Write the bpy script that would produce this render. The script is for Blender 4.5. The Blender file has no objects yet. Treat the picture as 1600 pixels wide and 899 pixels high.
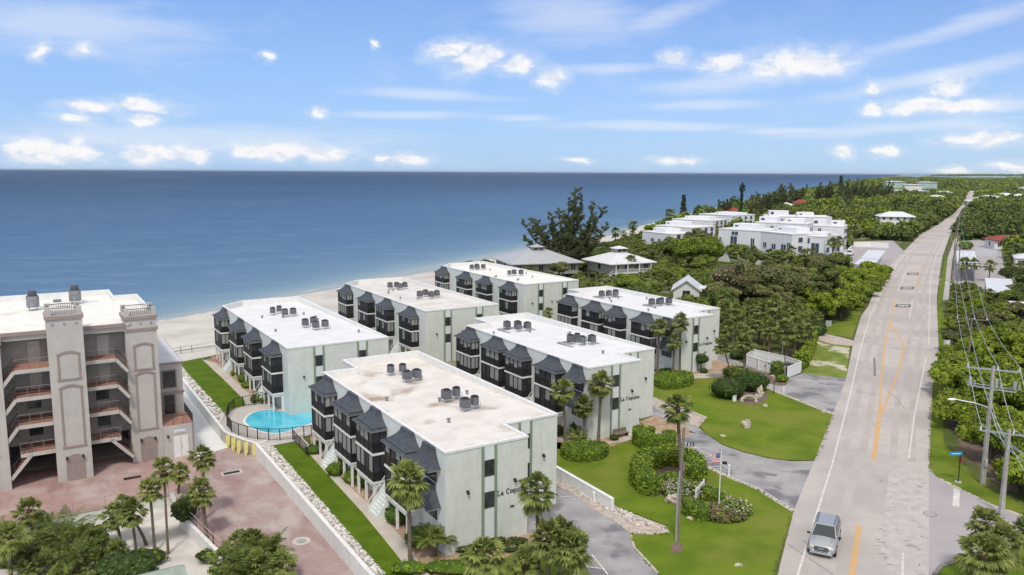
import bpy, math, random
import numpy as np
from mathutils import Vector, Matrix, noise as mnoise
from mathutils.geometry import delaunay_2d_cdt
random.seed(7); rng = np.random.default_rng(11)
sc = bpy.context.scene
COL = sc.collection
# ------------------------------------------------------------------ camera
FPX, PITCH, ROLL, YAW = 1241.7, .144404, .0055252, .5555055
CAMH = 28.0
cp, sp = math.cos(PITCH), math.sin(PITCH)
_R0 = Vector((1, 0, 0)); _U0 = Vector((0, sp, cp)); CF = Vector((0, cp, -sp))
CR = _R0*math.cos(ROLL) + _U0*math.sin(ROLL)
CU = _U0*math.cos(ROLL) - _R0*math.sin(ROLL)
cam_d = bpy.data.cameras.new('camera'); cam = bpy.data.objects.new('camera', cam_d); COL.objects.link(cam)
m = Matrix((CR, CU, -CF)).transposed().to_4x4(); m.translation = Vector((0, 0, CAMH)); cam.matrix_world = m
cam_d.sensor_width = 36; cam_d.lens = FPX/1600*36; cam_d.clip_start = .5; cam_d.clip_end = 200000
sc.camera = cam
# ------------------------------------------------------------------ light
SUN_TO = Vector((-.04, -.55, .83)).normalized()
SUN_STRENGTH, SUN_ANGLE = 2.4, 9.0
SKY_STRENGTH = .12
sun_d = bpy.data.lights.new('sun', 'SUN'); sun = bpy.data.objects.new('sun', sun_d); COL.objects.link(sun)
sun_d.energy = SUN_STRENGTH; sun_d.angle = math.radians(SUN_ANGLE); sun_d.color = (1, .93, .84)
sun.rotation_euler = SUN_TO.to_track_quat('Z', 'Y').to_euler()
sc.view_settings.view_transform = 'Standard'; sc.view_settings.look = 'None'
sc.view_settings.exposure = 0.0; sc.view_settings.gamma = 1.0
sc.cycles.max_bounces = 5; sc.cycles.diffuse_bounces = 3; sc.cycles.glossy_bounces = 2
sc.cycles.transparent_max_bounces = 4; sc.cycles.transmission_bounces = 2
world = bpy.data.worlds.new('World'); sc.world = world; world.use_nodes = True

class NT:
    def __init__(s, tree): s.t = tree; s.n = tree.nodes; s.l = tree.links
    def node(s, kind, **kw):
        nd = s.n.new(kind)
        for k, v in kw.items():
            if k == 'ins':
                for a, b in v.items(): s.set(nd, a, b)
            else: setattr(nd, k, v)
        return nd
    def set(s, nd, a, b):
        i = nd.inputs[a]
        if isinstance(b, bpy.types.NodeSocket): s.l.new(b, i)
        else: i.default_value = b
    def math(s, op, a, b=None, c=None, clamp=False):
        nd = s.node('ShaderNodeMath', operation=op, use_clamp=clamp)
        s.set(nd, 0, a)
        if b is not None: s.set(nd, 1, b)
        if c is not None: s.set(nd, 2, c)
        return nd.outputs[0]
    def vmath(s, op, a, b=None, out=0):
        nd = s.node('ShaderNodeVectorMath', operation=op); s.set(nd, 0, a)
        if b is not None: s.set(nd, 1, b)
        return nd.outputs[out]
    def mix(s, f, a, b, blend='MIX'):
        nd = s.node('ShaderNodeMix', data_type='RGBA', blend_type=blend)
        s.set(nd, 0, f); s.set(nd, 6, a); s.set(nd, 7, b); return nd.outputs[2]
    def noise(s, vec, scale, detail=4, rough=.55, dist=0):
        nd = s.node('ShaderNodeTexNoise'); s.set(nd, 'Vector', vec)
        for k, v in (('Scale', scale), ('Detail', detail), ('Roughness', rough), ('Distortion', dist)): nd.inputs[k].default_value = v
        return nd.outputs[0]
    def ramp(s, fac, stops, interp='LINEAR'):
        nd = s.node('ShaderNodeValToRGB'); s.set(nd, 0, fac); cr = nd.color_ramp; cr.interpolation = interp
        while len(cr.elements) > 1: cr.elements.remove(cr.elements[-1])
        cr.elements[0].position = stops[0][0]; cr.elements[0].color = rgba(stops[0][1])
        for p, c in stops[1:]:
            e = cr.elements.new(p); e.color = rgba(c)
        return nd.outputs[0]
    def maprange(s, v, a, b, c=0, d=1, smooth=True):
        nd = s.node('ShaderNodeMapRange', interpolation_type='SMOOTHSTEP' if smooth else 'LINEAR')
        for i, x in enumerate((v, a, b, c, d)): s.set(nd, i, x)
        return nd.outputs[0]
def rgba(c):
    if isinstance(c, (int, float)): return (c, c, c, 1)
    return tuple(c)+(1,) if len(c) == 3 else tuple(c)

def raydir(px, py):
    return ((px-800)/FPX*CR - (py-449.5)/FPX*CU + CF).normalized()

def build_world():
    w = NT(world.node_tree); bg = world.node_tree.nodes['Background']
    sky = w.node('ShaderNodeTexSky', sky_type='NISHITA', sun_disc=False)
    sky.sun_elevation = math.asin(SUN_TO.z); sky.sun_rotation = math.atan2(SUN_TO.x, SUN_TO.y)
    sky.air_density = 1.0; sky.dust_density = .3; sky.ozone_density = 1.0
    tc = w.node('ShaderNodeTexCoord'); d = tc.outputs['Generated']
    d = w.vmath('NORMALIZE', d)
    sep = w.node('ShaderNodeSeparateXYZ'); w.set(sep, 0, d)
    az = w.math('ARCTAN2', sep.outputs[0], sep.outputs[1]); el = w.math('ARCSINE', sep.outputs[2])
    cmb = w.node('ShaderNodeCombineXYZ'); w.set(cmb, 0, az); w.set(cmb, 1, el); ae = cmb.outputs[0]
    # air light that brightens and whitens the sky towards the horizon
    hz = w.maprange(el, -.02, .42, 1, 0, False)
    hz = w.math('POWER', hz, 1.6)
    azf = w.maprange(az, -.7, .65, 1, 0, False)
    tint = w.mix(1.0, sky.outputs[0], (SKYT[0], SKYT[1], SKYT[2], 1), 'MULTIPLY')
    base = w.mix(w.math('MULTIPLY', hz, .74), tint, tuple(c/SKY_STRENGTH for c in (.56, .735, .96))+(1,))
    base = w.mix(w.math('MULTIPLY', azf, .45), base, tuple(c/SKY_STRENGTH for c in (.29, .54, .97))+(1,))
    def dirang(px, py):
        v = raydir(px, py); return math.atan2(v.x, v.y), math.asin(v.z)
    n1 = w.noise(w.vmath('MULTIPLY', ae, (1, 1.7, 1)), 38, 6, .62)
    n2 = w.noise(w.vmath('MULTIPLY', ae, (1, 2.6, 1)), 11, 5, .6, .6)
    warp = w.node('ShaderNodeTexNoise'); w.set(warp, 'Vector', w.vmath('MULTIPLY', ae, (1, 1.6, 1))); warp.inputs['Scale'].default_value = 26; warp.inputs['Detail'].default_value = 5; warp.inputs['Roughness'].default_value = .6
    aw = w.vmath('ADD', ae, w.vmath('MULTIPLY', w.vmath('SUBTRACT', warp.outputs[1], (.5, .5, .5)), (.045, .022, 0)))
    def ellipses(lst, vec):
        cur = None
        for (px, py, wx, wy, ang) in lst:
            a, e = dirang(px, py)
            v = w.vmath('SUBTRACT', vec, (a, e, 0))
            if ang:
                vr = w.node('ShaderNodeVectorRotate', rotation_type='Z_AXIS'); w.set(vr, 'Vector', v); vr.inputs['Angle'].default_value = math.radians(ang); v = vr.outputs[0]
            v = w.vmath('MULTIPLY', v, (1/(wx/FPX), 1/(wy/FPX), 0))
            L = w.vmath('LENGTH', v, out=1)
            cur = L if cur is None else w.math('MINIMUM', cur, L)
        return cur
    cum = [(90,240,62,17,0),(60,235,40,14,0),(118,238,34,17,0),(235,239,52,16,0),(265,243,28,11,0),(311,242,22,11,0),(430,238,66,12,0),(500,241,52,11,0),(385,240,26,8,0),(633,248,34,9,0),(600,247,16,5,0),
           (135,166,30,8,0),(215,166,44,10,0),(122,183,24,8,0),(222,187,22,9,0),(62,80,9,14,35),(125,79,13,8,-20),(417,90,11,6,0),(585,66,6,7,0),
           (700,78,36,12,-15),(745,92,42,17,-15),(805,100,34,14,0),(860,122,24,13,0),(1058,92,22,11,0),(1130,99,32,12,0),(1245,98,66,19,0),(1215,104,50,12,0),(1290,100,38,16,0),
           (1482,135,26,17,0),(1440,165,52,11,0),(1505,167,42,10,0),(1365,171,12,9,0),(1362,138,14,8,30),(1545,217,52,10,0),(1322,237,16,9,0),(1380,238,18,8,0),(1060,252,34,6,0),(900,250,22,4,0),(495,177,12,7,0),(1580,262,34,7,0),(1497,267,24,5,0)]
    D = ellipses([(a_,b_,c_*1.12,d_*1.15,e_) for a_,b_,c_,d_,e_ in cum], aw)
    D = w.math('ADD', D, w.math('MULTIPLY', w.math('SUBTRACT', n1, .5), -.95))
    halo = w.math('MULTIPLY', w.maprange(D, 1.75, .7), .30)
    cmask = w.maprange(D, 1.16, .36)
    cmask = w.math('MULTIPLY', cmask, w.maprange(n2, .22, .5, .75, 1))
    cmask = w.math('MAXIMUM', cmask, halo)
    nA = w.noise(w.vmath('MULTIPLY', w.vmath('ADD', ae, (.004, .011, 0)), (1, 1.7, 1)), 38, 6, .62)
    cir = [(895,25,120,40,5),(1040,25,90,16,-14),(1520,35,130,14,-14),(1120,130,110,16,-4),(1100,165,90,9,0),(660,148,130,10,2),(640,180,110,7,0),(1010,197,190,8,1),(1230,205,100,6,0),(1480,115,160,12,-10),(1560,165,70,9,0),(960,108,100,9,0),(1400,200,160,10,-3),(120,40,180,40,0),(300,215,330,22,0),(820,185,60,6,0)]
    st = w.noise(w.vmath('MULTIPLY', ae, (1, 6, 1)), 9, 5, .6, .4)
    DC = w.math('ADD', ellipses(cir, ae), w.math('MULTIPLY', w.math('SUBTRACT', st, .5), -1.6))
    smask = w.math('MULTIPLY', w.maprange(DC, 1.35, .1), .40)
    # broken high cloud added well above the frame, out of view, keeps light soft
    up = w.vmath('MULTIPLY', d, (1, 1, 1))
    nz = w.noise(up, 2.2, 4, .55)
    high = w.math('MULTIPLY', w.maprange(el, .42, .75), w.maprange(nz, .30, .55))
    back = w.math('MULTIPLY', w.maprange(sep.outputs[1], .05, -.45), w.maprange(nz, .25, .5))  # unseen bright cloud added behind the camera, down to the horizon, as frontal fill
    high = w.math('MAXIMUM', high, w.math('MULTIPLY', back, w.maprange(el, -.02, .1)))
    veil = w.math('MULTIPLY', w.maprange(n2, .45, .8), .14)
    col = w.mix(veil, base, tuple(c/SKY_STRENGTH for c in (.80, .88, .97))+(1,))
    col = w.mix(smask, col, tuple(c/SKY_STRENGTH for c in (.93, .94, .99))+(1,))
    shade = w.mix(w.maprange(w.math('SUBTRACT', nA, n1), .16, -.06), tuple(c/SKY_STRENGTH for c in (.80, .84, .92))+(1,), tuple(c/SKY_STRENGTH for c in (1.0, .985, .98))+(1,))
    col = w.mix(w.math('MULTIPLY', cmask, .93), col, shade)
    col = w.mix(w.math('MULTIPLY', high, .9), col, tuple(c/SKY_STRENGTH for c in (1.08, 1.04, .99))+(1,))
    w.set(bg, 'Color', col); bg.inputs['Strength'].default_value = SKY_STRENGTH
    world.cycles.sampling_method = 'MANUAL'; world.cycles.sample_map_resolution = 512
SKYT = (.42, .645, 1.12)
build_world()

# ------------------------------------------------------------------ helpers
def at(px, py, z=0.0):
    d = (px-800)/FPX*CR - (py-449.5)/FPX*CU + CF
    return Vector((0, 0, CAMH)) + d*((z-CAMH)/d.z)
AU = Vector((-math.sin(YAW), math.cos(YAW), 0)); BV = Vector((math.cos(YAW), math.sin(YAW), 0))
def W(v, u, z=0.0): return BV*v + AU*u + Vector((0, 0, z))        # site grid: v across the buildings, u towards the sea
def VU(p): return (p.dot(BV), p.dot(AU))
def link(o, parent=None):
    COL.objects.link(o)
    if parent is not None: o.parent = parent
    return o
def tag(o, label, cat, group=None):
    o['label'] = label; o['category'] = cat
    if group: o['group'] = group
    return o
def thing(name, label, cat, loc=(0, 0, 0), rotz=0.0, group=None):
    o = bpy.data.objects.new(name, None); o.empty_display_size = .3; COL.objects.link(o)
    o.location = loc; o.rotation_euler = (0, 0, rotz)
    return tag(o, label, cat, group)
def dup(root, loc, rotz, label, group=None, scale=1.0, tilt=(0, 0)):
    r = root.copy(); COL.objects.link(r); r.location = loc; r.rotation_euler = (tilt[0], tilt[1], rotz); r.scale = (scale,)*3 if not isinstance(scale, tuple) else scale
    r['label'] = label
    if group: r['group'] = group
    for ch in KIDS.get(root.name, list(root.children)):
        c = ch.copy(); COL.objects.link(c); c.parent = r
        for g in KIDS.get(ch.name, list(ch.children)):
            e = g.copy(); COL.objects.link(e); e.parent = c
    return r
KIDS = {}
class MB:
    def __init__(s): s.v = []; s.f = []; s.m = []; s.mi = 0
    def face(s, pts, mi=None):
        b = len(s.v); s.v += [tuple(p) for p in pts]; s.f.append(tuple(range(b, b+len(pts)))); s.m.append(s.mi if mi is None else mi)
    def idx(s, verts, faces, mi=None):
        b = len(s.v); s.v += [tuple(p) for p in verts]
        for f in faces: s.f.append(tuple(b+i for i in f)); s.m.append(s.mi if mi is None else mi)
    def box(s, x0, x1, y0, y1, z0, z1, mi=None):
        s.idx([(x0,y0,z0),(x1,y0,z0),(x1,y1,z0),(x0,y1,z0),(x0,y0,z1),(x1,y0,z1),(x1,y1,z1),(x0,y1,z1)],
              [(0,3,2,1),(4,5,6,7),(0,1,5,4),(1,2,6,5),(2,3,7,6),(3,0,4,7)], mi)
        return s
    def beam(s, a, b, w, h=None, mi=None):
        a = Vector(a); b = Vector(b); h = h or w; d = (b-a).normalized()
        r = d.cross(Vector((0,0,1)))
        r = Vector((1,0,0)) if r.length < 1e-4 else r.normalized()
        u = r.cross(d).normalized()
        vs = [p + r*i*w/2 + u*j*h/2 for p in (a, b) for i, j in ((-1,-1),(1,-1),(1,1),(-1,1))]
        s.idx(vs, [(0,1,2,3),(7,6,5,4),(0,4,5,1),(1,5,6,2),(2,6,7,3),(3,7,4,0)], mi); return s
    def tube(s, path, radii, n=8, mi=None, cap=True):
        path = [Vector(p) for p in path]
        if not hasattr(radii, '__len__'): radii = [radii]*len(path)
        b = len(s.v); up = None
        for i, p in enumerate(path):
            d = (path[min(i+1, len(path)-1)] - path[max(i-1, 0)]).normalized()
            if up is None: up = d.orthogonal().normalized()
            up = (up - d*up.dot(d)).normalized(); q = d.cross(up)
            for k in range(n):
                a = 2*math.pi*k/n; s.v.append(tuple(p + (up*math.cos(a)+q*math.sin(a))*radii[i]))
        for i in range(len(path)-1):
            for k in range(n):
                k2 = (k+1) % n; s.f.append((b+i*n+k, b+i*n+k2, b+(i+1)*n+k2, b+(i+1)*n+k)); s.m.append(s.mi if mi is None else mi)
        if cap:
            s.f.append(tuple(b+k for k in reversed(range(n)))); s.m.append(s.mi if mi is None else mi)
            e = b+(len(path)-1)*n; s.f.append(tuple(e+k for k in range(n))); s.m.append(s.mi if mi is None else mi)
        return s
    def prism(s, poly, z0, z1, mi=None, top=True, bottom=True):
        ar = sum(poly[i][0]*poly[(i+1) % len(poly)][1]-poly[(i+1) % len(poly)][0]*poly[i][1] for i in range(len(poly)))
        if ar < 0: poly = poly[::-1]
        n = len(poly); vs = [(p[0], p[1], z0) for p in poly] + [(p[0], p[1], z1) for p in poly]
        fs = [(i, (i+1) % n, n+(i+1) % n, n+i) for i in range(n)]
        if top: fs.append(tuple(range(n, 2*n)))
        if bottom: fs.append(tuple(reversed(range(n))))
        s.idx(vs, fs, mi); return s
    def blob(s, c, r, seg=10, rings=6, jit=.12, mi=None, flat=False, seed=0):
        c = Vector(c); r = Vector(r) if hasattr(r, '__len__') else Vector((r, r, r)); vs = []; fs = []
        for j in range(rings+1):
            th = math.pi*j/rings if not flat else math.pi/2*j/rings
            for k in range(seg):
                ph = 2*math.pi*k/seg
                d = Vector((math.sin(th)*math.cos(ph), math.sin(th)*math.sin(ph), math.cos(th)))
                q = 1+jit*(mnoise.noise(d*1.7+Vector((seed*3.1, seed, 0)))*2)
                vs.append(c+Vector((d.x*r.x, d.y*r.y, d.z*r.z))*q)
        for j in range(rings):
            for k in range(seg):
                k2 = (k+1) % seg; fs.append((j*seg+k, (j+1)*seg+k, (j+1)*seg+k2, j*seg+k2))
        s.idx(vs, fs, mi); return s
    def arrays(s, V, F, mi=None):
        b = len(s.v); s.v += [tuple(x) for x in V.tolist()]; s.f += [tuple(x) for x in (F+b).tolist()]; s.m += [s.mi if mi is None else mi]*len(F)
    def mesh(s, name, mats, smooth=False):
        me = bpy.data.meshes.new(name); me.from_pydata(s.v, [], s.f)
        if not isinstance(mats, (list, tuple)): mats = [mats]
        for mm in mats: me.materials.append(mm)
        if any(s.m): me.polygons.foreach_set('material_index', s.m)
        if smooth: me.polygons.foreach_set('use_smooth', [True]*len(me.polygons))
        me.update(); return me
    def build(s, name, mats, parent=None, smooth=False, bevel=0):
        o = bpy.data.objects.new(name, s.mesh(name, mats, smooth)); link(o, parent)
        if bevel:
            b = o.modifiers.new('bevel', 'BEVEL'); b.width = bevel; b.segments = 2; b.limit_method = 'ANGLE'
        return o

# ------------------------------------------------------------------ materials
def new_mat(name):
    m_ = bpy.data.materials.new(name); m_.use_nodes = True
    return m_, NT(m_.node_tree), m_.node_tree.nodes['Principled BSDF']
def mat(name, c1, c2=None, scale=1.0, rough=.7, metal=0, bump=0, bscale=None, detail=4, lo=.35, hi=.65, world_space=False, spec=.3, c3=None, s3=None, lo3=.55, hi3=.7, stretch=None, coat=0, streak=0):
    m_, t, b = new_mat(name)
    b.inputs['Roughness'].default_value = rough; b.inputs['Metallic'].default_value = metal; b.inputs['Specular IOR Level'].default_value = spec
    b.inputs['Coat Weight'].default_value = coat
    if world_space: vec = t.node('ShaderNodeNewGeometry').outputs['Position']
    else: vec = t.node('ShaderNodeTexCoord').outputs['Object']
    if stretch: 
        vr = t.node('ShaderNodeVectorRotate', rotation_type='Z_AXIS'); t.set(vr, 'Vector', vec); vr.inputs['Angle'].default_value = -YAW if world_space else 0
        vec = t.vmath('MULTIPLY', vr.outputs[0], stretch)
    col = rgba(c1)
    if c2 is not None:
        f = t.maprange(t.noise(vec, scale, detail), lo, hi); col = t.mix(f, rgba(c1), rgba(c2))
    if c3 is not None:
        f = t.maprange(t.noise(vec, s3 or scale*.2, 5), lo3, hi3); col = t.mix(f, col, rgba(c3))
    if streak:
        sv = t.noise(t.vmath('MULTIPLY', vec, (2.4, 2.4, .16)), 1.0, 5, .6); col = t.mix(t.math('MULTIPLY', t.maprange(sv, .5, .72), streak), col, (.30, .32, .27, 1))
    t.set(b, 'Base Color', col)
    if bump:
        bp = t.node('ShaderNodeBump'); bp.inputs['Strength'].default_value = bump; bp.inputs['Distance'].default_value = .05
        t.set(bp, 'Height', t.noise(vec, bscale or scale*4, 4)); t.set(b, 'Normal', bp.outputs[0])
    return m_
def foliage(name, dark, light, tip=None, scale=.9, var=.75, rough=.62):
    dark = tuple(c*.72 for c in dark); light = tuple(c*1.08 for c in light)
    m_, t, b = new_mat(name); b.inputs['Roughness'].default_value = rough; b.inputs['Specular IOR Level'].default_value = .25
    g = t.node('ShaderNodeNewGeometry'); vec = g.outputs['Position']
    oi = t.node('ShaderNodeObjectInfo')
    f = t.math('ADD', t.maprange(t.noise(vec, scale, 3), .3, .7), t.math('MULTIPLY', t.math('SUBTRACT', oi.outputs['Random'], .5), var), clamp=True)
    col = t.mix(f, rgba(dark), rgba(light))
    rnd = g.outputs['Random Per Island']
    col = t.mix(t.math('MULTIPLY', t.math('POWER', rnd, 2.0), .75), col, rgba(tip or light))
    r2 = t.math('FRACT', t.math('MULTIPLY', oi.outputs['Random'], 7.31))
    col = t.mix(t.math('MULTIPLY', t.maprange(r2, .6, 1.0), .22), col, (.17,.15,.055,1))
    t.set(b, 'Base Color', col)
    tr = t.node('ShaderNodeBsdfTranslucent'); t.set(tr, 'Color', t.mix(.3, col, (.3, .4, .03, 1)))
    ms = t.node('ShaderNodeMixShader'); ms.inputs[0].default_value = .18
    t.l.new(b.outputs[0], ms.inputs[1]); t.l.new(tr.outputs[0], ms.inputs[2])
    t.l.new(ms.outputs[0], t.n['Material Output'].inputs[0])
    return m_
M = {}
M['wall'] = mat('seafoam_stucco', (.62,.655,.61), (.57,.605,.56), 1.3, .85, bump=.15, bscale=18, c3=(.55,.60,.53), s3=.35, lo3=.5, hi3=.8, streak=.16)
M['wallw'] = mat('pale_stucco', (.66,.70,.70), (.62,.67,.665), 1.1, .85, bump=.15, bscale=18)
M['strip'] = mat('sage_trim', (.19,.25,.18), (.22,.28,.20), 3, .8)
M['white'] = mat('white_paint', (.75,.755,.75), (.68,.69,.68), 1.5, .6, bump=.05)
M['trimw'] = mat('white_trim', (.74,.75,.73), (.66,.66,.64), 2.5, .6)
M['shingle'] = None
M['tealwall'] = mat('pale_teal_wall', (.42,.56,.54), (.36,.50,.49), .2, .8)
M['screen'] = mat('dark_screen', (.022,.023,.026), (.04,.04,.044), .9, .45, spec=.35)
M['screenk'] = mat('dark_kick_panel', (.012,.012,.014), (.02,.02,.022), 1.5, .5)
M['blind'] = mat('pale_blinds', (.34,.35,.34), (.20,.21,.21), 1.4, .7, stretch=(12,12,.2))
M['frame'] = mat('black_frame', (.015,.015,.017), None, rough=.45)
M['glass'] = mat('dark_window_glass', (.02,.025,.03), (.05,.055,.06), 2, .08, spec=.6)
M['soffit'] = mat('weathered_grey', (.35,.36,.34), (.26,.27,.26), 2, .8)
M['metal'] = mat('grey_metal', (.30,.31,.33), (.22,.23,.25), 4, .45, metal=.4)
M['darkmetal'] = mat('dark_unit_metal', (.13,.13,.15), (.07,.07,.085), 5, .5, metal=.3, stretch=(1,1,14))
M['fan'] = mat('fan_black', (.02,.02,.022), None, rough=.6)
M['galv'] = mat('galvanised_metal', (.50,.54,.58), (.42,.46,.50), 3, .4, metal=.5)
M['conc'] = mat('concrete', (.46,.44,.41), (.38,.36,.34), 2, .85, bump=.1, world_space=True)
M['poleconc'] = mat('concrete_pole', (.44,.43,.40), (.34,.33,.31), 1.2, .85)
M['wood'] = mat('weathered_wood', (.26,.22,.18), (.17,.14,.11), 2, .85, stretch=(6,6,.5))
M['ptrunk'] = mat('palm_trunk', (.20,.165,.13), (.12,.095,.075), 4, .9, bump=.5, bscale=12, stretch=(1,1,5))
M['boot'] = mat('palm_boots', (.13,.095,.06), (.07,.05,.035), 5, .95, bump=.8, bscale=8)
M['bark'] = mat('bark', (.16,.13,.10), (.09,.07,.055), 3, .95)
M['palm'] = foliage('palm_fronds', (.080,.120,.030), (.19,.235,.055), (.31,.34,.10), 1.1)
M['palmyel'] = foliage('palm_fronds_dry', (.17,.13,.05), (.26,.21,.08), (.30,.26,.12), 1.4)
M['leafmid'] = foliage('leaves_mid', (.072,.115,.022), (.165,.225,.038), (.25,.31,.06), .25)
M['leafdark'] = foliage('leaves_dark', (.052,.082,.022), (.115,.155,.036), (.17,.21,.06), .25)
M['leafbright'] = foliage('leaves_bright', (.095,.145,.014), (.21,.28,.022), (.30,.38,.04), .5)
M['leafbrown'] = foliage('leaves_brown', (.16,.12,.07), (.33,.25,.155), (.38,.30,.19), .25)
M['leafoliv'] = foliage('leaves_olive', (.095,.105,.04), (.19,.195,.075), (.26,.26,.10), .25)
M['jungle'] = foliage('jungle_fronds', (.025,.050,.014), (.085,.125,.022), (.20,.25,.05), 1.6)
M['casu'] = foliage('casuarina_needles', (.06,.085,.038), (.135,.17,.07), (.19,.22,.10), .35)
M['norfolk'] = foliage('norfolk_needles', (.018,.035,.018), (.035,.06,.03), (.05,.08,.04), .5)
M['hedge'] = foliage('hedge_leaves', (.095,.155,.012), (.215,.29,.020), (.34,.43,.04), 1.2)
M['hedgedark'] = foliage('hedge_leaves_dark', (.025,.060,.012), (.060,.115,.018), (.09,.15,.03), .7)
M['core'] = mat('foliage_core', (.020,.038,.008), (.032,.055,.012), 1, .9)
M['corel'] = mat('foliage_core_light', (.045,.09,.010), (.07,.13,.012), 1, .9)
M['flw'] = foliage('white_blossom', (.50,.50,.44), (.62,.62,.58), (.75,.72,.70), 2)
M['flp'] = foliage('pink_blossom', (.32,.10,.16), (.45,.16,.28), (.40,.15,.42), 2)
M['rock'] = mat('pale_rock', (.55,.50,.42), (.36,.31,.25), 4, .9, bump=.6)
M['grass'] = mat('lawn_grass', (.098,.153,.012), (.138,.198,.018), .35, .9, bump=.35, bscale=14, world_space=True, c3=(.175,.20,.035), s3=.12, lo3=.42, hi3=.68, spec=.1)
M['grassdeep'] = mat('green_lawn_strip', (.070,.125,.008), (.100,.160,.010), .5, .9, bump=.3, bscale=14, world_space=True, spec=.1)
M['scrub'] = mat('scrub_ground', (.07,.10,.025), (.13,.13,.05), .25, .95, world_space=True, c3=(.32,.29,.21), s3=.06, lo3=.56, hi3=.72, spec=.1)
M['patchy'] = mat('patchy_grass', (.13,.19,.03), (.20,.24,.06), .5, .95, world_space=True, c3=(.50,.47,.36), s3=.22, lo3=.53, hi3=.62, spec=.1)
M['sand'] = mat('beach_sand', (.52,.49,.45), (.44,.41,.37), .15, .95, world_space=True, bump=.3, bscale=1.5, c3=(.58,.55,.50), s3=.05, lo3=.4, hi3=.7)
M['gsand'] = mat('garden_sand', (.62,.59,.55), (.50,.475,.44), .5, .95, world_space=True, bump=.3, bscale=3)
M['bed'] = mat('mulch_bed', (.14,.095,.075), (.20,.15,.12), 2.5, .95, world_space=True, bump=.6)
M['bedlight'] = mat('sandy_bed', (.42,.32,.24), (.33,.21,.13), 1.2, .95, world_space=True, bump=.4)
M['coral'] = mat('shell_gravel', (.52,.46,.40), (.36,.30,.26), 2.5, .95, world_space=True, bump=.6)
M['walk'] = mat('concrete_walk', (.52,.47,.41), (.46,.41,.36), .6, .9, world_space=True)
M['deckm'] = mat('pool_deck_concrete', (.52,.48,.44), (.46,.43,.40), .5, .8, world_space=True)
M['asph'] = mat('driveway_asphalt', (.26,.255,.265), (.36,.35,.35), .3, .9, world_space=True, bump=.1, bscale=20, c3=(.17,.165,.18), s3=.22, lo3=.5, hi3=.62, detail=7)
M['road'] = mat('road_asphalt', (.45,.41,.385), (.49,.45,.42), .6, .85, world_space=True, bump=.06, bscale=25, c3=(.385,.355,.335), s3=.07, lo3=.45, hi3=.62)
M['side'] = mat('side_street_asphalt', (.36,.33,.34), (.39,.36,.365), .3, .85, world_space=True, bump=.06, bscale=25)
M['crack'] = mat('dark_sealant', (.16,.15,.145), (.25,.24,.23), 4, .9, world_space=True)
M['worn'] = mat('worn_patch', (.48,.45,.42), (.42,.39,.37), 1.2, .9, world_space=True, c3=(.25,.235,.225), s3=.9, lo3=.60, hi3=.70)
M['pwhite'] = mat('white_road_paint', (.66,.65,.62), (.52,.50,.48), 2, .7, world_space=True)
M['pyell'] = mat('yellow_road_paint', (.62,.36,.13), (.52,.36,.20), 1.5, .75, world_space=True)
M['pblack'] = mat('black_road_paint', (.09,.088,.088), (.17,.165,.16), 3, .8, world_space=True)
M['blue'] = mat('pale_blue_paint', (.30,.55,.68), None, rough=.5)
M['bluesign'] = mat('street_sign_blue', (.03,.25,.50), None, rough=.4)
M['yellow'] = mat('pale_yellow_plastic', (.70,.66,.22), (.60,.55,.20), 3, .5)
M['black'] = mat('black_plastic', (.02,.02,.02), None, rough=.4)
M['grey'] = mat('grey_shutter', (.34,.34,.33), (.30,.30,.29), 2, .7)
M['cwall'] = mat('condo_stucco', (.49,.475,.45), (.445,.43,.41), .8, .85, bump=.1, bscale=14, c3=(.44,.42,.39), s3=.25, lo3=.5, hi3=.8, streak=.16)
M['ctrim'] = mat('condo_mauve_trim', (.33,.265,.245), (.29,.23,.215), 2, .8)
M['cdoor'] = mat('garage_panel_taupe', (.30,.25,.23), (.27,.225,.21), 2, .8)
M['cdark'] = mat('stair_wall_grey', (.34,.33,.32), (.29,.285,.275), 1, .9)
M['terra'] = mat('terracotta_tile', (.36,.20,.155), (.29,.155,.12), 2.5, .85)
M['tread'] = mat('red_stair_tile', (.25,.10,.08), None, rough=.8)
M['rail'] = mat('dark_railing', (.06,.05,.05), None, rough=.5)
M['railw'] = mat('light_railing', (.45,.36,.33), None, rough=.5)
M['curt'] = mat('curtain', (.40,.40,.38), (.2,.2,.2), 3, .8, stretch=(9,9,.3))
M['signw'] = mat('sign_white', (.75,.76,.77), None, rough=.5)
M['letter'] = mat('black_letters', (.02,.02,.02), None, rough=.5)
M['redroof'] = mat('red_roof', (.30,.065,.055), (.22,.05,.045), 1.5, .7)
M['greyroof'] = mat('metal_roof_grey', (.40,.42,.44), (.35,.37,.39), .8, .5, stretch=(8,.3,1))
M['whiteroof'] = mat('metal_roof_white', (.66,.68,.70), (.58,.60,.62), .8, .5, stretch=(8,.3,1))
M['membrane'] = mat('white_roof_membrane', (.72,.72,.725), (.66,.665,.68), .5, .75, c3=(.66,.64,.61), s3=.35, lo3=.62, hi3=.75)
M['stained'] = mat('stained_roof_membrane', (.71,.68,.64), (.63,.59,.545), .5, .8, c3=(.36,.28,.215), s3=.26, lo3=.52, hi3=.72)
M['stained2'] = mat('weathered_roof_membrane', (.68,.66,.62), (.58,.55,.51), .4, .8, c3=(.52,.45,.38), s3=.3, lo3=.6, hi3=.76)
M['cream'] = mat('cream_roof', (.78,.77,.72), (.72,.71,.66), .5, .8, c3=(.60,.56,.50), s3=.3, lo3=.62, hi3=.76)
M['greenroof'] = mat('green_shed_roof', (.30,.36,.31), (.24,.29,.25), 1, .7)
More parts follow.
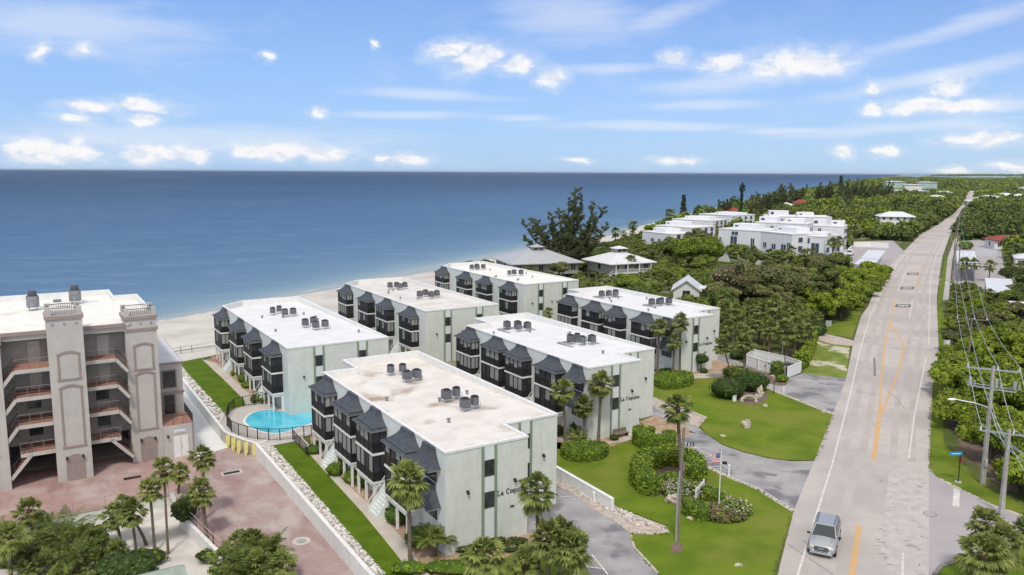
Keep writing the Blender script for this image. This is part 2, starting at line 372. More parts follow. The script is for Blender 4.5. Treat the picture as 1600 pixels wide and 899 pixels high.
def shingle_mat():
    m_, t, b = new_mat('slate_shingles'); b.inputs['Roughness'].default_value = .7
    vec = t.node('ShaderNodeTexCoord').outputs['Object']
    wv = t.node('ShaderNodeTexWave', wave_type='BANDS', bands_direction='Z'); t.set(wv, 'Vector', vec); wv.inputs['Scale'].default_value = 2.2; wv.inputs['Distortion'].default_value = .6; wv.inputs['Detail'].default_value = 2
    c = t.mix(wv.outputs[1], (.040,.048,.062,1), (.058,.068,.084,1)); c = t.mix(t.maprange(t.noise(vec, 2.5, 3), .4, .7), c, (.075,.085,.10,1))
    t.set(b, 'Base Color', c); bp = t.node('ShaderNodeBump'); bp.inputs['Strength'].default_value = .5; bp.inputs['Distance'].default_value = .03
    t.set(bp, 'Height', wv.outputs[1]); t.set(b, 'Normal', bp.outputs[0]); return m_
M['shingle'] = shingle_mat()
def brick_mat(name, a, b_, mort, sc_=1.0, stain=None):
    m_, t, b = new_mat(name); b.inputs['Roughness'].default_value = .9; b.inputs['Specular IOR Level'].default_value = .2
    vec = t.node('ShaderNodeNewGeometry').outputs['Position']
    vr = t.node('ShaderNodeVectorRotate', rotation_type='Z_AXIS'); t.set(vr, 'Vector', vec); vr.inputs['Angle'].default_value = -YAW
    br = t.node('ShaderNodeTexBrick'); t.set(br, 'Vector', vr.outputs[0])
    br.inputs['Color1'].default_value = rgba(a); br.inputs['Color2'].default_value = rgba(b_); br.inputs['Mortar'].default_value = rgba(mort)
    br.inputs['Scale'].default_value = sc_; br.inputs['Mortar Size'].default_value = .015; br.inputs['Brick Width'].default_value = .4; br.inputs['Row Height'].default_value = .2
    c = br.outputs[0]
    c = t.mix(t.maprange(t.noise(vr.outputs[0], .35, 5), .4, .7), c, rgba(stain or mort))
    c = t.mix(t.math('MULTIPLY', t.maprange(t.noise(t.vmath('MULTIPLY', vr.outputs[0], (1,.25,1)), .5, 5), .5, .7), .55), c, (.22,.13,.12,1))
    t.set(b, 'Base Color', c); return m_
M['paver'] = brick_mat('brick_pavers', (.37,.24,.215), (.33,.205,.185), (.35,.27,.245), 1.0, (.42,.34,.315))
M['paver2'] = brick_mat('worn_brick_pavers', (.32,.225,.21), (.37,.27,.255), (.37,.31,.295), 1.0, (.42,.38,.355))
def pool_mat():
    m_, t, b = new_mat('pool_water'); vec = t.node('ShaderNodeNewGeometry').outputs['Position']
    c = t.mix(t.maprange(t.noise(vec, .25, 3), .35, .65), (.055,.47,.64,1), (.14,.62,.74,1))
    t.set(b, 'Base Color', c); b.inputs['Roughness'].default_value = .08
    bp = t.node('ShaderNodeBump'); bp.inputs['Strength'].default_value = .15; bp.inputs['Distance'].default_value = .05; t.set(bp, 'Height', t.noise(vec, 4, 3)); t.set(b, 'Normal', bp.outputs[0])
    return m_
M['poolw'] = pool_mat()
def wake(name): pass
SHN = Vector((-.905, .425, 0)); 
def sea_mat():
    m_, t, b = new_mat('sea_water'); g = t.node('ShaderNodeNewGeometry'); pos = g.outputs['Position']
    p0 = at(531, 446, -1.6)
    # the shore bends, so depth is a mix of two straight distances
    dA = W(241,297)-W(35,175); dB = W(6531,4250)-W(306,348)
    d1 = t.vmath('DOT_PRODUCT', t.vmath('SUBTRACT', pos, tuple(W(35,175))), tuple(Vector((-dA.y,dA.x,0)).normalized()), out=1)
    d2 = t.vmath('DOT_PRODUCT', t.vmath('SUBTRACT', pos, tuple(W(306,348))), tuple(Vector((-dB.y,dB.x,0)).normalized()), out=1)
    d = t.math('MINIMUM', t.math('MAXIMUM', d1, 0.1), t.math('MAXIMUM', d2, 0.1))
    nz = t.noise(t.vmath('MULTIPLY', pos, (.004, .0016, 1)), 1.0, 5, .6, .5)
    d = t.math('MULTIPLY', d, t.math('ADD', .45, t.math('MULTIPLY', nz, 1.1)))
    dl = t.vmath('LENGTH', pos, out=1); d = t.math('MULTIPLY', d, t.math('ADD', 1.0, t.math('DIVIDE', dl, 450.0)))
    f = t.math('DIVIDE', t.math('LOGARITHM', t.math('ADD', d, 1.0), 10.0), 4.0)
    c = t.ramp(f, SEA)
    st = t.noise(t.vmath('MULTIPLY', pos, (.0009, .006, 1)), 1.0, 6, .65, .3)
    c = t.mix(t.math('MULTIPLY', t.maprange(st, .42, .66), .42), c, (.045,.105,.20,1))
    s2 = t.noise(t.vmath('MULTIPLY', pos, (.05, .16, 1)), 1.0, 6, .7, .5)
    c = t.mix(t.math('MULTIPLY', t.maprange(s2, .48, .70), .22), c, (.30,.40,.46,1))
    t.set(b, 'Base Color', c); b.inputs['Roughness'].default_value = .42; b.inputs['Specular IOR Level'].default_value = .10; b.inputs['IOR'].default_value = 1.33
    bp = t.node('ShaderNodeBump'); bp.inputs['Strength'].default_value = .5; bp.inputs['Distance'].default_value = .3
    t.set(bp, 'Height', t.noise(t.vmath('MULTIPLY', pos, (.5, .5, 1)), 1.0, 4)); t.set(b, 'Normal', bp.outputs[0])
    return m_
SEA = [(0, (.31,.36,.365)), (.20, (.225,.31,.355)), (.36, (.135,.225,.315)), (.50, (.085,.165,.275)), (.66, (.060,.128,.235)), (.82, (.030,.070,.145)), (1, (.014,.034,.08))]
M['sea'] = sea_mat()
M['bay'] = mat('bay_water', (.42,.52,.58), (.36,.47,.55), .001, .5, world_space=True, spec=.2)

# ------------------------------------------------------------------ setting sheets
def struct(o): o['kind'] = 'structure'; return o
FOOT = []          # footprints (world xy polygons) that trees keep out of
def inside(p, poly):
    x, y = p[0], p[1]; c = False; n = len(poly); j = n-1
    for i in range(n):
        xi, yi = poly[i][0], poly[i][1]; xj, yj = poly[j][0], poly[j][1]
        if (yi > y) != (yj > y) and x < (xj-xi)*(y-yi)/(yj-yi)+xi: c = not c
        j = i
    return c
def smoothp(pts, n=2):
    for _ in range(n):
        q = []
        for i in range(len(pts)):
            a, b = pts[i], pts[(i+1) % len(pts)]
            q += [a*.75+b*.25, a*.25+b*.75]
        pts = q
    return pts
def sheet(name, pts, z, m_, foot=False, smooth=0, cell=None, kind='structure', th=None):
    pts = [Vector((p[0], p[1], 0)) for p in pts]
    if smooth: pts = smoothp(pts, smooth)
    mb = MB()
    ar = sum(pts[i].x*pts[(i+1) % len(pts)].y-pts[(i+1) % len(pts)].x*pts[i].y for i in range(len(pts)))
    if ar < 0: pts = pts[::-1]
    v2 = [p.to_2d() for p in pts]
    r = delaunay_2d_cdt(v2, [], [list(range(len(v2)))], 1, 1e-5)
    mb.idx([(p.x, p.y, z) for p in r[0]], r[2])
    o = mb.build(name, m_)
    if kind: o['kind'] = kind
    if foot: FOOT.append([(p.x, p.y) for p in pts])
    return o
def P(*l, z=0.0): return [at(a, b, z) for a, b in l]
# ---- sea, bay, land, beach
SEAZ = -1.6
shore_v = [(-260,150),(-60,158),(22,168),(35,175),(69,194),(106,214),(139,237),(192,268),(241,297),(306,348),(738,650),(2996,2100),(6531,4250)]   # (v, u)
top_v = [(-260,104),(-60,108),(17.2,112),(17.3,131),(26,134),(46,143),(62,150),(80,160),(96,168),(140,202),(192,238),(241,271),(306,320),(738,600),(2996,2030),(6531,4150)]
mb = MB(); S = 40000
seap = [W(v,u) for v,u in [(-260,112),(16,124),(22,140),(35,150),(69,168),(106,187),(140,212),(192,246),(241,280),(306,330),(738,612),(2996,2052),(6531,4185)]] + [Vector((5600,4900,0)),Vector((60000,5000,0)),Vector((70000,80000,0)),Vector((-80000,80000,0)),Vector((-80000,-20000,0))]
sheet('sea', seap, SEAZ, M['sea'])
landpts = [W(v,u) for v,u in top_v[3:]] + [Vector((3800,5600,0)), Vector((6200,5200,0)), Vector((2600,-300,0)), Vector((60,-300,0)), W(36,-60), W(19.35,-60), W(19.35,80.9)]
# curved pool terrace edge
deck_edge = [at(*q) for q in [(406,699),(392,690),(375,684),(358,675),(352,662),(354,648),(362,640)]]
deck_vu = [(19.35,80.9),(18.6,82.6),(17.9,84.4),(17.35,86.5),(17.2,89)]
landpts = [W(v,u) for v,u in top_v[3:]] + [Vector((3800,5600,0)), Vector((6200,5200,0)), Vector((2600,-300,0)), Vector((60,-300,0)), W(36,-60)] + [W(19.35,-60)] + [W(v,u) for v,u in deck_vu] + [W(17.2,112)]
sheet('land', landpts, 0, M['scrub'])
# beach: a strip falling from the land edge to below the sea
def along(L, s):
    n = len(L)-1; i = min(int(s*n), n-1); f = s*n-i
    return (L[i][0]*(1-f)+L[i+1][0]*f, L[i][1]*(1-f)+L[i+1][1]*f)
top_b = [(-260,104),(-60,108),(17.3,112),(20,131),(35,139),(69,155),(106,175),(140,202),(192,238),(241,271),(306,320),(738,600),(2996,2030),(6531,4150)]
sh_b = [(-260,150),(-60,158),(14,166),(22,168),(35,175),(69,194),(106,214),(139,237),(192,268),(241,297),(306,348),(738,650),(2996,2100),(6531,4250)]
mb = MB(); N = 260; K = 8; vs = []; fs = []
for i in range(N+1):
    s = i/N; a = along(top_b, s); b = along(sh_b, s); a = Vector(a); b = Vector(b); d = (b-a)
    for k in range(K+1):
        t_ = k/K*1.5 - .12; p = a + d*t_
        zt = -.05 if a[0] > 19 else -1.23
        z = zt + (SEAZ-zt)*max(0, t_)**1.3 + (.16*mnoise.noise(Vector((p[0]*.08, p[1]*.08, 0))) if 0 < t_ < .9 else 0) - (.02 if t_ <= 0 else 0)
        vs.append(W(p[0], p[1], z))
for i in range(N):
    for k in range(K): q = i*(K+1)+k; fs.append((q, q+K+1, q+K+2, q+1))
mb.idx(vs, fs); struct(mb.build('beach', M['sand'], smooth=True))
# bay water beyond the island and far shores
sheet('bay_water', P((1500,279.4),(1660,280.2),(1660,276.2),(1500,275.9)), .4, M['bay'])
# ---- plaza (brick) and garden, one step lower
PZ = -1.2; GZ = -2.1
gard = [W(-6,74.1),W(9.94,74.5),W(9.8,68),W(10.6,62),W(11.6,56),W(13,40),W(-30,40),W(-30,74.2)]
gv = [(-40,74.1),(9.6,74.5),(10.0,68.5),(10.9,62),(11.9,56),(14,44),(14,20),(-60,20),(-60,74)]
plz = [W(19.4,20),W(19.4,81.2),W(17.3,86.5),W(17.3,88),W(-70,88),W(-70,74)] + [W(v,u) for v,u in [(-60,74),(-40,74.1),(9.6,74.5),(10.0,68.5),(10.9,62),(11.9,56),(14,44),(14,20)]]
sheet('brick_plaza', plz, PZ, M['paver'])
sheet('brick_drive', [W(19.05,20),W(19.05,80.6),W(17.6,84.6),W(14.2,84.2),W(12.2,76.0),W(11.4,68),W(12.6,60),W(13.6,52),W(15,40),W(15,20)], PZ+.012, M['paver2'])
sheet('beach_ramp', [W(17.3,84.9),W(17.3,114),W(13.9,114),W(13.9,83.7)], PZ+.02, M['white'])
sheet('condo_ground', [W(13.9,87),W(13.9,114),W(-70,114),W(-70,87)], PZ-.01, M['gsand'])
sheet('sand_garden', [W(-60,80),W(11.5,80),W(10.8,68.5),W(11.7,62),W(12.7,56),W(14.8,44),W(14.8,20),W(-60,20)], GZ, M['gsand'])
# ---- complex ground
sheet('asphalt_court', [W(25,128),W(25,84)]+[W(37,50),W(34,48.5),W(33,46),W(31.8,40)]+P((830,915),(1045,915),(1028,896),(991,856),(985,834),(963,815.5),(929,797),(902,775),(870,758))+[W(43,66),W(44,100),W(44,134),W(30,131)], .01, M['asph'], foot=True)
sheet('asphalt_drive', P((1000,655),(1008,634),(1030,641),(1060,659),(1091,668),(1104.6,679),(1128,695.6),(1160,706.8),(1202,717),(1237,721.4),(1275,720.5),(1240,799),(1183.5,764),(1137,745),(1090,723),(1050,701.5),(1016,671))+[W(61,60),W(61,70),W(61.5,98),W(76,125),W(76,84),W(68,68)], .012, M['asph'], foot=True)
sheet('service_drive', P((1100,556),(1136,557),(1165,570),(1231,591),(1254,584),(1322,592),(1303,648),(1260,631),(1202,608),(1173,596),(1136,581),(1105,577)), .014, M['asph'], foot=True)
sheet('front_lawn', P((864,690),(900,697),(954,699),(998,684),(1016,672),(1050,702.5),(1090,724),(1137,746),(1183.5,765),(1240,799),(1208,899),(1203,925),(1052,925),(1028,897),(991,857),(985,835),(1044,835),(1041,822),(997,805),(957,789),(864,727)), .02, M['grass'], foot=True)
sheet('rear_lawn', P((1012,606),(1084,588),(1121,588),(1150,592),(1191,604),(1202,608.5),(1260,631),(1301,648),(1285,697),(1272,719.5),(1237,720.4),(1202,716),(1160,705.8),(1128,694.6),(1104,678),(1093,667),(1103,654),(1085,645),(1060,637),(1020,621)), .022, M['grass'], foot=True)
sheet('verge_patch', P((1254,584),(1268,545),(1285,525),(1329,534),(1322,592)), .011, M['patchy'], foot=True)
sheet('sandy_path', P((1262,516),(1275,518),(1325,530),(1334,533),(1332,541),(1300,538),(1268,528)), .016, M['coral'], foot=True)
sheet('roadside_grass', P((1280,509),(1318,503),(1338,482),(1352,468),(1341,500),(1331,528),(1300,523),(1270,514)), .012, M['grass'], foot=True)
sheet('gravel_strip', P((862,745),(866,741),(905,762),(957,791),(997,806),(1041,823),(1046,833),(1020,836),(986,835),(962,816.5),(929,798),(902,776),(866,757)), .03, M['coral'], foot=True)
sheet('gravel_bed', P((1009,627),(1020,620),(1060,636),(1085,645),(1103,655),(1092,668),(1060,659.5),(1030,642)), .032, M['coral'], foot=True)
sheet('lawn_strip', P((427,698),(430,696.5),(462,692.5),(486,713),(511,741),(536.6,769),(565.8,801),(600,843),(636,888),(660,918))+[W(21,20),W(19.9,20)]+P((608,912),(593,893),(537,830),(496,785),(458,740),(427,700)), .02, M['grassdeep'], foot=True)
sheet('pebble_strip', P((405,699),(429,697),(463,740),(501,785),(542,830),(598,893),(624,925))+[W(20,20),W(19.3,20)], .012, M['coral'], foot=True)
sheet('garden_walk', P((460,688),(486,713),(511,741),(536.6,769),(565.8,801),(600,843),(636,888),(660,918),(690,918),(663,890),(637,851),(595,805),(560.5,774),(533,748),(507,721),(478,690),(470,682)), .03, M['walk'], foot=True)
sheet('planting_bed', [W(23.0,40),W(23.0,48),W(23.3,60),W(24.1,78),W(25.2,82),W(25.2,49.5),W(35,49.2),W(35,46.5),W(28,44)], .014, M['bedlight'], foot=True)
sheet('notch_paving', [W(32,47.5),W(32,53),W(38,53),W(38,49)], .012, M['asph'])
sheet('corner_lawn', [W(23.2,46.2),W(31.5,47.2),W(33.5,46.6),W(32.5,42),W(30.5,30),W(23.2,30)], .024, M['grass'], foot=True)
sheet('upper_lawn', P((281,568),(284,571.5),(311,605),(338,646),(352,648),(366,640),(383,632),(381,625),(350,594),(316,562),(300,564)), .02, M['grassdeep'], foot=True)
sheet('upper_gravel', [W(17.3,88),W(17.3,122)]+P((283,570),(311,604),(338,645),(354,650))+[W(18.4,89)], .012, M['coral'], foot=True)
sheet('upper_walk', P((316,562),(350,594),(381,625),(384,633),(402,632),(392,618),(364,592),(337,567)), .024, M['walk'], foot=True)
sheet('brown_terrace', P((321,562),(349,557),(352,567),(330,570)), .015, M['terra'], foot=True)
sheet('upper_bed', [W(22.95,92),W(23.3,124),W(25.2,124),W(25.2,90)], .013, M['bedlight'], foot=True)
sheet('courtyard_bed', [W(44.2,66),W(44.2,106),W(49.3,106),W(49.3,62),W(46,62)], .02, M['bedlight'], foot=True)
sheet('front_walk', P((868,664+20),(880,690),(900,700),(1000,686),(1010,676),(1000,668),(960,690),(905,692),(880,676)), .026, M['walk'])
sheet('rear_walk', P((1015,604),(1080,592),(1140,590),(1120,582),(1080,585),(1015,594)), .027, M['walk'])
sheet('court_bed', [W(49,61),W(49,64.2),W(61.6,67.2),W(61.6,62),W(60,60)], .017, M['bedlight'], foot=True)
sheet('rear_bed', [W(76,76),W(76,80.5),W(88.4,84.2),W(88.4,79.5),W(80,75)], .017, M['bedlight'], foot=True)
sheet('beach_terrace', [W(17.3,122.4),W(17.3,131),W(26,134),W(30,136),W(30,127),W(24.9,125.2)], .009, M['sand'])
# pool terrace
deck = [W(v,u) for v,u in deck_vu]+[at(354.5,652),at(358,644),at(366,638),at(385,634),at(404,632),at(447,632)]+[W(37.6,89.2),W(37.6,83),W(25.2,81.2)]+P((462,690),(430,696),(408,699))
sheet('pool_deck', deck, .034, M['deckm'], foot=True)
pool_pts = [(19.5,87.2),(19.7,89.3),(20.7,91.0),(22.4,91.9),(24.0,91.2),(25.6,90.2),(28,90.0),(30.5,89.0),(31,86),(29.5,83.6),(26.5,83.2),(24.4,83.2),(22.4,82.9),(20.7,84.1),(19.8,85.5)]
pp = smoothp(P((382.7,658.7),(386.7,651.4),(400,644),(414.8,641.4),(426.8,642),(444,645.4),(454.8,644.7),(473.5,640.7),(489.6,638.7),(520,633),(541,640),(530,652),(489.6,661.4),(473.5,666.7),(457.5,672),(446.8,676),(433.5,678),(414.8,676.8),(397.4,671.4),(386.7,664.7)), 2)
t = thing('swimming_pool', 'bright turquoise kidney shaped swimming pool on the beachside terrace', 'swimming pool', (0,0,0))
mb = MB(); c0 = sum(pp, Vector())/len(pp)
n = len(pp); out = [c0+(p-c0)*1.055 for p in pp]
mb.idx([(p.x,p.y,.075) for p in pp]+[(p.x,p.y,.075) for p in out]+[(p.x,p.y,.03) for p in out], [(i,(i+1)%n,n+(i+1)%n,n+i) for i in range(n)]+[(n+i,n+(i+1)%n,2*n+(i+1)%n,2*n+i) for i in range(n)])
mb.build('coping', M['white'], t)
mb = MB(); mb.idx([(p.x,p.y,.045) for p in pp]+[(c0.x,c0.y,.045)], [(i,(i+1)%n,n) for i in range(n)]); mb.build('water', M['poolw'], t)
# ---- road
rl = [(1190,960),(1215,899),(1240,799),(1272,721),(1301,648),(1322,592),(1334,533),(1345,495),(1357,478),(1376,431),(1413,392),(1437.5,367.7),(1467,350.5),(1491,333.4),(1503.5,319.5),(1513,298)]
rr = [(1449,960),(1451,899),(1452,800),(1452,733),(1457,610),(1467,547),(1464,483),(1464,463),(1468,430),(1473,399.5),(1486,363),(1498.6,345),(1515,332.5),(1524.5,318.5),(1526,298)]
sheet('road', P(*rl)+P(*rr[::-1]), .03, M['road'], foot=True)
sheet('side_street', P((1440,726),(1452,732),(1465,747),(1500,765),(1550,790),(1602,808),(1700,840),(1700,880),(1602,852),(1560,853),(1500,876),(1470,886),(1456,899),(1440,899)), .026, M['side'], foot=True)
sheet('verge', P((1452,735),(1454,640),(1458,600),(1475,600),(1475,690),(1500,720),(1540,762),(1600,790),(1600,806),(1550,789),(1500,764),(1465,746)), .02, M['grass'], foot=True)
sheet('corner_verge', P((1454,902),(1470,887),(1500,878),(1560,856),(1602,855),(1640,905),(1640,960),(1452,960)), .02, M['grass'], foot=True)
sheet('east_grass_strip', P((1466,484),(1465,470),(1477,402),(1480,402),(1477,440),(1474,462)), .022, M['grass'], foot=True)
sheet('east_kerbside_grass', P((1458,610),(1463,560),(1468,547),(1464,485),(1473,480),(1478,520),(1476,560),(1470,610)), .021, M['grass'], foot=True)
sheet('east_pavement', P((1473,470),(1481,402),(1492,372),(1496,372),(1488,405),(1482,470)), .022, M['conc'], foot=True)
def pebbles(name, label, quad, n, r0, r1):
    mb = MB()
    for i in range(n):
        f, g = random.random(), random.random(); a = quad[0].lerp(quad[1], f); b = quad[3].lerp(quad[2], f); p = a.lerp(b, g); r = random.uniform(r0, r1)
        mb.blob((p.x, p.y, .03), (r, r*random.uniform(.7,1), r*.7), 5, 3, .25, 0 if random.random() < .7 else 1, seed=i)
    o = mb.build(name, [mat('pale_pebble', (.68,.665,.63), (.52,.50,.47), 2, .9), mat('grey_pebble', (.30,.28,.26), (.22,.2,.18), 2, .9)]); o['kind'] = 'stuff'; o['label'] = label
pebbles('pebbles', 'strip of pale pebbles between the white wall and the lawn strip', [at(409,699),at(590,899),at(602,899),at(426,697)], 2600, .06, .15)
pebbles('pebbles', 'rough grey stones beside the upper lawn and the white ramp', [W(17.55,90),W(17.55,120),W(18.35,120),W(18.7,93)], 900, .10, .24)
pebbles('pebbles', 'scattered shell stones along the low driveway wall', [at(900,768),at(990,820),at(1040,828),at(905,764)], 500, .05, .12)
PZN = 0.0
def paint(name, pts, w, m_, z=.036):
    """a painted line of real width w along ground points"""
    global PZN; PZN += .00022; z += PZN
    mb = MB(); pts = [Vector((p[0],p[1],0)) for p in pts]; L = []; R = []
    for i, p in enumerate(pts):
        d = (pts[min(i+1,len(pts)-1)]-pts[max(i-1,0)]).normalized(); n_ = Vector((-d.y, d.x, 0))
        L.append(p+n_*w/2); R.append(p-n_*w/2)
    for i in range(len(pts)-1): mb.face([(q.x,q.y,z) for q in (L[i],R[i],R[i+1],L[i+1])])
    return struct(mb.build(name, m_))
tr_m = mat('tyre_worn_asphalt', (.395,.36,.34), (.44,.405,.38), .25, .85, world_space=True)
cl = [at(*q) for q in [(1274,900),(1300,800),(1338,690),(1352,620),(1366,550),(1378,490),(1394,440),(1420,400)]]
for off in (-.85,.85):
    paint('tyre_track', [p+Vector((.888,-.46,0))*off for p in cl], .75, tr_m, .0335)
cl = [at(*q) for q in [(1410,720),(1413,640),(1424,560),(1436,500),(1438,450),(1452,410),(1470,370)]]
for off in (-.85,.85):
    paint('tyre_track', [p+Vector((.888,-.46,0))*off for p in cl], .7, tr_m, .0335)
# broken line of surf where the sea meets the sand
for kk,(off,wd) in enumerate(((.0,.55),(-3.2,.35))):
    mb = MB()
    for i in range(1, 520):
        s0,s1 = .5*i/520+.02,.5*(i+1)/520+.02; a=along(sh_b,s0); b=along(sh_b,s1); nz=mnoise.noise(Vector((i*.11,kk*5,0))); w0=wd*max(0,.55+1.6*nz)
        if w0<.05: continue
        oa=off+1.2*mnoise.noise(Vector((i*.05,kk,3))); ob=off+1.2*mnoise.noise(Vector(((i+1)*.05,kk,3)))
        mb.face([W(a[0],a[1]-oa,SEAZ+.05),W(b[0],b[1]-ob,SEAZ+.05),W(b[0],b[1]-ob-w0,SEAZ+.05),W(a[0],a[1]-oa-w0,SEAZ+.05)][::-1])
    struct(mb.build('surf', M['white']))
paint('edge_line', P((1232,960),(1247,897),(1269,826),(1300,727),(1330,610),(1343,550),(1360,493),(1380,450),(1388.5,431),(1408,404),(1436,381)), .16, M['pwhite'])
for seg in [((1409,960),(1411,865)),((1420,717),(1428.5,650),(1447,560)),((1451,540),(1453,450),(1457,419),(1464,397),(1478,370)),((1421,498),(1425.6,469)),((1403,454.5),(1409,441),(1414.5,427))]:
    paint('lane_line', P(*seg), .15, M['pwhite'])
for seg, w in [(((1318,960),(1331,899),(1342,822)),0.42),(((1365,718),(1372,667),(1375,640)),.42),(((1375,640),(1375,617),(1382,540),(1390,507),(1398,470)),.26),(((1376,650),(1383,633),(1403,583),(1413,543),(1407,530),(1392,508)),.26),(((1431,452),(1436,427),(1440,418)),.26)]:
    paint('centre_line', P(*seg), w, M['pyell'])
# a worn, patched lane and scrapes by the side street
sheet('worn_lane', P((1392,905),(1376,860),(1382,800),(1389,735),(1430,733),(1451,745),(1451,905)), .034, M['worn'])
for i in range(46):
    px = random.choice([random.gauss(1378, 4), random.uniform(1380,1448)]); py = random.uniform(742, 890); a = at(px, py)
    d = Vector((random.uniform(-1,1), random.uniform(-.35,.35), 0)).normalized()*random.uniform(.15,.8)
    p2 = a+d+Vector((0, random.uniform(-.1,.1), 0))
    if random.random() < .55: paint('road_scrape', [a, a+d*.5+Vector((0,random.uniform(-.08,.08),0)), p2], random.uniform(.02,.07), M['crack'], .039)
paint('road_seam', P((1231,851),(1262,872),(1302,899)), .05, M['crack'], .040)
for s_ in [((1366,560),(1367,585),(1367,588)),((1345,533),(1400,545),(1465,553)),((1381,607),(1400,622),(1414,640)),((1336,612),(1372,617))]:
    paint('road_seam', P(*s_), .06 if s_[0][0] != 1366 else .3, M['crack'], .038)
# turn-lane arrows on black panels
for (xa, xb, ya, yb) in [(1398,1423,476,480.5),(1406,1427,448.5,452.5),(1416,1434.5,426.5,430)]:
    a = at(xa,yb); b = at(xb,yb); c = at(xb+2,ya); d = at(xa+2,ya)
    mb = MB(); mb.face([(q.x,q.y,.037) for q in (a,b,c,d)])
    o = struct(mb.build('turn_arrow_panel', M['pblack']))
    mb = MB()
    def bl(u_, v_): q = a*(1-u_)*(1-v_)+b*u_*(1-v_)+c*u_*v_+d*(1-u_)*v_; return (q.x,q.y,.042)
    mb.face([bl(.3,.42),bl(.7,.42),bl(.7,.62),bl(.3,.62)]); mb.face([bl(.14,.5),bl(.32,.25),bl(.32,.8)]); mb.face([bl(.86,.5),bl(.68,.8),bl(.68,.25)]); mb.face([bl(.46,.2),bl(.54,.2),bl(.54,.42),bl(.46,.42)])
    struct(mb.build('turn_arrow', M['pwhite']))
mb = MB(); mb.face([(q.x,q.y,.035) for q in P((1488,791),(1499,793),(1500,765.5),(1490,764))]); struct(mb.build('stop_bar', M['pwhite']))
# parking bay paint
for s_ in [((1050,701),(1066,691)),((1060,706),(1090,700)),((1072,713),(1100,707)),((1083,719),(1112,713)),((1094,725),(1126,722)),((1105,730),(1134,729)),((1016,671),(1066,690),(1110,712),(1140,735))]:
    paint('bay_line', P(*s_), .12, M['pwhite'])
for s_ in [((874,778),(903,776)),((925,868),(950,899)),((905,873),(930,878)),((900,885),(945,890)),((895,899),(950,904)),((1002,652),(1030,646)),((1000,664),(1012,667)),((1115,561),(1140,557))]:
    paint('bay_line', P(*s_), .12, M['pwhite'])
# kerb edges
def kerb(name, pts, w=.18, h=.12, m_=None, z0=0):
    mb = MB(); pts = [Vector((p[0],p[1],0)) for p in pts]; L=[];R=[]
    for i, p in enumerate(pts):
        d = (pts[min(i+1,len(pts)-1)]-pts[max(i-1,0)]).normalized(); n_ = Vector((-d.y,d.x,0)); L.append(p+n_*w/2); R.append(p-n_*w/2)
    n = len(pts)
    vs = [(q.x,q.y,z0) for q in L]+[(q.x,q.y,z0) for q in R]+[(q.x,q.y,z0+h) for q in L]+[(q.x,q.y,z0+h) for q in R]; fs=[]
    for i in range(n-1): fs += [(2*n+i,3*n+i,3*n+i+1,2*n+i+1),(i,2*n+i,2*n+i+1,i+1),(n+i,n+i+1,3*n+i+1,3*n+i)]
    fs += [(0,n,3*n,2*n),(n-1,3*n-1,4*n-1,2*n-1)]
    mb.idx(vs, fs); return struct(mb.build(name, m_ or M['walk']))
kerb('kerb', P((1097,655.5),(1103,654),(1060,636)),.3,.14)
kerb('kerb', P((1016,671),(1050,701.5),(1090,723),(1137,745),(1183.5,764),(1240,799)), .5, .04)
kerb('kerb', P((1136,581),(1173,596),(1202,608),(1260,631),(1303,648)), .6, .045)
kerb('kerb', P((1028,896),(991,856),(985,836)), .18, .06)
kerb('kerb', P((1465,747),(1500,765),(1550,790),(1602,808)), .4, .05)
kerb('kerb', P((1500,876),(1470,886),(1460,899)), .3, .12, M['crack'])
def tufts(label, pts, m_, per=7.0):
    pts = [Vector((p[0],p[1],0)) for p in pts]; C=[]; 
    for a,b in zip(pts, pts[1:]+pts[:1]):
        L=(b-a).length
        if (a.length > 170): continue
        for _ in range(int(L*per)):
            p=a.lerp(b, random.random()); C.append((p.x+random.gauss(0,.09), p.y+random.gauss(0,.09), .05+random.random()*.05))
    if not C: return
    C=np.array(C); n=len(C); ang=rng.uniform(0,6.28,n); s=rng.uniform(.05,.13,(n,1)); T=np.stack([np.cos(ang),np.sin(ang),np.zeros(n)],1); B=np.stack([-np.sin(ang),np.cos(ang),rng.uniform(-.3,.3,n)],1)
    V=np.stack([C-T*s,C-B*s*.6,C+T*s,C+B*s*.6],1).reshape(-1,3); mb=MB(); mb.arrays(V,np.arange(4*n).reshape(-1,4)); o=mb.build('grass_tufts', m_); o['kind']='stuff'; o['label']=label
tufts('ragged grass blades along the edges of the flag lawn', P((864,690),(900,697),(954,699),(998,684),(1016,672),(1050,702.5),(1090,724),(1137,746),(1183.5,765),(1240,799),(1208,899),(1203,925),(1052,925),(1028,897),(991,857),(985,835),(1044,835),(1041,822),(997,805),(957,789),(864,727)), M['grass'])
tufts('ragged grass blades along the edges of the rear lawn', P((1012,606),(1084,588),(1121,588),(1150,592),(1191,604),(1202,608.5),(1260,631),(1301,648),(1285,697),(1272,719.5),(1237,720.4),(1202,716),(1160,705.8),(1128,694.6),(1104,678),(1093,667),(1103,654),(1085,645),(1060,637),(1020,621)), M['grass'])
tufts('grass blades along the verge of the side street', P((1452,735),(1454,640),(1458,600),(1475,600),(1475,690),(1500,720),(1540,762),(1600,790),(1600,806),(1550,789),(1500,764),(1465,746)), M['grass'])
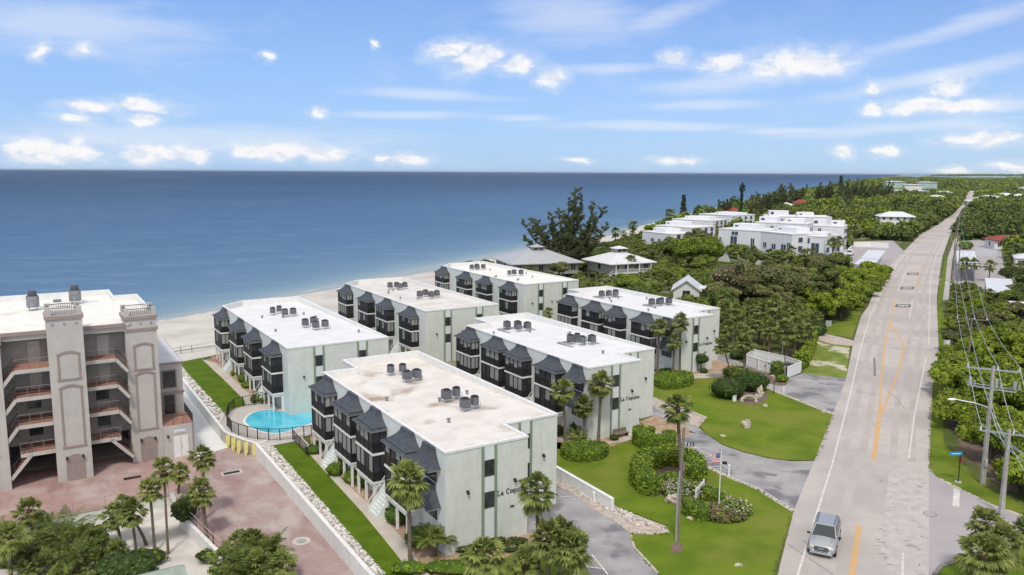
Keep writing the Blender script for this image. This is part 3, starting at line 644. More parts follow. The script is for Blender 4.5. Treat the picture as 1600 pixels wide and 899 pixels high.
mulch = [((1053,848),(1064,848),(1068,855),(1063,864),(1052,866),(1046,858)), ((1075,735),(1098,752),(1130,770),(1155,788),(1158,803),(1142,816),(1110,812),(1075,800),(1050,790),(1042,775),(1012,778),(992,763),(988,740),(1000,715),(1040,705),(1075,718)),
         ((1111,609),(1130,596),(1165,600),(1190,612),(1203,616),(1196,627),(1180,634),(1155,630),(1130,620)), ((1145,570),(1165,583),(1195,598),(1224,605),(1232,598),(1228,590),(1200,584),(1165,574)),
         ((1476,640),(1500,700),(1530,730),(1560,760),(1600,775),(1600,640))]
for k, q in enumerate(mulch): sheet('mulch_bed', P(*q), .028+.001*k, M['bed'], smooth=1)
# ------------------------------------------------------------------ seafoam apartment blocks
def prof(poly, n, z0, z1): pass
def text_mesh(s, size, depth, name, mtl, parent, loc, rot, shear=0, xs=1.0):
    cu = bpy.data.curves.new(name, 'FONT'); cu.body = s; cu.size = size; cu.extrude = depth; cu.offset = size*.012; cu.shear = shear
    tmp = bpy.data.objects.new('tmp', cu); COL.objects.link(tmp)
    dg = bpy.context.evaluated_depsgraph_get(); me = bpy.data.meshes.new_from_object(tmp.evaluated_get(dg)); bpy.data.objects.remove(tmp)
    me.materials.clear(); me.materials.append(mtl); me.name = name
    o = bpy.data.objects.new(name, me); link(o, parent); o.location = loc; o.rotation_euler = rot; o.scale = (xs, 1, 1); return o
def serif_text(s, h, name, mtl, parent, x, y, z):
    """slab-serif capitals and lower case built from strokes, standing on the face y=const"""
    w_ = h*.13; mb = MB()
    def st(x0,z0,x1,z1,w=w_): mb.beam((x+x0*h, y, z+z0*h), (x+x1*h, y, z+z1*h), .03, w)
    def sr(xc,zc,l=.3): mb.box(x+(xc-l/2)*h, x+(xc+l/2)*h, y-.02, y+.01, z+zc*h-h*.03, z+zc*h+h*.03)
    def arc(cx,cz,rx,rz,a0,a1,n=12,w=w_):
        p = [(cx+rx*math.cos(math.radians(a0+(a1-a0)*i/n)), cz+rz*math.sin(math.radians(a0+(a1-a0)*i/n))) for i in range(n+1)]
        for a,b in zip(p,p[1:]): st(a[0],a[1],b[0],b[1],w)
    cx = 0
    for ch in s:
        if ch == 'L': st(cx+.2,0,cx+.2,1); sr(cx+.2,1,.34); sr(cx+.35,0,.64); st(cx+.64,0,cx+.66,.25,h*.06); cx += .82
        elif ch == 'C': arc(cx+.42,.5,.34,.46,50,310); st(cx+.66,.66,cx+.66,.98,h*.06); cx += .9
        elif ch == 'a': arc(cx+.27,.2,.19,.17,0,360); st(cx+.47,0,cx+.47,.5); arc(cx+.3,.48,.17,.15,0,150,6,h*.08); sr(cx+.52,0,.2); cx += .68
        elif ch == 'o': arc(cx+.28,.32,.22,.29,0,360); cx += .62
        elif ch == 'q': arc(cx+.27,.32,.2,.29,0,360); st(cx+.49,-.3,cx+.49,.62); sr(cx+.49,-.3,.3); cx += .68
        elif ch == 'u': st(cx+.14,.2,cx+.14,.62); arc(cx+.31,.2,.17,.18,180,360,6); st(cx+.5,0,cx+.5,.62); sr(cx+.1,.6,.2); sr(cx+.46,.6,.2); sr(cx+.55,.02,.18); cx += .72
        elif ch == 'i': st(cx+.16,0,cx+.16,.6); sr(cx+.16,0,.3); sr(cx+.11,.6,.2); mb.box(x+(cx+.1)*h,x+(cx+.23)*h,y-.02,y+.01,z+.78*h,z+.9*h); cx += .38
        elif ch == 'n': st(cx+.14,0,cx+.14,.6); arc(cx+.32,.4,.18,.2,180,0,6); st(cx+.5,0,cx+.5,.42); sr(cx+.14,0,.28); sr(cx+.5,0,.28); sr(cx+.09,.6,.2); cx += .72
        elif ch == '0': arc(cx+.28,.35,.2,.33,0,360); cx += .62
        elif ch == '2': arc(cx+.28,.5,.2,.2,170,-40,8); st(cx+.44,.38,cx+.1,.05,h*.1); st(cx+.08,.03,cx+.52,.03); cx += .62
        elif ch == '8': arc(cx+.28,.52,.16,.16,0,360,10); arc(cx+.28,.19,.2,.18,0,360,10); cx += .62
        else: cx += .5
    return mb.build(name, mtl, parent)
H = 8.0
def bay_screen(parent, ya, yb, D=1.3):
    """two storeys of screened porch hung on the bay side at x<0"""
    for (z0, z1, nm) in ((2.25, 4.55, 'screened_porch'), (4.75, 6.85, 'screened_porch')):
        f = MB()
        x0 = -D
        # kick panels and dark screens
        f.box(x0, 0, ya, yb, z0, z0+.75, 1)
        f.box(x0+.03, 0, ya+.03, yb-.03, z0+.75, z1, 0)
        nb = 4; L = yb-ya
        for i in range(nb+1):
            y = ya+L*i/nb; y = min(max(y, ya+.04), yb-.04)
            f.box(x0-.025, x0+.03, y-.045, y+.045, z0, z1, 2)
        for y in (ya, yb): f.box(-D/2-.04, -D/2+.04, y-.02, y+.02, z0, z1, 2)
        f.box(x0-.02, x0+.03, ya, yb, z0+.72, z0+.8, 2); f.box(x0-.02, 0, ya-.02, ya+.01, z0+.72, z0+.8, 2)
        f.box(x0-.02, x0+.03, ya, yb, z1-.08, z1, 2)
        # blinds seen through the mesh
        for i in range(nb):
            if random.random() < .62: f.box(x0+.012, x0+.02, ya+L*i/nb+.12, ya+L*(i+1)/nb-.1, z0+.82+random.choice([0,0,.3]), z1-.1, 3)
        if random.random() < .4: f.box(x0*.9, x0*.2, ya+.018, ya+.024, z0+.85, z1-.1, 3)
        f.build(nm, [M['screen'], M['screenk'], M['frame'], M['blind']], parent)
    for z in (2.08, 4.55): b = MB(); b.box(-D-.06, 0, ya-.06, yb+.06, z, z+.19); b.build('floor_band', M['trimw'], parent)
    p = MB()
    for y in (ya+.1, (ya+yb)/2, yb-.1): p.box(-D+.02, -D+.2, y-.11, y+.11, 0, 2.08)
    p.box(-D+.02, -D+.14, ya, yb, 1.8, 2.08)
    for y in (ya+.02, yb-.14): p.box(-D+.14, 0, y, y+.12, 1.8, 2.08); p.box(-.25, 0, y, y+.12, 0, 1.8)
    p.build('stilt_frame', M['trimw'], parent)
def mansard(parent, yc, bot, top, z0=6.78, z1=7.93, D=1.5, name='mansard_hood'):
    mb = MB(); n = 9; prev = None
    for i in range(n+1):
        s = i/n; k = (1-s)**2.1                     # bell curve: steep at the wall, flared at the eave
        x = -.04-(D-.04)*((1-s)**1.7*.75+.25*(1-s)) if i < n else -.32
        if i == n: x = -.32
        x = -(.32+(D-.32)*(1-s)**1.8)
        hw = top/2+(bot-top)/2*(1-s)**1.9
        cur = (x, hw, z0+(z1-z0)*s)
        if prev:
            (xa,ha,za),(xb,hb,zb) = prev, cur
            mb.face([(xa,yc-ha,za),(xa,yc+ha,za),(xb,yc+hb,zb),(xb,yc-hb,zb)][::-1])
            mb.face([(0,yc-ha,za),(xa,yc-ha,za),(xb,yc-hb,zb),(0,yc-hb,zb)])
            mb.face([(xa,yc+ha,za),(0,yc+ha,za),(0,yc+hb,zb),(xb,yc+hb,zb)])
        prev = cur
    x,hw,z = prev; mb.face([(x,yc-hw,z),(x,yc+hw,z),(0,yc+hw,z),(0,yc-hw,z)][::-1])
    mb.face([(-D,yc-bot/2,z0),(0,yc-bot/2,z0),(0,yc+bot/2,z0),(-D,yc+bot/2,z0)])
    mb.build(name, M['shingle'], parent)
    e = MB(); e.box(-D+.03, 0, yc-bot/2+.03, yc+bot/2-.03, z0-.09, z0-.004); e.build('eave_board', M['soffit'], parent)
def stair(parent, y0, y1):
    mb = MB(); n = 9
    for i in range(n):
        x = -1.9+i*.19; z = 2.1*(i+1)/n; mb.box(x, x+.19, y0+.15, y1-.15, z-.23, z)
    mb.box(-.3, 0, y0+.15, y1-.15, 1.9, 2.1)
    for y in (y0+.05, y1-.2):
        mb.idx([(-2.0,y,0),(-2.0,y,.35),(-.2,y,2.6),(0,y,2.6),(0,y,0)]+[(-2.0,y+.12,0),(-2.0,y+.12,.35),(-.2,y+.12,2.6),(0,y+.12,2.6),(0,y+.12,0)],
               [(0,1,2,3,4),(9,8,7,6,5),(0,5,6,1),(1,6,7,2),(2,7,8,3),(3,8,9,4),(4,9,5,0)])
    st = mb.build('stair', M['wallw'], parent)
    r = MB()
    for y in (y0+.1, y1-.14):
        r.beam((-2.0,y,.95),(-.2,y,3.2),.05)
        for i in range(6): x = -2.0+i*.36; zb = .2+(x+2.0)*1.25; r.beam((x,y,zb),(x,y,zb+.75),.035)
    r.build('railing', M['trimw'], st)
def end_strip(parent, x, y, wins, w=1.0, z0=.5, y_out=-1):
    """recessed window strip between two sage pilasters on the face y=const"""
    p = MB()
    for xx in (x-.14, x+w-.04): p.box(xx, xx+.2, y-.09, y+.02, 0.0, H-.16)
    p.build('pilaster', M['strip'], parent)
    p = MB(); p.box(x+.06, x+w-.04, y-.02, y+.01, 0, H-.16); p.build('infill_panel', M['wallw'], parent)
    for z in wins:
        g = MB(); g.box(x+.10, x+w-.08, y-.035, y, z, z+1.2); o = g.build('window', M['glass'], parent)
        f = MB()
        for q in (x+.08, x+w/2-.02, x+w-.12): f.box(q, q+.05, y-.06, y-.03, z, z+1.2)
        f.box(x+.08, x+w-.07, y-.06, y-.03, z-.03, z+.03); f.box(x+.08, x+w-.07, y-.06, y-.03, z+1.17, z+1.23)
        f.build('window_frame', M['rail'], o)
def wall_lamp(parent, x, y, z, horiz=True):
    mb = MB()
    if horiz: mb.box(x-.09, x+.09, y-.16, y, z-.02, z+.12); mb.blob((x,y-.2,z-.05), .12, 8, 5, 0)
    else: mb.box(x-.16, x, y-.09, y+.09, z-.02, z+.12); mb.blob((x-.2,y,z-.05), .12, 8, 5, 0)
    mb.build('wall_lamp', M['black'], parent)
def roof_slab(parent, poly, zf, zb, L, m_, name='roof'):
    mb = MB(); r = delaunay_2d_cdt([Vector(p) for p in poly], [], [list(range(len(poly)))], 1, 1e-5)
    mb.idx([(p.x, p.y, zf+(zb-zf)*max(0, min(1, p.y/L))) for p in r[0]], r[2]); return mb.build(name, m_, parent)
def offset_poly(poly, d):
    n = len(poly); ar = sum(poly[i][0]*poly[(i+1)%n][1]-poly[(i+1)%n][0]*poly[i][1] for i in range(n)); sg = 1 if ar > 0 else -1; out = []
    for i in range(n):
        a, b, c = Vector(poly[i-1]), Vector(poly[i]), Vector(poly[(i+1)%n])
        e1 = (b-a).normalized(); e2 = (c-b).normalized(); n1 = Vector((-e1.y,e1.x))*sg; n2 = Vector((-e2.y,e2.x))*sg
        k = (n1+n2); k = k/ max(.2, (1+n1.dot(n2))); out.append(tuple(b+k*d))
    return out
def coquina(v0, u0, W_, L, kind, bays, hood, roofm, label, sign):
    t = thing('apartment_building', label, 'apartment building', W(v0, u0), YAW, 'pale green apartment buildings with dark mansard bays')
    if kind == 'front':
        poly = [(0,0),(7.1,0),(7.1,3.5),(W_,3.5),(W_,L+4),(3.5,L+4),(3.5,L),(0,L)]
    else:
        poly = [(0,0),(W_,0),(W_,L+3.4),(3.6,L+3.4),(0,L)]
    FOOT.append([tuple(W(v0+x, u0+y).to_2d()) for x, y in [(-3,-1.5),(W_+1,-1.5),(W_+1,L+5),(-3,L+5)]])
    mb = MB(); n = len(poly); ar = sum(poly[i][0]*poly[(i+1)%n][1]-poly[(i+1)%n][0]*poly[i][1] for i in range(n))
    inn = offset_poly(poly, .22)
    # outer walls, parapet inner faces and cap
    for i in range(n):
        j = (i+1) % n; a, b = poly[i], poly[j]; c, d_ = inn[i], inn[j]
        mi = 1 if (abs(b[0]-a[0]) < .01 and a[0] < 4) else 0
        mb.face([(a[0],a[1],0),(b[0],b[1],0),(b[0],b[1],H-.15),(a[0],a[1],H-.15)], mi)
    mb.build('wall', [M['wall'], M['wallw']], t)
    cap = MB(); out = offset_poly(poly, -.05)
    for i in range(n):
        j = (i+1) % n; a, b = out[i], out[j]; c, d_ = inn[i], inn[j]
        cap.face([(a[0],a[1],H),(b[0],b[1],H),(d_[0],d_[1],H),(c[0],c[1],H)])
        cap.face([(a[0],a[1],H-.17),(b[0],b[1],H-.17),(b[0],b[1],H),(a[0],a[1],H)])
        cap.face([(d_[0],d_[1],H-1.1),(c[0],c[1],H-1.1),(c[0],c[1],H),(d_[0],d_[1],H)])
    cap.build('parapet', M['white'], t)
    roof_slab(t, [tuple(p) for p in inn], H-.12, H-.85, L+4, M[roofm])
    for k, (ya, yb) in enumerate(bays):
        bay_screen(t, ya, yb); mansard(t, (ya+yb)/2+.1, yb-ya+.55, (yb-ya)*.47, 6.68, 7.96, 1.55)
    g = sorted(bays)
    for i in range(len(g)-1):
        if i in (0, 2) and g[i+1][0]-g[i][1] > 1.5: stair(t, g[i][1]+.1, min(g[i+1][0]-.1, g[i][1]+2.2))
    if hood:
        ya, yb = hood
        mansard(t, (ya+yb)/2, yb-ya, (yb-ya)*.5, 6.45, 7.93, 1.1); mansard(t, (ya+yb)/2, yb-ya, (yb-ya)*.45, 3.5, 5.05, 1.1)
        for z in (5.2, 2.3):
            m2 = MB(); m2.box(-.06, 0, (ya+yb)/2-.95, (ya+yb)/2+.95, z, z+1.25); o = m2.build('window', M['glass'], t)
            m2 = MB()
            for q in (-.95,-.03,.89): m2.box(-.1,-.05,(ya+yb)/2+q,(ya+yb)/2+q+.06,z,z+1.25)
            m2.build('window_frame', M['rail'], o)
    # doors at porch level behind the stairs
    for i in (0, 2):
        if i < len(g)-1 and g[i+1][0]-g[i][1] > 1.5:
            for z in (2.1,):
                m2 = MB(); m2.box(-.04, 0, g[i][1]+.6, g[i][1]+1.5, z, z+2.0); m2.build('door', M['soffit'], t)
    end_strip(t, 3.15, 0, (5.5, 3.0))
    if kind == 'front': end_strip(t, 8.6, 3.5, (5.5, 3.0)); wall_lamp(t, 10.9, 3.5, 4.6)
    else: end_strip(t, 8.5, 0, (5.5, 3.0)); wall_lamp(t, 6.1, 0, 4.4)
    if kind == 'front': wall_lamp(t, 1.8, 0, 4.6); wall_lamp(t, 5.9, 0, 4.7)
    else: wall_lamp(t, 1.8, 0, 4.4)
    if sign:
        serif_text('La Coquina', .40, 'wall_lettering', M['letter'], t, 4.35, -.03, 3.72)
        serif_text('280', .22, 'wall_number', M['letter'], t, 5.5, -.03, 2.55)
    # small roof fittings
    for k in range(7):
        x = random.uniform(1.5, W_-1.5); y = random.uniform(5, L-2)
        vb = MB(); zt = H-.12-.73*y/(L+4); vb.tube([(x,y,zt),(x,y,zt+.28)], .11, 7); vb.tube([(x,y,zt+.28),(x,y,zt+.36)], .19, 7); vb.build('roof_vent', M['metal'], t)
    return t
fb = [(22.9,26.8),(15.9,20.2),(10.7,14.5),(4.0,8.1)]
bb = [(29.2,33.4),(19.2,23.6),(11.2,15.5),(2.2,6.5)]
bA = coquina(25.0, 88.8, 12.4, 33.6, 'back', bb, None, 'membrane', 'pale green three storey block with bright white roof beside the swimming pool', False)
bB = coquina(49.2, 103.1, 12.4, 33.0, 'back', bb, None, 'stained2', 'green block in the middle of the beachside row with faintly stained roof', False)
bC = coquina(76.6, 119.3, 12.2, 32.5, 'back', bb, None, 'cream', 'farthest green block of the beachside row, next to the grey hip roofs', False)
bD = coquina(24.95, 49.2, 12.3, 27.0, 'front', fb, (.7,4.0), 'stained', 'nearest green block with brown stained flat roof and black lettering', True)
bE = coquina(49.1, 64.0, 12.2, 26.6, 'front', fb, (-.2+.4,3.2), 'membrane', 'white roofed green block with lettering behind the three tall palms', True)
bF = coquina(76.5, 79.9, 12.0, 26.4, 'front', fb, (.3,3.3), 'membrane', 'white roofed green block nearest the palm grove and white enclosure', True)

# ---- rooftop condensers (each stands on its own rack, so each is a thing)
def condenser(kind):
    t = thing('air_conditioner', 'x', 'air conditioner'); t.scale = (.86,.86,.86)
    b = MB(); c = MB(); r = MB(); s = .42
    if kind == 'box':
        b.box(-s,s,-s,s,.42,1.32)
        for z in (.55,.7,.85,1.0,1.15): c.box(-s-.012,s+.012,-s-.012,s+.012,z,z+.05)
    else:
        b.tube([(0,0,.42),(0,0,1.25)], .43, 14)
        for z in (.5,.62,.74,.86,.98,1.1): c.tube([(0,0,z),(0,0,z+.05)], .445, 14)
    b.build('casing', M['darkmetal'], t); c.build('grille', M['metal'], t)
    f = MB(); f.tube([(0,0,1.3 if kind == 'box' else 1.26),(0,0,1.4 if kind == 'box' else 1.34)], .34, 12); f.build('fan_guard', M['fan'], t)
    for x in (-.36,.36):
        for y in (-.36,.36): r.beam((x,y,0),(x,y,.42),.05)
    r.beam((-.5,-.36,.38),(.5,-.36,.38),.05); r.beam((-.5,.36,.38),(.5,.36,.38),.05)
    r.tube([(.44,.1,.7),(.75,.1,.55),(.8,.1,.05)], .03, 5)
    r.build('rack', M['galv'], t); return t
acs = {'box': condenser('box'), 'round': condenser('round')}
for a in acs.values(): KIDS[a.name] = list(a.children)
used = set()
def place_ac(kind, v, u, z, label, group):
    loc = W(v, u, z); 
    if kind not in used:
        o = acs[kind]; used.add(kind); o.location = loc; o.rotation_euler = (0,0,YAW); o['label'] = label; o['group'] = group
    else: dup(acs[kind], loc, YAW, label, group, .86)
def roofz(bu, u, L): return H-.12-.73*(u-bu)/(L+4)+.01
clus = [(49.2,27,[(73.9,31.3,'round'),(73.6,32.5,'round'),(70.3,31.5,'box'),(70.4,32.6,'box')],'the nearest stained roof, poolward cluster'),
        (49.2,27,[(61.6,31.4,'box'),(62.0,32.6,'round'),(58.1,31.4,'box'),(58.4,32.5,'round')],'the nearest stained roof, roadward cluster'),
        (64.0,26.6,[(88.2,54.0,'box'),(87.6,55.3,'box'),(86.2,54.6,'round'),(86.0,55.8,'box')],'the middle front white roof, seaward cluster'),
        (64.0,26.6,[(75.5,55.2,'box'),(76.0,56.5,'round'),(74.3,56.0,'round'),(74.0,57.2,'box')],'the middle front white roof, roadward cluster'),
        (79.9,26.4,[(103.4,81.8,'box'),(102.9,82.9,'box'),(102.4,83.8,'round'),(103.2,84.6,'box')],'the white roof by the palm grove, seaward cluster'),
        (79.9,26.4,[(91.5,82.2,'box'),(91.0,83.3,'box'),(91.7,84.4,'round'),(90.6,84.9,'box')],'the white roof by the palm grove, roadward cluster'),
        (88.8,33.6,[(114.0,30.2,'round'),(115.0,31.4,'round'),(111.3,31.2,'box'),(111.4,32.4,'box')],'the poolside white roof, seaward cluster'),
        (88.8,33.6,[(101.3,31.0,'box'),(102.2,32.4,'box'),(98.8,31.6,'box'),(99.0,32.9,'box')],'the poolside white roof, inland cluster'),
        (103.1,33,[(129.5,55.0,'box'),(129.3,56.2,'box'),(127.4,56.0,'round'),(128.5,57.4,'box')],'the middle beachside roof, seaward cluster'),
        (103.1,33,[(116.0,54.4,'box'),(117.2,56.0,'box'),(114.6,55.8,'box'),(115.4,57.2,'box')],'the middle beachside roof, inland cluster'),
        (119.3,32.5,[(146.5,80.9,'box'),(146.2,82.1,'box'),(145.8,83.3,'box'),(147.4,82.6,'box')],'the farthest beachside roof, seaward cluster'),
        (119.3,32.5,[(132.5,81.6,'round'),(132.8,82.9,'box'),(131.8,83.9,'box')],'the farthest beachside roof, inland cluster')]
for bu, L, lst, lab in clus:
    order = sorted(lst, key=lambda q: (W(q[1],q[0],8)-Vector((0,0,CAMH))).dot(CR)/(W(q[1],q[0],8)-Vector((0,0,CAMH))).dot(CF)); nm4 = ['leftmost','second from left','third from left','rightmost'] if len(lst)==4 else ['leftmost','middle','rightmost']
    for k, (u, v, kd) in enumerate(lst):
        place_ac(kd, v, u, roofz(bu, u, L), nm4[order.index((u,v,kd))]+(' square' if kd == 'box' else ' round')+' condenser on '+lab, 'condensers on '+lab)
# walkway pads under the clusters on the two white front roofs
for (bu, L, v, u) in [(64.0,26.6,55,87),(64.0,26.6,56.3,75),(79.9,26.4,83.2,103),(79.9,26.4,83.6,91)]:
    mb = MB(); z = roofz(bu, u, L)+.02
    for (a,b,c,d_) in [(-2.2,2.2,-2.0,-1.5),(-2.2,2.2,1.4,1.9),(-2.2,-1.7,-1.5,1.4),(1.7,2.2,-1.5,1.4)]: mb.box(a,b,c,d_,0,.03)
    o = mb.build('roof_walk_pad', M['soffit']); o.location = W(v,u,z-.0); o.rotation_euler = (0.028,0,YAW)
    tag(o, 'grey walkway pads laid in a ring on the '+('middle front' if bu < 70 else 'grove side')+' white roof, '+('seaward' if (u in (87,103)) else 'roadward')+' one', 'roof pads', 'walkway pads on the white roofs')

# ------------------------------------------------------------------ beige condo with open stair bays
t = thing('condominium_tower', 'beige five storey condominium with open stair bays and mauve framed panels', 'condominium', W(0,83.1,PZ), YAW)
FOOT.append([tuple(W(v,u).to_2d()) for v,u in [(-30,80),(17,80),(17,115),(-30,115)]])
fl = [3.15,5.85,8.45,11.05]; RT = 14.1           # local z, plaza = 0
mb = MB()
cols = [(-6.2,-2.25,.3,14.1),(1.45,4.4,0,15.9),(8.1,11.0,2.0,14.95)]
# shafts (local x=v, y=u-82.4)
for (a,b,y,zt) in cols: mb.box(a,b,y,y+3.2,0,zt)
mb.box(-14,-6.2,2.2,24,0,RT)
mb.box(-14,8.6,3.5,24.0,3.1,RT)             # main mass behind the stairs
mb.box(8.6,11.0,5.2,18.3,0,RT)
mb.build('wall', M['cwall'], t)
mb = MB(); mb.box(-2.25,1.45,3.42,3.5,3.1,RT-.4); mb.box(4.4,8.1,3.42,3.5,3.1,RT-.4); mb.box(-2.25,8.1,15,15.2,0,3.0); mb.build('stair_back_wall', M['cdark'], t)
# roof
mb = MB(); mb.face([(-14,1.9,RT+.02),(8.6,1.9,RT+.02),(8.6,24,RT+.02),(-14,24,RT+.02)]); mb.face([(8.6,3.9,RT+.02),(10.98,3.9,RT+.02),(10.98,18.3,RT+.02),(8.6,18.3,RT+.02)]); mb.build('roof', M['cream'], t)
mb = MB()
mb.box(-14,8.75,23.75,24.05,RT,RT+.7); mb.box(8.5,8.75,18.5,23.75,RT,RT+.7); mb.box(8.75,11.2,18.3,18.55,RT,RT+.7); mb.box(10.95,11.2,5.2,18.3,RT,RT+.7)
mb.build('parapet', M['white'], t)
mb = MB()
for (a,b,y,zt) in cols: mb.box(a-.12,b+.12,y-.12,y+3.3,zt-.35,zt-.05); mb.box(a-.12,b+.12,y-.12,y+3.3,RT-.65 if zt > 14.9 else RT-.5,RT-.4 if zt > 14.9 else RT-.25) if zt < 15 else None
mb.box(-2.25,1.45,1.75,1.95,RT-.1,RT+.25); mb.box(4.4,8.1,1.75,1.95,RT-.1,RT+.25)
mb.build('cornice', M['ctrim'], t)
mb = MB(); mb.box(-2.25,1.45,1.95,3.42,RT-.55,RT); mb.box(4.4,8.1,1.95,3.42,RT-.55,RT); mb.build('eave_beam', M['cwall'], t)
def frame_panel(x0,x1,y,z0,z1,arch=.25):
    fb_ = MB(); w = .14
    fb_.box(x0,x0+w,y-.1,y,z0,z1); fb_.box(x1-w,x1,y-.1,y,z0,z1); fb_.box(x0-.08,x1+.08,y-.1,y,z0-w,z0)
    n = 8; pr = None
    for i in range(n+1):
        x = x0-.02+(x1-x0+.04)*i/n; z = z1+arch*math.sin(math.pi*i/n)
        if pr: fb_.beam((pr[0],y-.05,pr[1]),(x,y-.05,z),.1,.17)
        pr = (x,z)
    fb_.build('panel_moulding', M['ctrim'], t)
for (a,b,y,zt) in cols[1:]+[(-5.6,-2.6,.3,13.9)]:
    frame_panel(a+.65,b-.45,y,9.6 if zt < 15 else 9.9,11.9 if zt<15 else 12.2); frame_panel(a+.65,b-.45,y,3.4,9.0)
    mb = MB(); mb.prism([(a+.75,y-.06),(b-.65,y-.06),(b-.65,y),(a+.75,y)],0,2.2); 
    n=8
    for i in range(n):
        x0=a+.75+(b-a-1.4)*i/n; x1=a+.75+(b-a-1.4)*(i+1)/n; mb.box(x0,x1,y-.06,y,2.2,2.2+.35*math.sin(math.pi*(i+.5)/n))
    mb.build('garage_panel', M['cdoor'], t)
    for x in (a+.85,b-.75):
        mb = MB(); mb.box(x-.08,x+.08,y-.3,y-.02,2.15,2.4); mb.build('lantern', M['black'], t)
    if zt > 14:
        mb = MB()
        for i in range(3): x = a+.5+i*(b-a-1.0)/2; zz = zt-.95; mb.box(x-.12,x+.12,y-.03,y,zz,zz+.24)
        mb.build('vent_block', M['soffit'], t)
        # roof terrace balustrade on the shaft
        mb = MB()
        for x in (a,b-.45):
            mb.box(x,x+.45,y,y+.45,zt,zt+.75); mb.box(x,x+.45,y+2.7,y+3.1,zt,zt+.75)
        mb.build('corner_pier', M['cwall'], t)
        mb = MB()
        for yy in (y+.15,y+2.95):
            mb.beam((a+.4,yy,zt+.65),(b-.4,yy,zt+.65),.06)
            for i in range(12): x = a+.45+(b-a-.9)*i/11; mb.beam((x,yy,zt),(x,yy,zt+.65),.03)
        for xx in (a+.2,b-.2):
            mb.beam((xx,y+.4,zt+.65),(xx,y+2.7,zt+.65),.06)
            for i in range(9): yy = y+.45+2.2*i/8; mb.beam((xx,yy,zt),(xx,yy,zt+.65),.03)
        mb.build('railing', M['rail'], t)
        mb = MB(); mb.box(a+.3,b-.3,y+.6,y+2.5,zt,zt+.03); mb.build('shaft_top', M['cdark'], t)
# open bays: walkway slabs, stairs, railings
for bi, (x0,x1,yf) in enumerate(((-2.25,1.45,.4),(4.4,8.1,1.2))):
    for k, z in enumerate(fl):
        sl = MB(); left = bi == 0
        xs0, xs1 = (x0+.9, x1) if left else (x0, x1-1.0)
        sl.box(xs0, xs1, yf+.0, yf+.12, z-.32, z+.02); sl.box(xs0, xs1, yf+.12, 3.42, z-.2, z)
        o = sl.build('walkway_slab', M['cwall'], t)
        ti = MB(); ti.box(xs0,xs1,yf+.14,3.42,z+.002,z+.04); ti.build('floor_tile', M['terra'], o)
        rr_ = MB()
        rr_.beam((xs0,yf+.1,z+1.0),(xs1,yf+.1,z+1.0),.035); rr_.beam((xs0,yf+.1,z+.5),(xs1,yf+.1,z+.5),.018)
        for i in range(4): x = xs0+(xs1-xs0)*i/3; rr_.beam((x,yf+.1,z),(x,yf+.1,z+1.0),.03)
        rr_.build('railing', M['cdoor'], o)
        # half flight running down at the side, stringer facing out
        zp = fl[k-1] if k else 0
        drop = (z-zp)*(.5 if k else .68); L_ = 1.0 if k else 2.6
        xa, xb = (xs0, xs0-L_) if left else (xs1, xs1+L_)
        if k == 0:
            xa, xb = (xs0+.9, x0) if left else (xs1-.9, x1)
        st = MB(); n = 6 if k else 9
        st.beam((xa,yf+.06,z-.12),(xb,yf+.06,z-.12-drop),.12,.3)
        o2 = st.build('stair', M['cwall'], t)
        tr_ = MB()
        for i in range(n):
            f = (i+.5)/n; x = xa+(xb-xa)*f; zz = z-drop*(i+.6)/n; tr_.box(min(x-.16,x+.16),max(x-.16,x+.16),yf+.1,yf+1.4,zz-.1,zz+.05)
        tr_.build('tread', M['tread'], o2)
        rl_ = MB()
        for dy in (.06,1.4):
            rl_.beam((xa,yf+dy,z+.9),(xb,yf+dy,z-drop+.9),.05)
            for i in range(7): f = i/6; rl_.beam((xa+(xb-xa)*f,yf+dy,z-drop*f-.1),(xa+(xb-xa)*f,yf+dy,z-drop*f+.9),.03)
        # the return flight deeper in the well
        rl_.beam((xb,yf+2.6,z-drop+.9),(xa,yf+2.6,zp+.9),.05)
        rl_.build('railing', M['rail'], o2)
        if 1 <= k: 
            pass
        w_ = MB(); dx = x0+1.7 if left else x0+.9
        if k < 2: w_.box(dx,dx+1.15,3.36,3.42,z+.75,z+1.95); ww = w_.build('window', M['glass'], t)
        else: w_.box(dx+.4,dx+1.4,3.36,3.42,z+.04,z+2.05); ww = w_.build('door', M['cwall'], t)
# side wing
mb = MB(); mb.box(11.0,13.7,5.6,19.0,0,8.9); mb.box(11.0,13.9,1.6,5.6,0,3.4); mb.box(13.7,13.9,1.6,8.0,0,3.4); mb.build('wing_wall', M['cwall'], t)
mb = MB(); mb.box(10.95,13.85,5.5,19.1,8.9,9.05); mb.box(10.95,13.8,5.48,5.6,5.7,5.95); mb.build('cornice', M['ctrim'], t)
mb = MB(); mb.box(11.05,13.75,5.7,19.0,9.05,9.1); mb.build('wing_roof', M['membrane'], t)
for z, h_, w in ((6.4,1.8,1.3),(3.5,2.1,1.1)):
    g = MB(); g.box(11.7,11.7+w,5.54,5.6,z,z+h_); o = g.build('window', M['glass'], t)
    f = MB()
    for a,b,c,d_ in ((11.6,11.72,z,z+h_),(11.68+w,11.8+w,z,z+h_),(11.6,11.8+w,z-.1,z),(11.6,11.8+w,z+h_,z+h_+.1)): f.box(a,b,5.5,5.6,c,d_)
    f.build('window_frame', M['ctrim'], o)
mb = MB(); mb.box(11.05,13.85,1.65,5.6,3.4,3.44); mb.build('balcony_floor', M['terra'], t)
mb = MB()
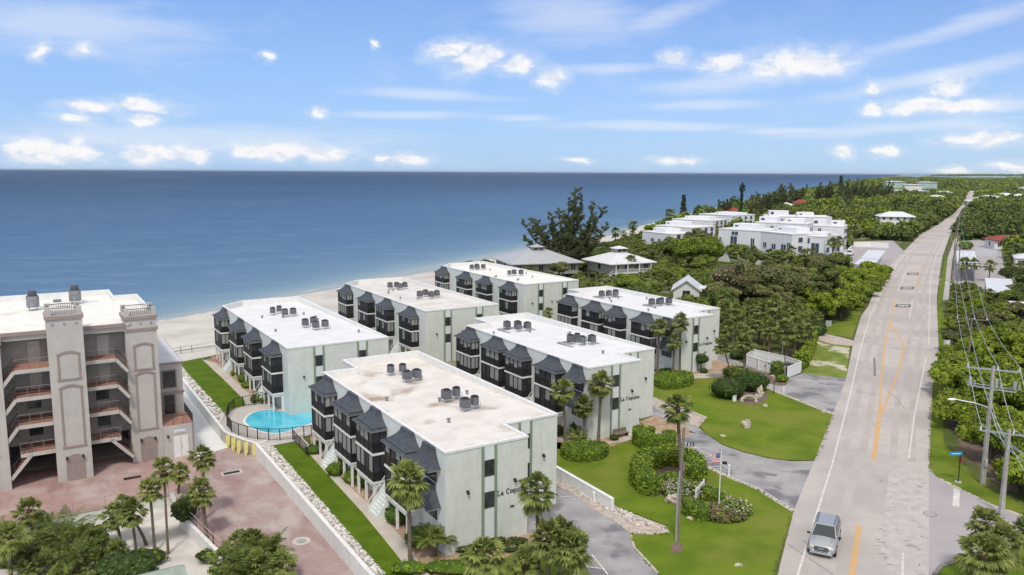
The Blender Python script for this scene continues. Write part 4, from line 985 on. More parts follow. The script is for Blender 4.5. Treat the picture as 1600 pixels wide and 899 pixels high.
for (p,q) in (((11.05,1.68),(13.85,1.68)),((13.85,1.68),(13.85,7.6))):
    mb.beam((p[0],p[1],4.3),(q[0],q[1],4.3),.06)
    n = 3 if p[1]==q[1] else 26
    for i in range(n+1): f=i/n; mb.beam((p[0]+(q[0]-p[0])*f,p[1]+(q[1]-p[1])*f,3.4),(p[0]+(q[0]-p[0])*f,p[1]+(q[1]-p[1])*f,4.3),.035)
mb.build('balcony_railing', M['rail'], t)
mb = MB(); mb.box(11.9,13.3,1.54,1.6,0,2.2); o=mb.build('service_door', M['white'], t); mb = MB(); mb.box(12.58,12.62,1.52,1.55,0,2.2); mb.box(12.66,12.7,1.48,1.54,1.0,1.1); mb.build('door_seam', M['soffit'], o)
mb = MB(); mb.box(12.0,13.1,1.55,1.6,2.55,2.85); o=mb.build('wall_sign', M['signw'], t); mb = MB()
for x in np.arange(12.1,13.0,.12): mb.box(x,x+.08,1.53,1.55,2.62,2.76)
mb.build('sign_lettering', M['blue'], o)
mb = MB(); mb.box(11.3,11.45,1.3,1.55,2.2,2.45); mb.build('lantern', M['black'], t)
# low stub at the left edge of the plaza
# condensers and tanks on the condo roof
for (px,py,lab) in ((52,484,'left'),(118,474,'right')):
    q = at(px,py,13.0); tt = thing('roof_fan_unit', 'tall grey cylindrical fan unit on the condominium roof, '+('leftmost' if lab=='left' else 'beside the roof hatch'), 'fan unit', q, YAW)
    mb = MB(); mb.tube([(0,0,.3),(0,0,1.5)], .62, 14); mb.build('drum', M['metal'], tt)
    mb = MB(); mb.tube([(0,0,1.5),(0,0,1.62)], .5, 14); mb.tube([(0,0,1.65),(0,0,2.05)], .42, 12); mb.build('cowl', M['darkmetal'], tt)
    mb = MB()
    for k in range(4): a=k*math.pi/2+.7; mb.beam((.5*math.cos(a),.5*math.sin(a),0),(.5*math.cos(a),.5*math.sin(a),.3),.08)
    mb.tube([(.6,0,.3),(1.3,-.1,.12),(2.2,-.2,.12)], .05, 6); mb.build('legs', M['galv'], tt)
q = at(90,476,13.0); tt = thing('roof_hatch', 'small pale hatch box with white duct on the condominium roof', 'roof hatch', q, YAW)
mb = MB(); mb.box(-.4,.4,-.4,.4,0,.55); mb.build('box', M['metal'], tt); mb = MB(); mb.box(-.9,1.2,-1.6,-1.0,0,.4); mb.build('duct', M['white'], tt)

# ------------------------------------------------------------------ walls, fences
def wall_run(name, pts, z0, z1, w, m_, label, cat, capm=None):
    t = thing(name, label, cat, (0,0,0))
    mb = MB(); pts = [Vector(p) for p in pts]
    def ribbon(mb, w, z0, z1):
        L=[];R=[]
        for i,p in enumerate(pts):
            d=(pts[min(i+1,len(pts)-1)]-pts[max(i-1,0)]); d.z=0; d.normalize(); n_=Vector((-d.y,d.x,0)); L.append(p+n_*w/2); R.append(p-n_*w/2)
        n=len(pts); f0 = z0 if hasattr(z0,'__len__') else [z0]*n; f1 = z1 if hasattr(z1,'__len__') else [z1]*n
        vs=[(q.x,q.y,f0[i]) for i,q in enumerate(L)]+[(q.x,q.y,f0[i]) for i,q in enumerate(R)]+[(q.x,q.y,f1[i]) for i,q in enumerate(L)]+[(q.x,q.y,f1[i]) for i,q in enumerate(R)]; fs=[]
        for i in range(n-1): fs += [(2*n+i,3*n+i,3*n+i+1,2*n+i+1),(i,2*n+i,2*n+i+1,i+1),(n+i,n+i+1,3*n+i+1,3*n+i)]
        fs += [(0,n,3*n,2*n),(n-1,3*n-1,4*n-1,2*n-1)]; mb.idx(vs,fs)
    ribbon(mb, w, z0, z1); mb.build('wall', m_, t)
    mb = MB(); zz = z1 if not hasattr(z1,'__len__') else z1[0]
    if not hasattr(z1,'__len__'): ribbon(mb, w+.03, z1, z1+.07); mb.build('coping', capm or M['white'], t)
    return t
wall_run('retaining_wall', [W(19.2,20),W(19.2,80.9)], PZ, .12, .3, M['white'], 'long low white retaining wall between the brick drive and the lawn strip', 'retaining wall')
wall_run('seawall', [W(17.3,87.5),W(17.3,122.5)], PZ, .12, .28, M['white'], 'low white wall beside the pebble strip and white beach ramp', 'retaining wall')
dw = smoothp([W(v,u) for v,u in deck_vu],1)[:-2]
wall_run('pool_terrace_wall', [W(19.35,80.9),W(18.6,82.6),W(17.9,84.4),W(17.35,86.5),W(17.25,88)], PZ, .05, .25, M['deckm'], 'curved pale wall under the pool terrace behind the yellow panels', 'retaining wall')
wall_run('pool_terrace_edge', [W(19.35,80.9),W(22.0,82.2),W(25.0,81.6)], 0, .04, .2, M['deckm'], 'low edging under the pool fence next to the lawn strip end', 'edging')
wall_run('driveway_wall', [at(864,742)+Vector((0,0,0)), at(957,797)], 0, .95, .3, M['white'], 'low white wall between the near driveway and the flag lawn', 'garden wall')
wall_run('garden_retaining_wall', [W(-40,74.05),W(10.1,74.45)], GZ, PZ+.02, .2, M['wall'], 'pale green wall under the plaza railing above the sand garden', 'retaining wall', M['ctrim'])
wall_run('garden_side_wall', [W(10.0,74.4),W(10.1,68.5),W(11.0,62),W(12.0,56),W(14.1,44),W(14.1,20)], GZ, PZ+.22, .28, M['white'], 'white kerb wall between the sand garden and the worn brick drive', 'retaining wall')
def fence_run(name, pts, h, label, railm, picket=.13, post=2.0, z=0.0, w=.03, pm=None, picketed=True):
    t = thing(name, label, 'fence'); pts=[Vector(p) for p in pts]; r=MB(); p_=MB()
    for a,b in zip(pts,pts[1:]):
        L=(b-a).length; r.beam(a+Vector((0,0,z+h)),b+Vector((0,0,z+h)),.05); r.beam(a+Vector((0,0,z+.12)),b+Vector((0,0,z+.12)),.035)
        if not picketed: r.beam(a+Vector((0,0,z+h*.5)),b+Vector((0,0,z+h*.5)),.035)
        n=int(L/picket) if picketed else 0
        for i in range(n): q=a.lerp(b,(i+.5)/n); r.beam(q+Vector((0,0,z+.1)),q+Vector((0,0,z+h)),.018)
        n=max(1,int(L/post))
        for i in range(n+1): q=a.lerp(b,i/n); p_=MB(); p_.beam(q+Vector((0,0,z)),q+Vector((0,0,z+h+.05)),.06); p_.build('post', pm or railm, t)
    r.build('rail', railm, t); return t
fpts = [at(x_,y_,.04) for x_,y_ in [(487,683),(475,684),(457.5,686.5),(437.5,688.4),(420,688.4),(402.8,687),(386.7,684),(373,680),(362,675),(355,666),(354.5,655),(358,647),(366,640),(380,635.5),(398,633)]]
fence_run('pool_fence', fpts, 1.25, 'black picket fence curving around the swimming pool deck', M['black'])
fence_run('pool_gate_fence', [W(24.2,94.4,.04),W(22.9,96.6,.04)], 1.3, 'short black picket fence panel beside the upper walk behind the pool', M['black'])
fence_run('lawn_fence', [at(457.5,687,.04),at(480,712,.04)], 1.1, 'black picket fence running from the pool along the head of the lawn strip', M['black'])
fence_run('plaza_railing', [W(-30,74.2,PZ),W(9.6,74.6,PZ)], 1.0, 'thin pinkish railing along the plaza edge above the sand garden', M['railw'], post=2.4, z=.05, picketed=False)
fence_run('drive_railing', [W(9.8,74.6,PZ),W(10.2,68.5,PZ),W(11.15,62,PZ),W(12.2,56,PZ)], .9, 'pale railing on the white kerb wall beside the worn brick drive', M['railw'], post=2.4, z=.2, picketed=False)
fence_run('beach_railing', [at(250,562,-.2),at(283,553,0),at(300,551,0),at(345,543,0)], 1.1, 'white railing beyond the upper lawn overlooking the beach', M['galv'], post=3, picketed=False)
wall_run('beach_wall', [W(13.9,128),W(18.6,130.2),W(26,131.5)], PZ, .25, .3, M['deckm'], 'low pale wall between the upper lawn and the beach', 'sea wall')
for i in range(5):
    f=i/4; a=[(18.15,83.0),(17.75,83.9),(17.35,84.9),(17.1,85.9),(17.0,86.9)][i]
    a=[(19.0,81.05),(18.35,82.3),(17.75,83.8),(17.35,85.0),(17.1,86.2)][i]
    tt=thing('yellow_board', 'rounded pale yellow panel leaning on the pool terrace wall, '+['nearest the lawn strip','second from the lawn strip','middle one of five','second from the white ramp','nearest the white ramp'][i], 'panel', at(*[(357.4,699),(366,704),(374.4,708.8),(386,711),(399,712.5)][4-i],PZ), YAW-.75+.2*f, 'yellow panels under the pool terrace')
    mb=MB(); n=10; pr=[(-.08,.0),(.08,.0),(.20,.5),(.22,1.2)]+[(.22*math.cos(math.pi*k/n),1.25+.16*math.sin(math.pi*k/n)) for k in range(1,n)]+[(-.22,1.2),(-.20,.5)]
    mb.idx([(x,-.25+.12*z,z) for x,z in pr]+[(x,-.15+.12*z,z) for x,z in pr],[tuple(range(len(pr))),tuple(reversed(range(len(pr),2*len(pr))))]+[(k,len(pr)+k,len(pr)+(k+1)%len(pr),(k+1)%len(pr)) for k in range(len(pr))])
    mb.build('board', M['yellow'], tt); mb=MB(); mb.box(-.02,.02,-.27,-.24,.15,1.0); mb.build('groove', M['yellow'], tt)
# drain grates, manhole
for (q, lab) in (((207,747),'plaza near the garage'),((362,739),'worn brick drive')):
    p=at(*q,PZ); tt=thing('drain_grate','dark rectangular drain grate set in the '+lab,'drain grate',(p.x,p.y,PZ),YAW)
    mb=MB(); mb.box(-.75,.75,-.32,.32,0,.02); mb.build('grate', M['black'], tt); mb=MB()
    for a,b,c,d_ in ((-.95,.95,-.52,-.33),(-.95,.95,.33,.52),(-.95,-.76,-.33,.33),(.76,.95,-.33,.33)): mb.box(a,b,c,d_,0,.018 if q[0]==207 else .03)
    mb.build('surround', M['deckm'] if q[0]!=207 else M['paver'], tt)
p=at(471,846,PZ); tt=thing('manhole','round manhole cover with a pale concrete collar in the worn brick drive','manhole',(p.x,p.y,PZ+.012))
mb=MB(); mb.tube([(0,0,0),(0,0,.03)],.42,20); mb.build('cover', M['soffit'], tt); mb=MB(); mb.tube([(0,0,0),(0,0,.02)],.72,20); mb.build('collar', M['deckm'], tt)
for q,r_ in (((1452+1,804),.45),((1178,755),.01)):
    if r_>.1:
        p=at(*q); tt=thing('manhole','round iron manhole cover at the mouth of the side street','manhole',(p.x,p.y,.036)); mb=MB(); mb.tube([(0,0,0),(0,0,.012)],.45,20); mb.build('cover', M['side'], tt); mb=MB(); mb.tube([(0,0,0),(0,0,.008)],.52,20); mb.build('ring', M['crack'], tt)
p=at(1198,741); tt=thing('drain_grate','dark drain grate in the rear driveway entrance','drain grate',(p.x,p.y,.014),YAW-.9); mb=MB(); mb.box(-.9,.9,-.3,.3,0,.02); mb.build('grate', M['crack'], tt)
# parking sign plate on block beside the pool
o=MB(); 
tt=thing('notice_board','white notice board with faint blue lines on the end wall behind the pool','notice board',W(30.1,88.78,1.6),YAW)
mb=MB(); mb.box(-.75,.75,-.06,0,0,1.1); mb.build('board', M['signw'], tt); mb=MB()
for k in range(5): mb.box(-.6,.55-.1*(k%2),-.075,-.055,.15+k*.18,.21+k*.18)
mb.build('notice_lines', M['blue'], tt)
# ------------------------------------------------------------------ vegetation makers
def leaf_arrays(C, Nn, size, asp=1.6, jit=.5):
    n = len(C); Nn = Nn + rng.normal(0, jit, (n, 3)); Nn /= np.linalg.norm(Nn, axis=1)[:, None]+1e-9
    R_ = rng.normal(0, 1, (n, 3)); T = np.cross(Nn, R_); T /= np.linalg.norm(T, axis=1)[:, None]+1e-9
    B = np.cross(Nn, T); s = size*rng.uniform(.65, 1.35, (n, 1))
    V = np.stack([C-T*s*.5*asp, C-B*s*.5, C+T*s*.5*asp, C+B*s*.5], 1).reshape(-1, 3)
    return V, np.arange(4*n).reshape(-1, 4)
def sph(n):
    d = rng.normal(0, 1, (n, 3)); return d/np.linalg.norm(d, axis=1)[:, None]
def crown(mb, R, Hc, nclump, per, leaf, seed, base=0.0, flat=.75, core=True):
    r_ = random.Random(seed); cl = []
    for i in range(nclump):
        a = r_.uniform(0, 6.283); e = math.asin(r_.uniform(-.35, 1)); q = r_.uniform(.45, .95)
        x = R*q*math.cos(e)*math.cos(a); y = R*q*math.cos(e)*math.sin(a); z = base+Hc*.5+Hc*.42*q*math.sin(e)
        cl.append((x, y, z, R*r_.uniform(.24, .42)))
    cl.append((0, 0, base+Hc*.5, R*.5))
    for i, (x, y, z, r) in enumerate(cl):
        d = sph(per); d[:, 2] = np.where(d[:, 2] < -.3, -d[:, 2], d[:, 2])
        k = rng.uniform(.8, 1.12, (per, 1)); c = np.array([x, y, z])+d*k*r*np.array([1, 1, flat])
        V, F = leaf_arrays(c, d, leaf); mb.arrays(V, F, 0)
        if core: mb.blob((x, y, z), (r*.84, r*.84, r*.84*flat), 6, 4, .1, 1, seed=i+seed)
PR = {}
def tree_proto(key, name, cat, R, Hc, ht, nclump, per, leaf, leafm, corem, seed, cone=False):
    t = thing(name, 'x', cat, (0, 0, -500)); mb = MB()
    r_ = random.Random(seed+5); base = ht
    crown(mb, R, Hc, nclump, per, leaf, seed, base)
    mb.build('crown', [leafm, corem], t)
    tk = MB(); rad = .035*(ht+Hc)+.05
    tk.tube([(0,0,-.1),(.1*r_.uniform(-1,1),.1*r_.uniform(-1,1),ht*.6),(.25*r_.uniform(-1,1),.25*r_.uniform(-1,1),ht+Hc*.35)], [rad,rad*.8,rad*.4], 7)
    for k in range(4):
        a = k*1.57+r_.uniform(0,1); tk.tube([(0,0,ht*.7),(R*.3*math.cos(a),R*.3*math.sin(a),ht+Hc*.25),(R*.6*math.cos(a),R*.6*math.sin(a),ht+Hc*.5)],[rad*.5,rad*.35,rad*.15],5)
    tk.build('trunk', M['bark'], t); PR[key] = t; KIDS[t.name] = list(t.children); return t
def fan_frond(mb, org, az, el, L, rnd, nseg=11, mi=0):
    """one costapalmate fan leaf: stalk then a pleated, drooping fan"""
    d = Vector((math.cos(az)*math.cos(el), math.sin(az)*math.cos(el), math.sin(el)))
    side = Vector((-math.sin(az), math.cos(az), 0)); up = side.cross(d).normalized()*-1
    if up.z < 0: up = -up
    ps = L*rnd.uniform(.36,.58); hub = org+d*ps+Vector((0,0,-.06*ps))
    w = .022
    mb.face([org-side*w, org+side*w, hub+side*w*.7, hub-side*w*.7], mi)
    fl_ = L*.62
    for i in range(nseg):
        f = (i/(nseg-1))*2-1; a = f*1.45
        dd = (d*math.cos(a)+side*math.sin(a)).normalized()
        ln = fl_*(1-.25*abs(f)**2)*rnd.uniform(.85, 1.1)
        droop = .14+.36*rnd.random()+.14*abs(f)
        m1 = hub+dd*ln*.5+Vector((0,0,-droop*ln*.15)); m2 = hub+dd*ln*.85+Vector((0,0,-droop*ln*.85))
        perp = (side*math.cos(a)-d*math.sin(a)).normalized(); ww = ln*.085
        fold = up*ww*.25*(1 if i % 2 else -1)
        mb.face([hub, m1-perp*ww+fold, m2, m1+perp*ww-fold], mi)
def palm_crown(mb, top, R_, seed, n=34, dead=5):
    rnd = random.Random(seed); n = int(n*1.15)
    for i in range(n):
        f = i/(n-1); el = math.radians(84-130*f**.95+rnd.uniform(-17,17)); az = i*2.39996+rnd.uniform(-.25,.25)
        L = R_*(.82+.3*rnd.random())*(.85+.15*math.sin(f*3.1))
        fan_frond(mb, Vector(top)+Vector((0,0,.25-.5*f)), az, el, L, rnd, 17, 0)
    for i in range(dead):
        fan_frond(mb, Vector(top)+Vector((0,0,-.3)), rnd.uniform(0,6.28), math.radians(rnd.uniform(-80,-55)), R_*rnd.uniform(.55,.8), rnd, 7, 1)
def make_palm(h, R_=1.55, lean=(0,0), seed=1, name='sabal_palm', label='x', loc=(0,0,0), n=34, dead=5, tr=.16, group=None, boots=True):
    t = thing(name, label, 'palm tree', loc, random.Random(seed).uniform(0,6.28) if lean == (0,0) else 0, group)
    tk = MB(); path = []; 
    for i in range(9):
        f = i/8; path.append((lean[0]*f**1.4, lean[1]*f**1.4, -.1+(h+.1)*f))
    tk.tube(path, [tr*(1.25-.35*min(1,f*4/8)+(.0)) for f in range(9)], 9); tk.build('trunk', M['ptrunk'], t)
    top = Vector(path[-1])
    mb = MB(); palm_crown(mb, top, R_, seed, n, dead); mb.build('crown', [M['palm'], M['palmyel']], t)
    if boots:
        bt = MB(); rnd = random.Random(seed)
        bt.tube([top+Vector((0,0,-.9)), top+Vector((0,0,-.35)), top+Vector((0,0,.15))], [tr*1.15, tr*1.9, tr*1.2], 9)
        for i in range(16):
            a = rnd.uniform(0,6.28); z = rnd.uniform(-.9,.0); o = top+Vector((math.cos(a)*tr*1.2,math.sin(a)*tr*1.2,z)); bt.beam(o, o+Vector((math.cos(a)*.22,math.sin(a)*.22,.3)), .07, .03)
        bt.build('boot_sheath', M['boot'], t)
    return t
def feather_frond(mb, org, az, el, L, rnd, bend=1.0, nl=24, lw=.035, mi=0):
    p = Vector(org); pts = [p.copy()]; e = el; hd = Vector((math.cos(az), math.sin(az), 0))
    for i in range(7):
        p = p+(hd*math.cos(e)+Vector((0,0,math.sin(e))))*(L/7); pts.append(p.copy()); e -= bend*.22
    side = Vector((-math.sin(az), math.cos(az), 0))
    for i in range(nl):
        f = (i+1)/(nl+1)*.93+.07; k = f*7; j = min(int(k), 6); q = pts[j].lerp(pts[j+1], k-j); d = (pts[j+1]-pts[j]).normalized()
        ll = L*.27*math.sin(math.pi*(f*.8+.15))
        for s in (-1, 1):
            tip = q+side*s*ll*.85+d*ll*.5+Vector((0,0,-ll*(.25+.3*rnd.random()))); m_ = q.lerp(tip,.45)+Vector((0,0,ll*.08))
            mb.face([q-d*lw*.4, m_-d*lw, tip, m_+d*lw], mi)
    for a,b in zip(pts,pts[1:]): mb.face([a-side*.015,a+side*.015,b+side*.012,b-side*.012], mi)
def feather_clump(name, label, loc, n, L, seed, leafm, h=0.0, group=None, stems=1, cat='palm'):
    t = thing(name, label, cat, loc, 0, group); mb = MB(); rnd = random.Random(seed); tk = MB()
    for s in range(stems):
        ox, oy = (0,0) if stems == 1 else (rnd.uniform(-.7,.7), rnd.uniform(-.7,.7)); hh = h*rnd.uniform(.7,1.1)
        tk.tube([(ox*.4,oy*.4,-.1),(ox,oy,hh)], [.09,.07], 6)
        for i in range(n): feather_frond(mb, Vector((ox,oy,hh)), i*2.4+rnd.random(), math.radians(rnd.uniform(20,86)), L*rnd.uniform(.7,1.2), rnd, rnd.uniform(.55,1.35))
    mb.build('fronds', leafm, t); tk.build('stem', M['ptrunk'], t); return t
def shrub(name, label, loc, r, seed, leafm='hedge', corem='corel', leaf=.16, n=None, cat='shrub', group=None, lumps=4, stem=False):
    """rounded bush built of leafy lumps; r = (rx, ry, rz)"""
    t = thing(name, label, cat, loc, 0, group); mb = MB(); rnd = random.Random(seed); rx, ry, rz = r
    L = [(0,0,rz*.5,.85)]+[(rnd.uniform(-.45,.45)*rx, rnd.uniform(-.45,.45)*ry, rz*rnd.uniform(.35,.6), rnd.uniform(.5,.7)) for _ in range(lumps)]
    tot = n or int(min(2600, 16*(rx*ry+rx*rz+ry*rz)*1.6/(leaf*leaf*9)))
    for i,(x,y,z,k) in enumerate(L):
        m_ = max(20, int(tot/len(L))); d = sph(m_); d[:,2] = np.abs(d[:,2])*np.where(rng.random(m_)<.75,1,-1)
        c = np.array([x,y,z])+d*rng.uniform(.9,1.08,(m_,1))*np.array([rx*k,ry*k,rz*.55*k/.85]); c[:,2] = np.maximum(c[:,2],.03)
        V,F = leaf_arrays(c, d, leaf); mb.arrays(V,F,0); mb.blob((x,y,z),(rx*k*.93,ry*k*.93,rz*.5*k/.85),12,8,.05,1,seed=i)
    mb.build('foliage', [M[leafm], M[corem]], t)
    s = MB(); s.tube([(0,0,-.05),(0,0,rz*.4)], [.07,.05], 6); s.build('stem', M['bark'], t); return t
def hedge(name, label, pts, h, leafm='hedge', corem='corel', leaf=.15, dens=30, rnd_=.12, cat='hedge', z0=0.0):
    """clipped hedge over a ground outline (world points)"""
    pts = smoothp([Vector((p[0],p[1],0)) for p in pts], 1); c = sum(pts, Vector())/len(pts)
    ar = sum(pts[i].x*pts[(i+1)%len(pts)].y-pts[(i+1)%len(pts)].x*pts[i].y for i in range(len(pts)))
    if ar < 0: pts = pts[::-1]
    t = thing(name, label, cat, (c.x,c.y,z0)); mb = MB(); poly = [((p-c).x,(p-c).y) for p in pts]; inn = offset_poly(poly, .12)
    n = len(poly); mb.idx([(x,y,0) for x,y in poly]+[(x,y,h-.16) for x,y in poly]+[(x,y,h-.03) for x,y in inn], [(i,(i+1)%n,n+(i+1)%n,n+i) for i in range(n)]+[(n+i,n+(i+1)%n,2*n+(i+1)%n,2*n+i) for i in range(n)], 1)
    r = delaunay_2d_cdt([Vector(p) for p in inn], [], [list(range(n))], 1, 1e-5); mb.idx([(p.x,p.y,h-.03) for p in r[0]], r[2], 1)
    C = []; Nn = []
    for i in range(n):
        a, b = poly[i], poly[(i+1)%n]; L = math.hypot(b[0]-a[0], b[1]-a[1])
        if L < 1e-4: continue
        nx, ny = (b[1]-a[1])/L, -(b[0]-a[0])/L
        for _ in range(int(L*h*dens)):
            f = random.random(); C.append((a[0]+(b[0]-a[0])*f+nx*random.uniform(-.02,rnd_*.6), a[1]+(b[1]-a[1])*f+ny*random.uniform(-.02,rnd_*.6), random.uniform(.05,h-.05))); Nn.append((nx,ny,.35))
    xs = [p[0] for p in poly]; ys = [p[1] for p in poly]; A_ = (max(xs)-min(xs))*(max(ys)-min(ys))
    for _ in range(int(A_*dens)):
        x = random.uniform(min(xs),max(xs)); y = random.uniform(min(ys),max(ys))
        if inside((x,y), poly): C.append((x,y,h+random.uniform(-.05,rnd_*.6)+.05*mnoise.noise(Vector((x*1.3,y*1.3,0))))); Nn.append((0,0,1))
    V,F = leaf_arrays(np.array(C), np.array(Nn), leaf); mb.arrays(V,F,0)
    mb.build('foliage', [M[leafm], M[corem]], t); return t
def bed_plants(name, label, c, rx, ry, h, leafm, flm, n, seed, cat='flower bed', flf=.4):
    t = thing(name, label, cat, (c[0],c[1],0)); mb = MB(); a = rng.uniform(0,6.283,n); q = np.sqrt(rng.random(n))
    x = q*np.cos(a)*rx; y = q*np.sin(a)*ry; z = h*(.35+.65*rng.random(n))*(1-.5*q**3)
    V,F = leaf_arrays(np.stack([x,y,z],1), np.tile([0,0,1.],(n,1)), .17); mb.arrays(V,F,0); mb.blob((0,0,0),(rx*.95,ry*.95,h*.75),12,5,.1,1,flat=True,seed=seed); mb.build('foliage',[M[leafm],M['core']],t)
    k = int(n*flf); fb_ = MB(); V,F = leaf_arrays(np.stack([x[:k],y[:k],z[:k]+h*.22],1), np.tile([0,0,1.],(k,1)), .15, 1.0); fb_.arrays(V,F,0); fb_.build('blossom', M[flm], t); return t
LMK = [('white sand garden palms',240,800),('green shed roof',245,890),('pale green garden wall',90,830),('left picture edge',5,870),('white enclosure',1208,572),('grove side block end wall',1110,560),('sandy path',1300,528),('pale square sign',1294,508),('brown tree',1160,440),('dark evergreen',1290,440),('shade canopy',1105,455),('gabled house',1070,445),('stilt house',965,415),('big casuarina',890,390),('nearest white condominium',1190,385),('recessed balcony condo',1270,380),('low white terraces',1060,350),('dark norfolk pine',1067,330),('white truck',1328,398),('left carports',1365,405),('white roadside house',1395,340),('far red roof',1258,318),('teal blocks',1420,292),('road bend',1500,330),('right grass strip',1470,430),('right carport',1512,410),('red roofed house',1566,376),('white house at the edge',1597,405),('slatted carport',1567,448),('white utility cabinet',1480,535),('dark wooden pole',1515,540),('tall concrete pole',1543,650),('nearer concrete pole',1572,720),('street name sign',1495,725),('right picture edge',1595,540),('overhanging sea grapes',1370,440),('far power poles',1528,310),('far white roofs',1575,305),('seaside pines',1230,300),('leaning palm',1135,570),('right clipped hedge',1262,555),('far road',1515,305),('boundary wall',1360,382),('yellow shrub',1556,465),('right lot',1550,410)]
def lmk(kind, x, y):
    n_, lx, ly = min(LMK, key=lambda q: (q[1]-x)**2+((q[2]-y)*1.5)**2); dx, dy = x-lx, y-ly; d = math.hypot(dx, dy)
    rel = ('right of' if dx > 0 else 'left of') if abs(dx) > 1.3*abs(dy) else ('in front of' if dy > 0 else 'behind')
    return kind+(' close ' if d < 16 else (' well ' if d > 42 else ' '))+rel+' the '+n_
def rock(name, label, loc, r, seed, cat='rock'):
    mb = MB(); mb.blob((0,0,r[2]*.35), r, 9, 7, .35, seed=seed); o = mb.build(name, M['rock']); o.location = loc; tag(o, label, cat); return o

# ------------------------------------------------------------------ palms of the complex (hero)
def hpalm(bx, by, cy, R_, label, seed, cx=None, z=0.0, **k):
    b = at(bx, by, z); 
    # height at which the crown centre shows at (cx, cy)
    lo, hi = .5, 30
    def row(h): q = b+Vector((0,0,h))-Vector((0,0,CAMH)); return 449.5-FPX*q.dot(CU)/q.dot(CF)
    for _ in range(40):
        m_ = (lo+hi)/2
        if row(m_) > cy: lo = m_
        else: hi = m_
    lean = (0,0)
    if cx is not None:
        q = b+Vector((0,0,lo))-Vector((0,0,CAMH)); dep = q.dot(CF); px = 800+FPX*q.dot(CR)/dep; lean = ((cx-px)/FPX*dep, 0)
    return make_palm(lo, R_, lean, seed, label=label, loc=b, **k)
hpalm(641,884,752,1.75,'tall palm between the garden walk and the nearest green block',3,cx=638,n=40,dead=2)
hpalm(842,906,768,1.55,'tall slim palm in front of the lettered end wall of the nearest block',4,cx=838,tr=.14)
hpalm(883,697,611,1.45,'left one of the three tall palms at the corner of the middle front block',5,cx=880)
hpalm(913,694,634,1.3,'middle and shortest of the three palms at the corner of the middle front block',6,cx=913)
hpalm(935,692,600,1.65,'right and tallest of the three palms at the corner of the middle front block',7,cx=940)
hpalm(1064,764,638,1.6,'tall palm rising behind the ring hedge beside the wooden utility pole',8,cx=1058,tr=.17)
hpalm(1027,586,511,1.5,'left one of the three palms in front of the grove side block',9,cx=1030)
hpalm(1051,592,533,1.3,'shortest of the three palms in front of the grove side block',10,cx=1054)
hpalm(1062,589,503,1.6,'right one of the three palms in front of the grove side block',11,cx=1063)
hpalm(1143,597,540,1.5,'leaning palm growing from the round clipped bushes of the rear lawn',12,cx=1129,tr=.11,dead=9)
hpalm(1162,611,537,1.6,'straight palm in the mulch bed of the rear lawn',13,cx=1163,tr=.13,dead=7)
hpalm(54,848,800,1.35,'leftmost small palm standing against the pale green garden wall',14,cx=46,z=GZ)
hpalm(18,915,840,1.35,'palm at the left edge below the garden wall',15,cx=15,z=GZ)
hpalm(242,862,765,1.2,'slim palm in the white sand garden, left of the thin tall one',16,cx=234,z=GZ,tr=.12)
hpalm(263,866,735,1.15,'thinnest tall palm standing free in the white sand garden',17,cx=256,z=GZ,tr=.1)
hpalm(278,786,739,1.1,'small palm at the plaza railing beside the sand garden',18,cx=282,z=GZ,tr=.13)
hpalm(325,858,768,1.35,'dark palm beside the white kerb wall of the sand garden',19,cx=314,z=GZ,tr=.17)
hpalm(320,828,715,1.25,'palm with the highest crown over the drain of the brick drive',20,cx=317,z=GZ,tr=.15)
hpalm(213,864,800,1.25,'palm with twin leaning neighbour at the edge of the jungle bed',21,cx=205,z=GZ,tr=.12)
hpalm(229,852,790,1.15,'leaning palm next to its twin at the edge of the jungle bed',22,cx=192,z=GZ,tr=.13)
hpalm(190,850,805,1.2,'short palm half hidden in the jungle bed',23,cx=178,z=GZ,tr=.12)
hpalm(760,930,872,1.8,'low bushy palm at the bottom edge in front of the lettered end wall',24,cx=757,n=40,dead=4,boots=False)
hpalm(892,936,858,1.75,'rightmost bushy palm of the clump beside the near driveway',25,cx=890,n=44,dead=3)
hpalm(856,925,842,1.6,'dark bushy palm behind the slim trunk beside the near driveway',26,cx=858,n=40,dead=4)
hpalm(874,905,835,1.4,'short palm behind the clump beside the near driveway',27,cx=876,n=34,dead=4)
hpalm(826,925,880,1.4,'yellowing low palm at the foot of the lettered end wall',28,cx=822,n=30,dead=9)
hpalm(1538,950,868,1.95,'broad bushy palm at the lower right corner by the side street',29,cx=1538,n=44,dead=5)
hpalm(1566,935,850,1.7,'right neighbour of the broad bushy palm at the lower right corner',30,cx=1566,n=38,dead=5)
hpalm(1535,915,822,1.5,'highest palm crown of the lower right clump by the side street',31,cx=1540,n=36,dead=3)
hpalm(1610,890,832,1.4,'palm cut by the right edge of the photo below the concrete poles',32,cx=1604)
hpalm(856,528,488,1.1,'small palm between the farthest beachside block and the grove side block',33,cx=857)
hpalm(882,500,480,1.0,'second small palm behind the white roof of the middle front block',34,cx=868)
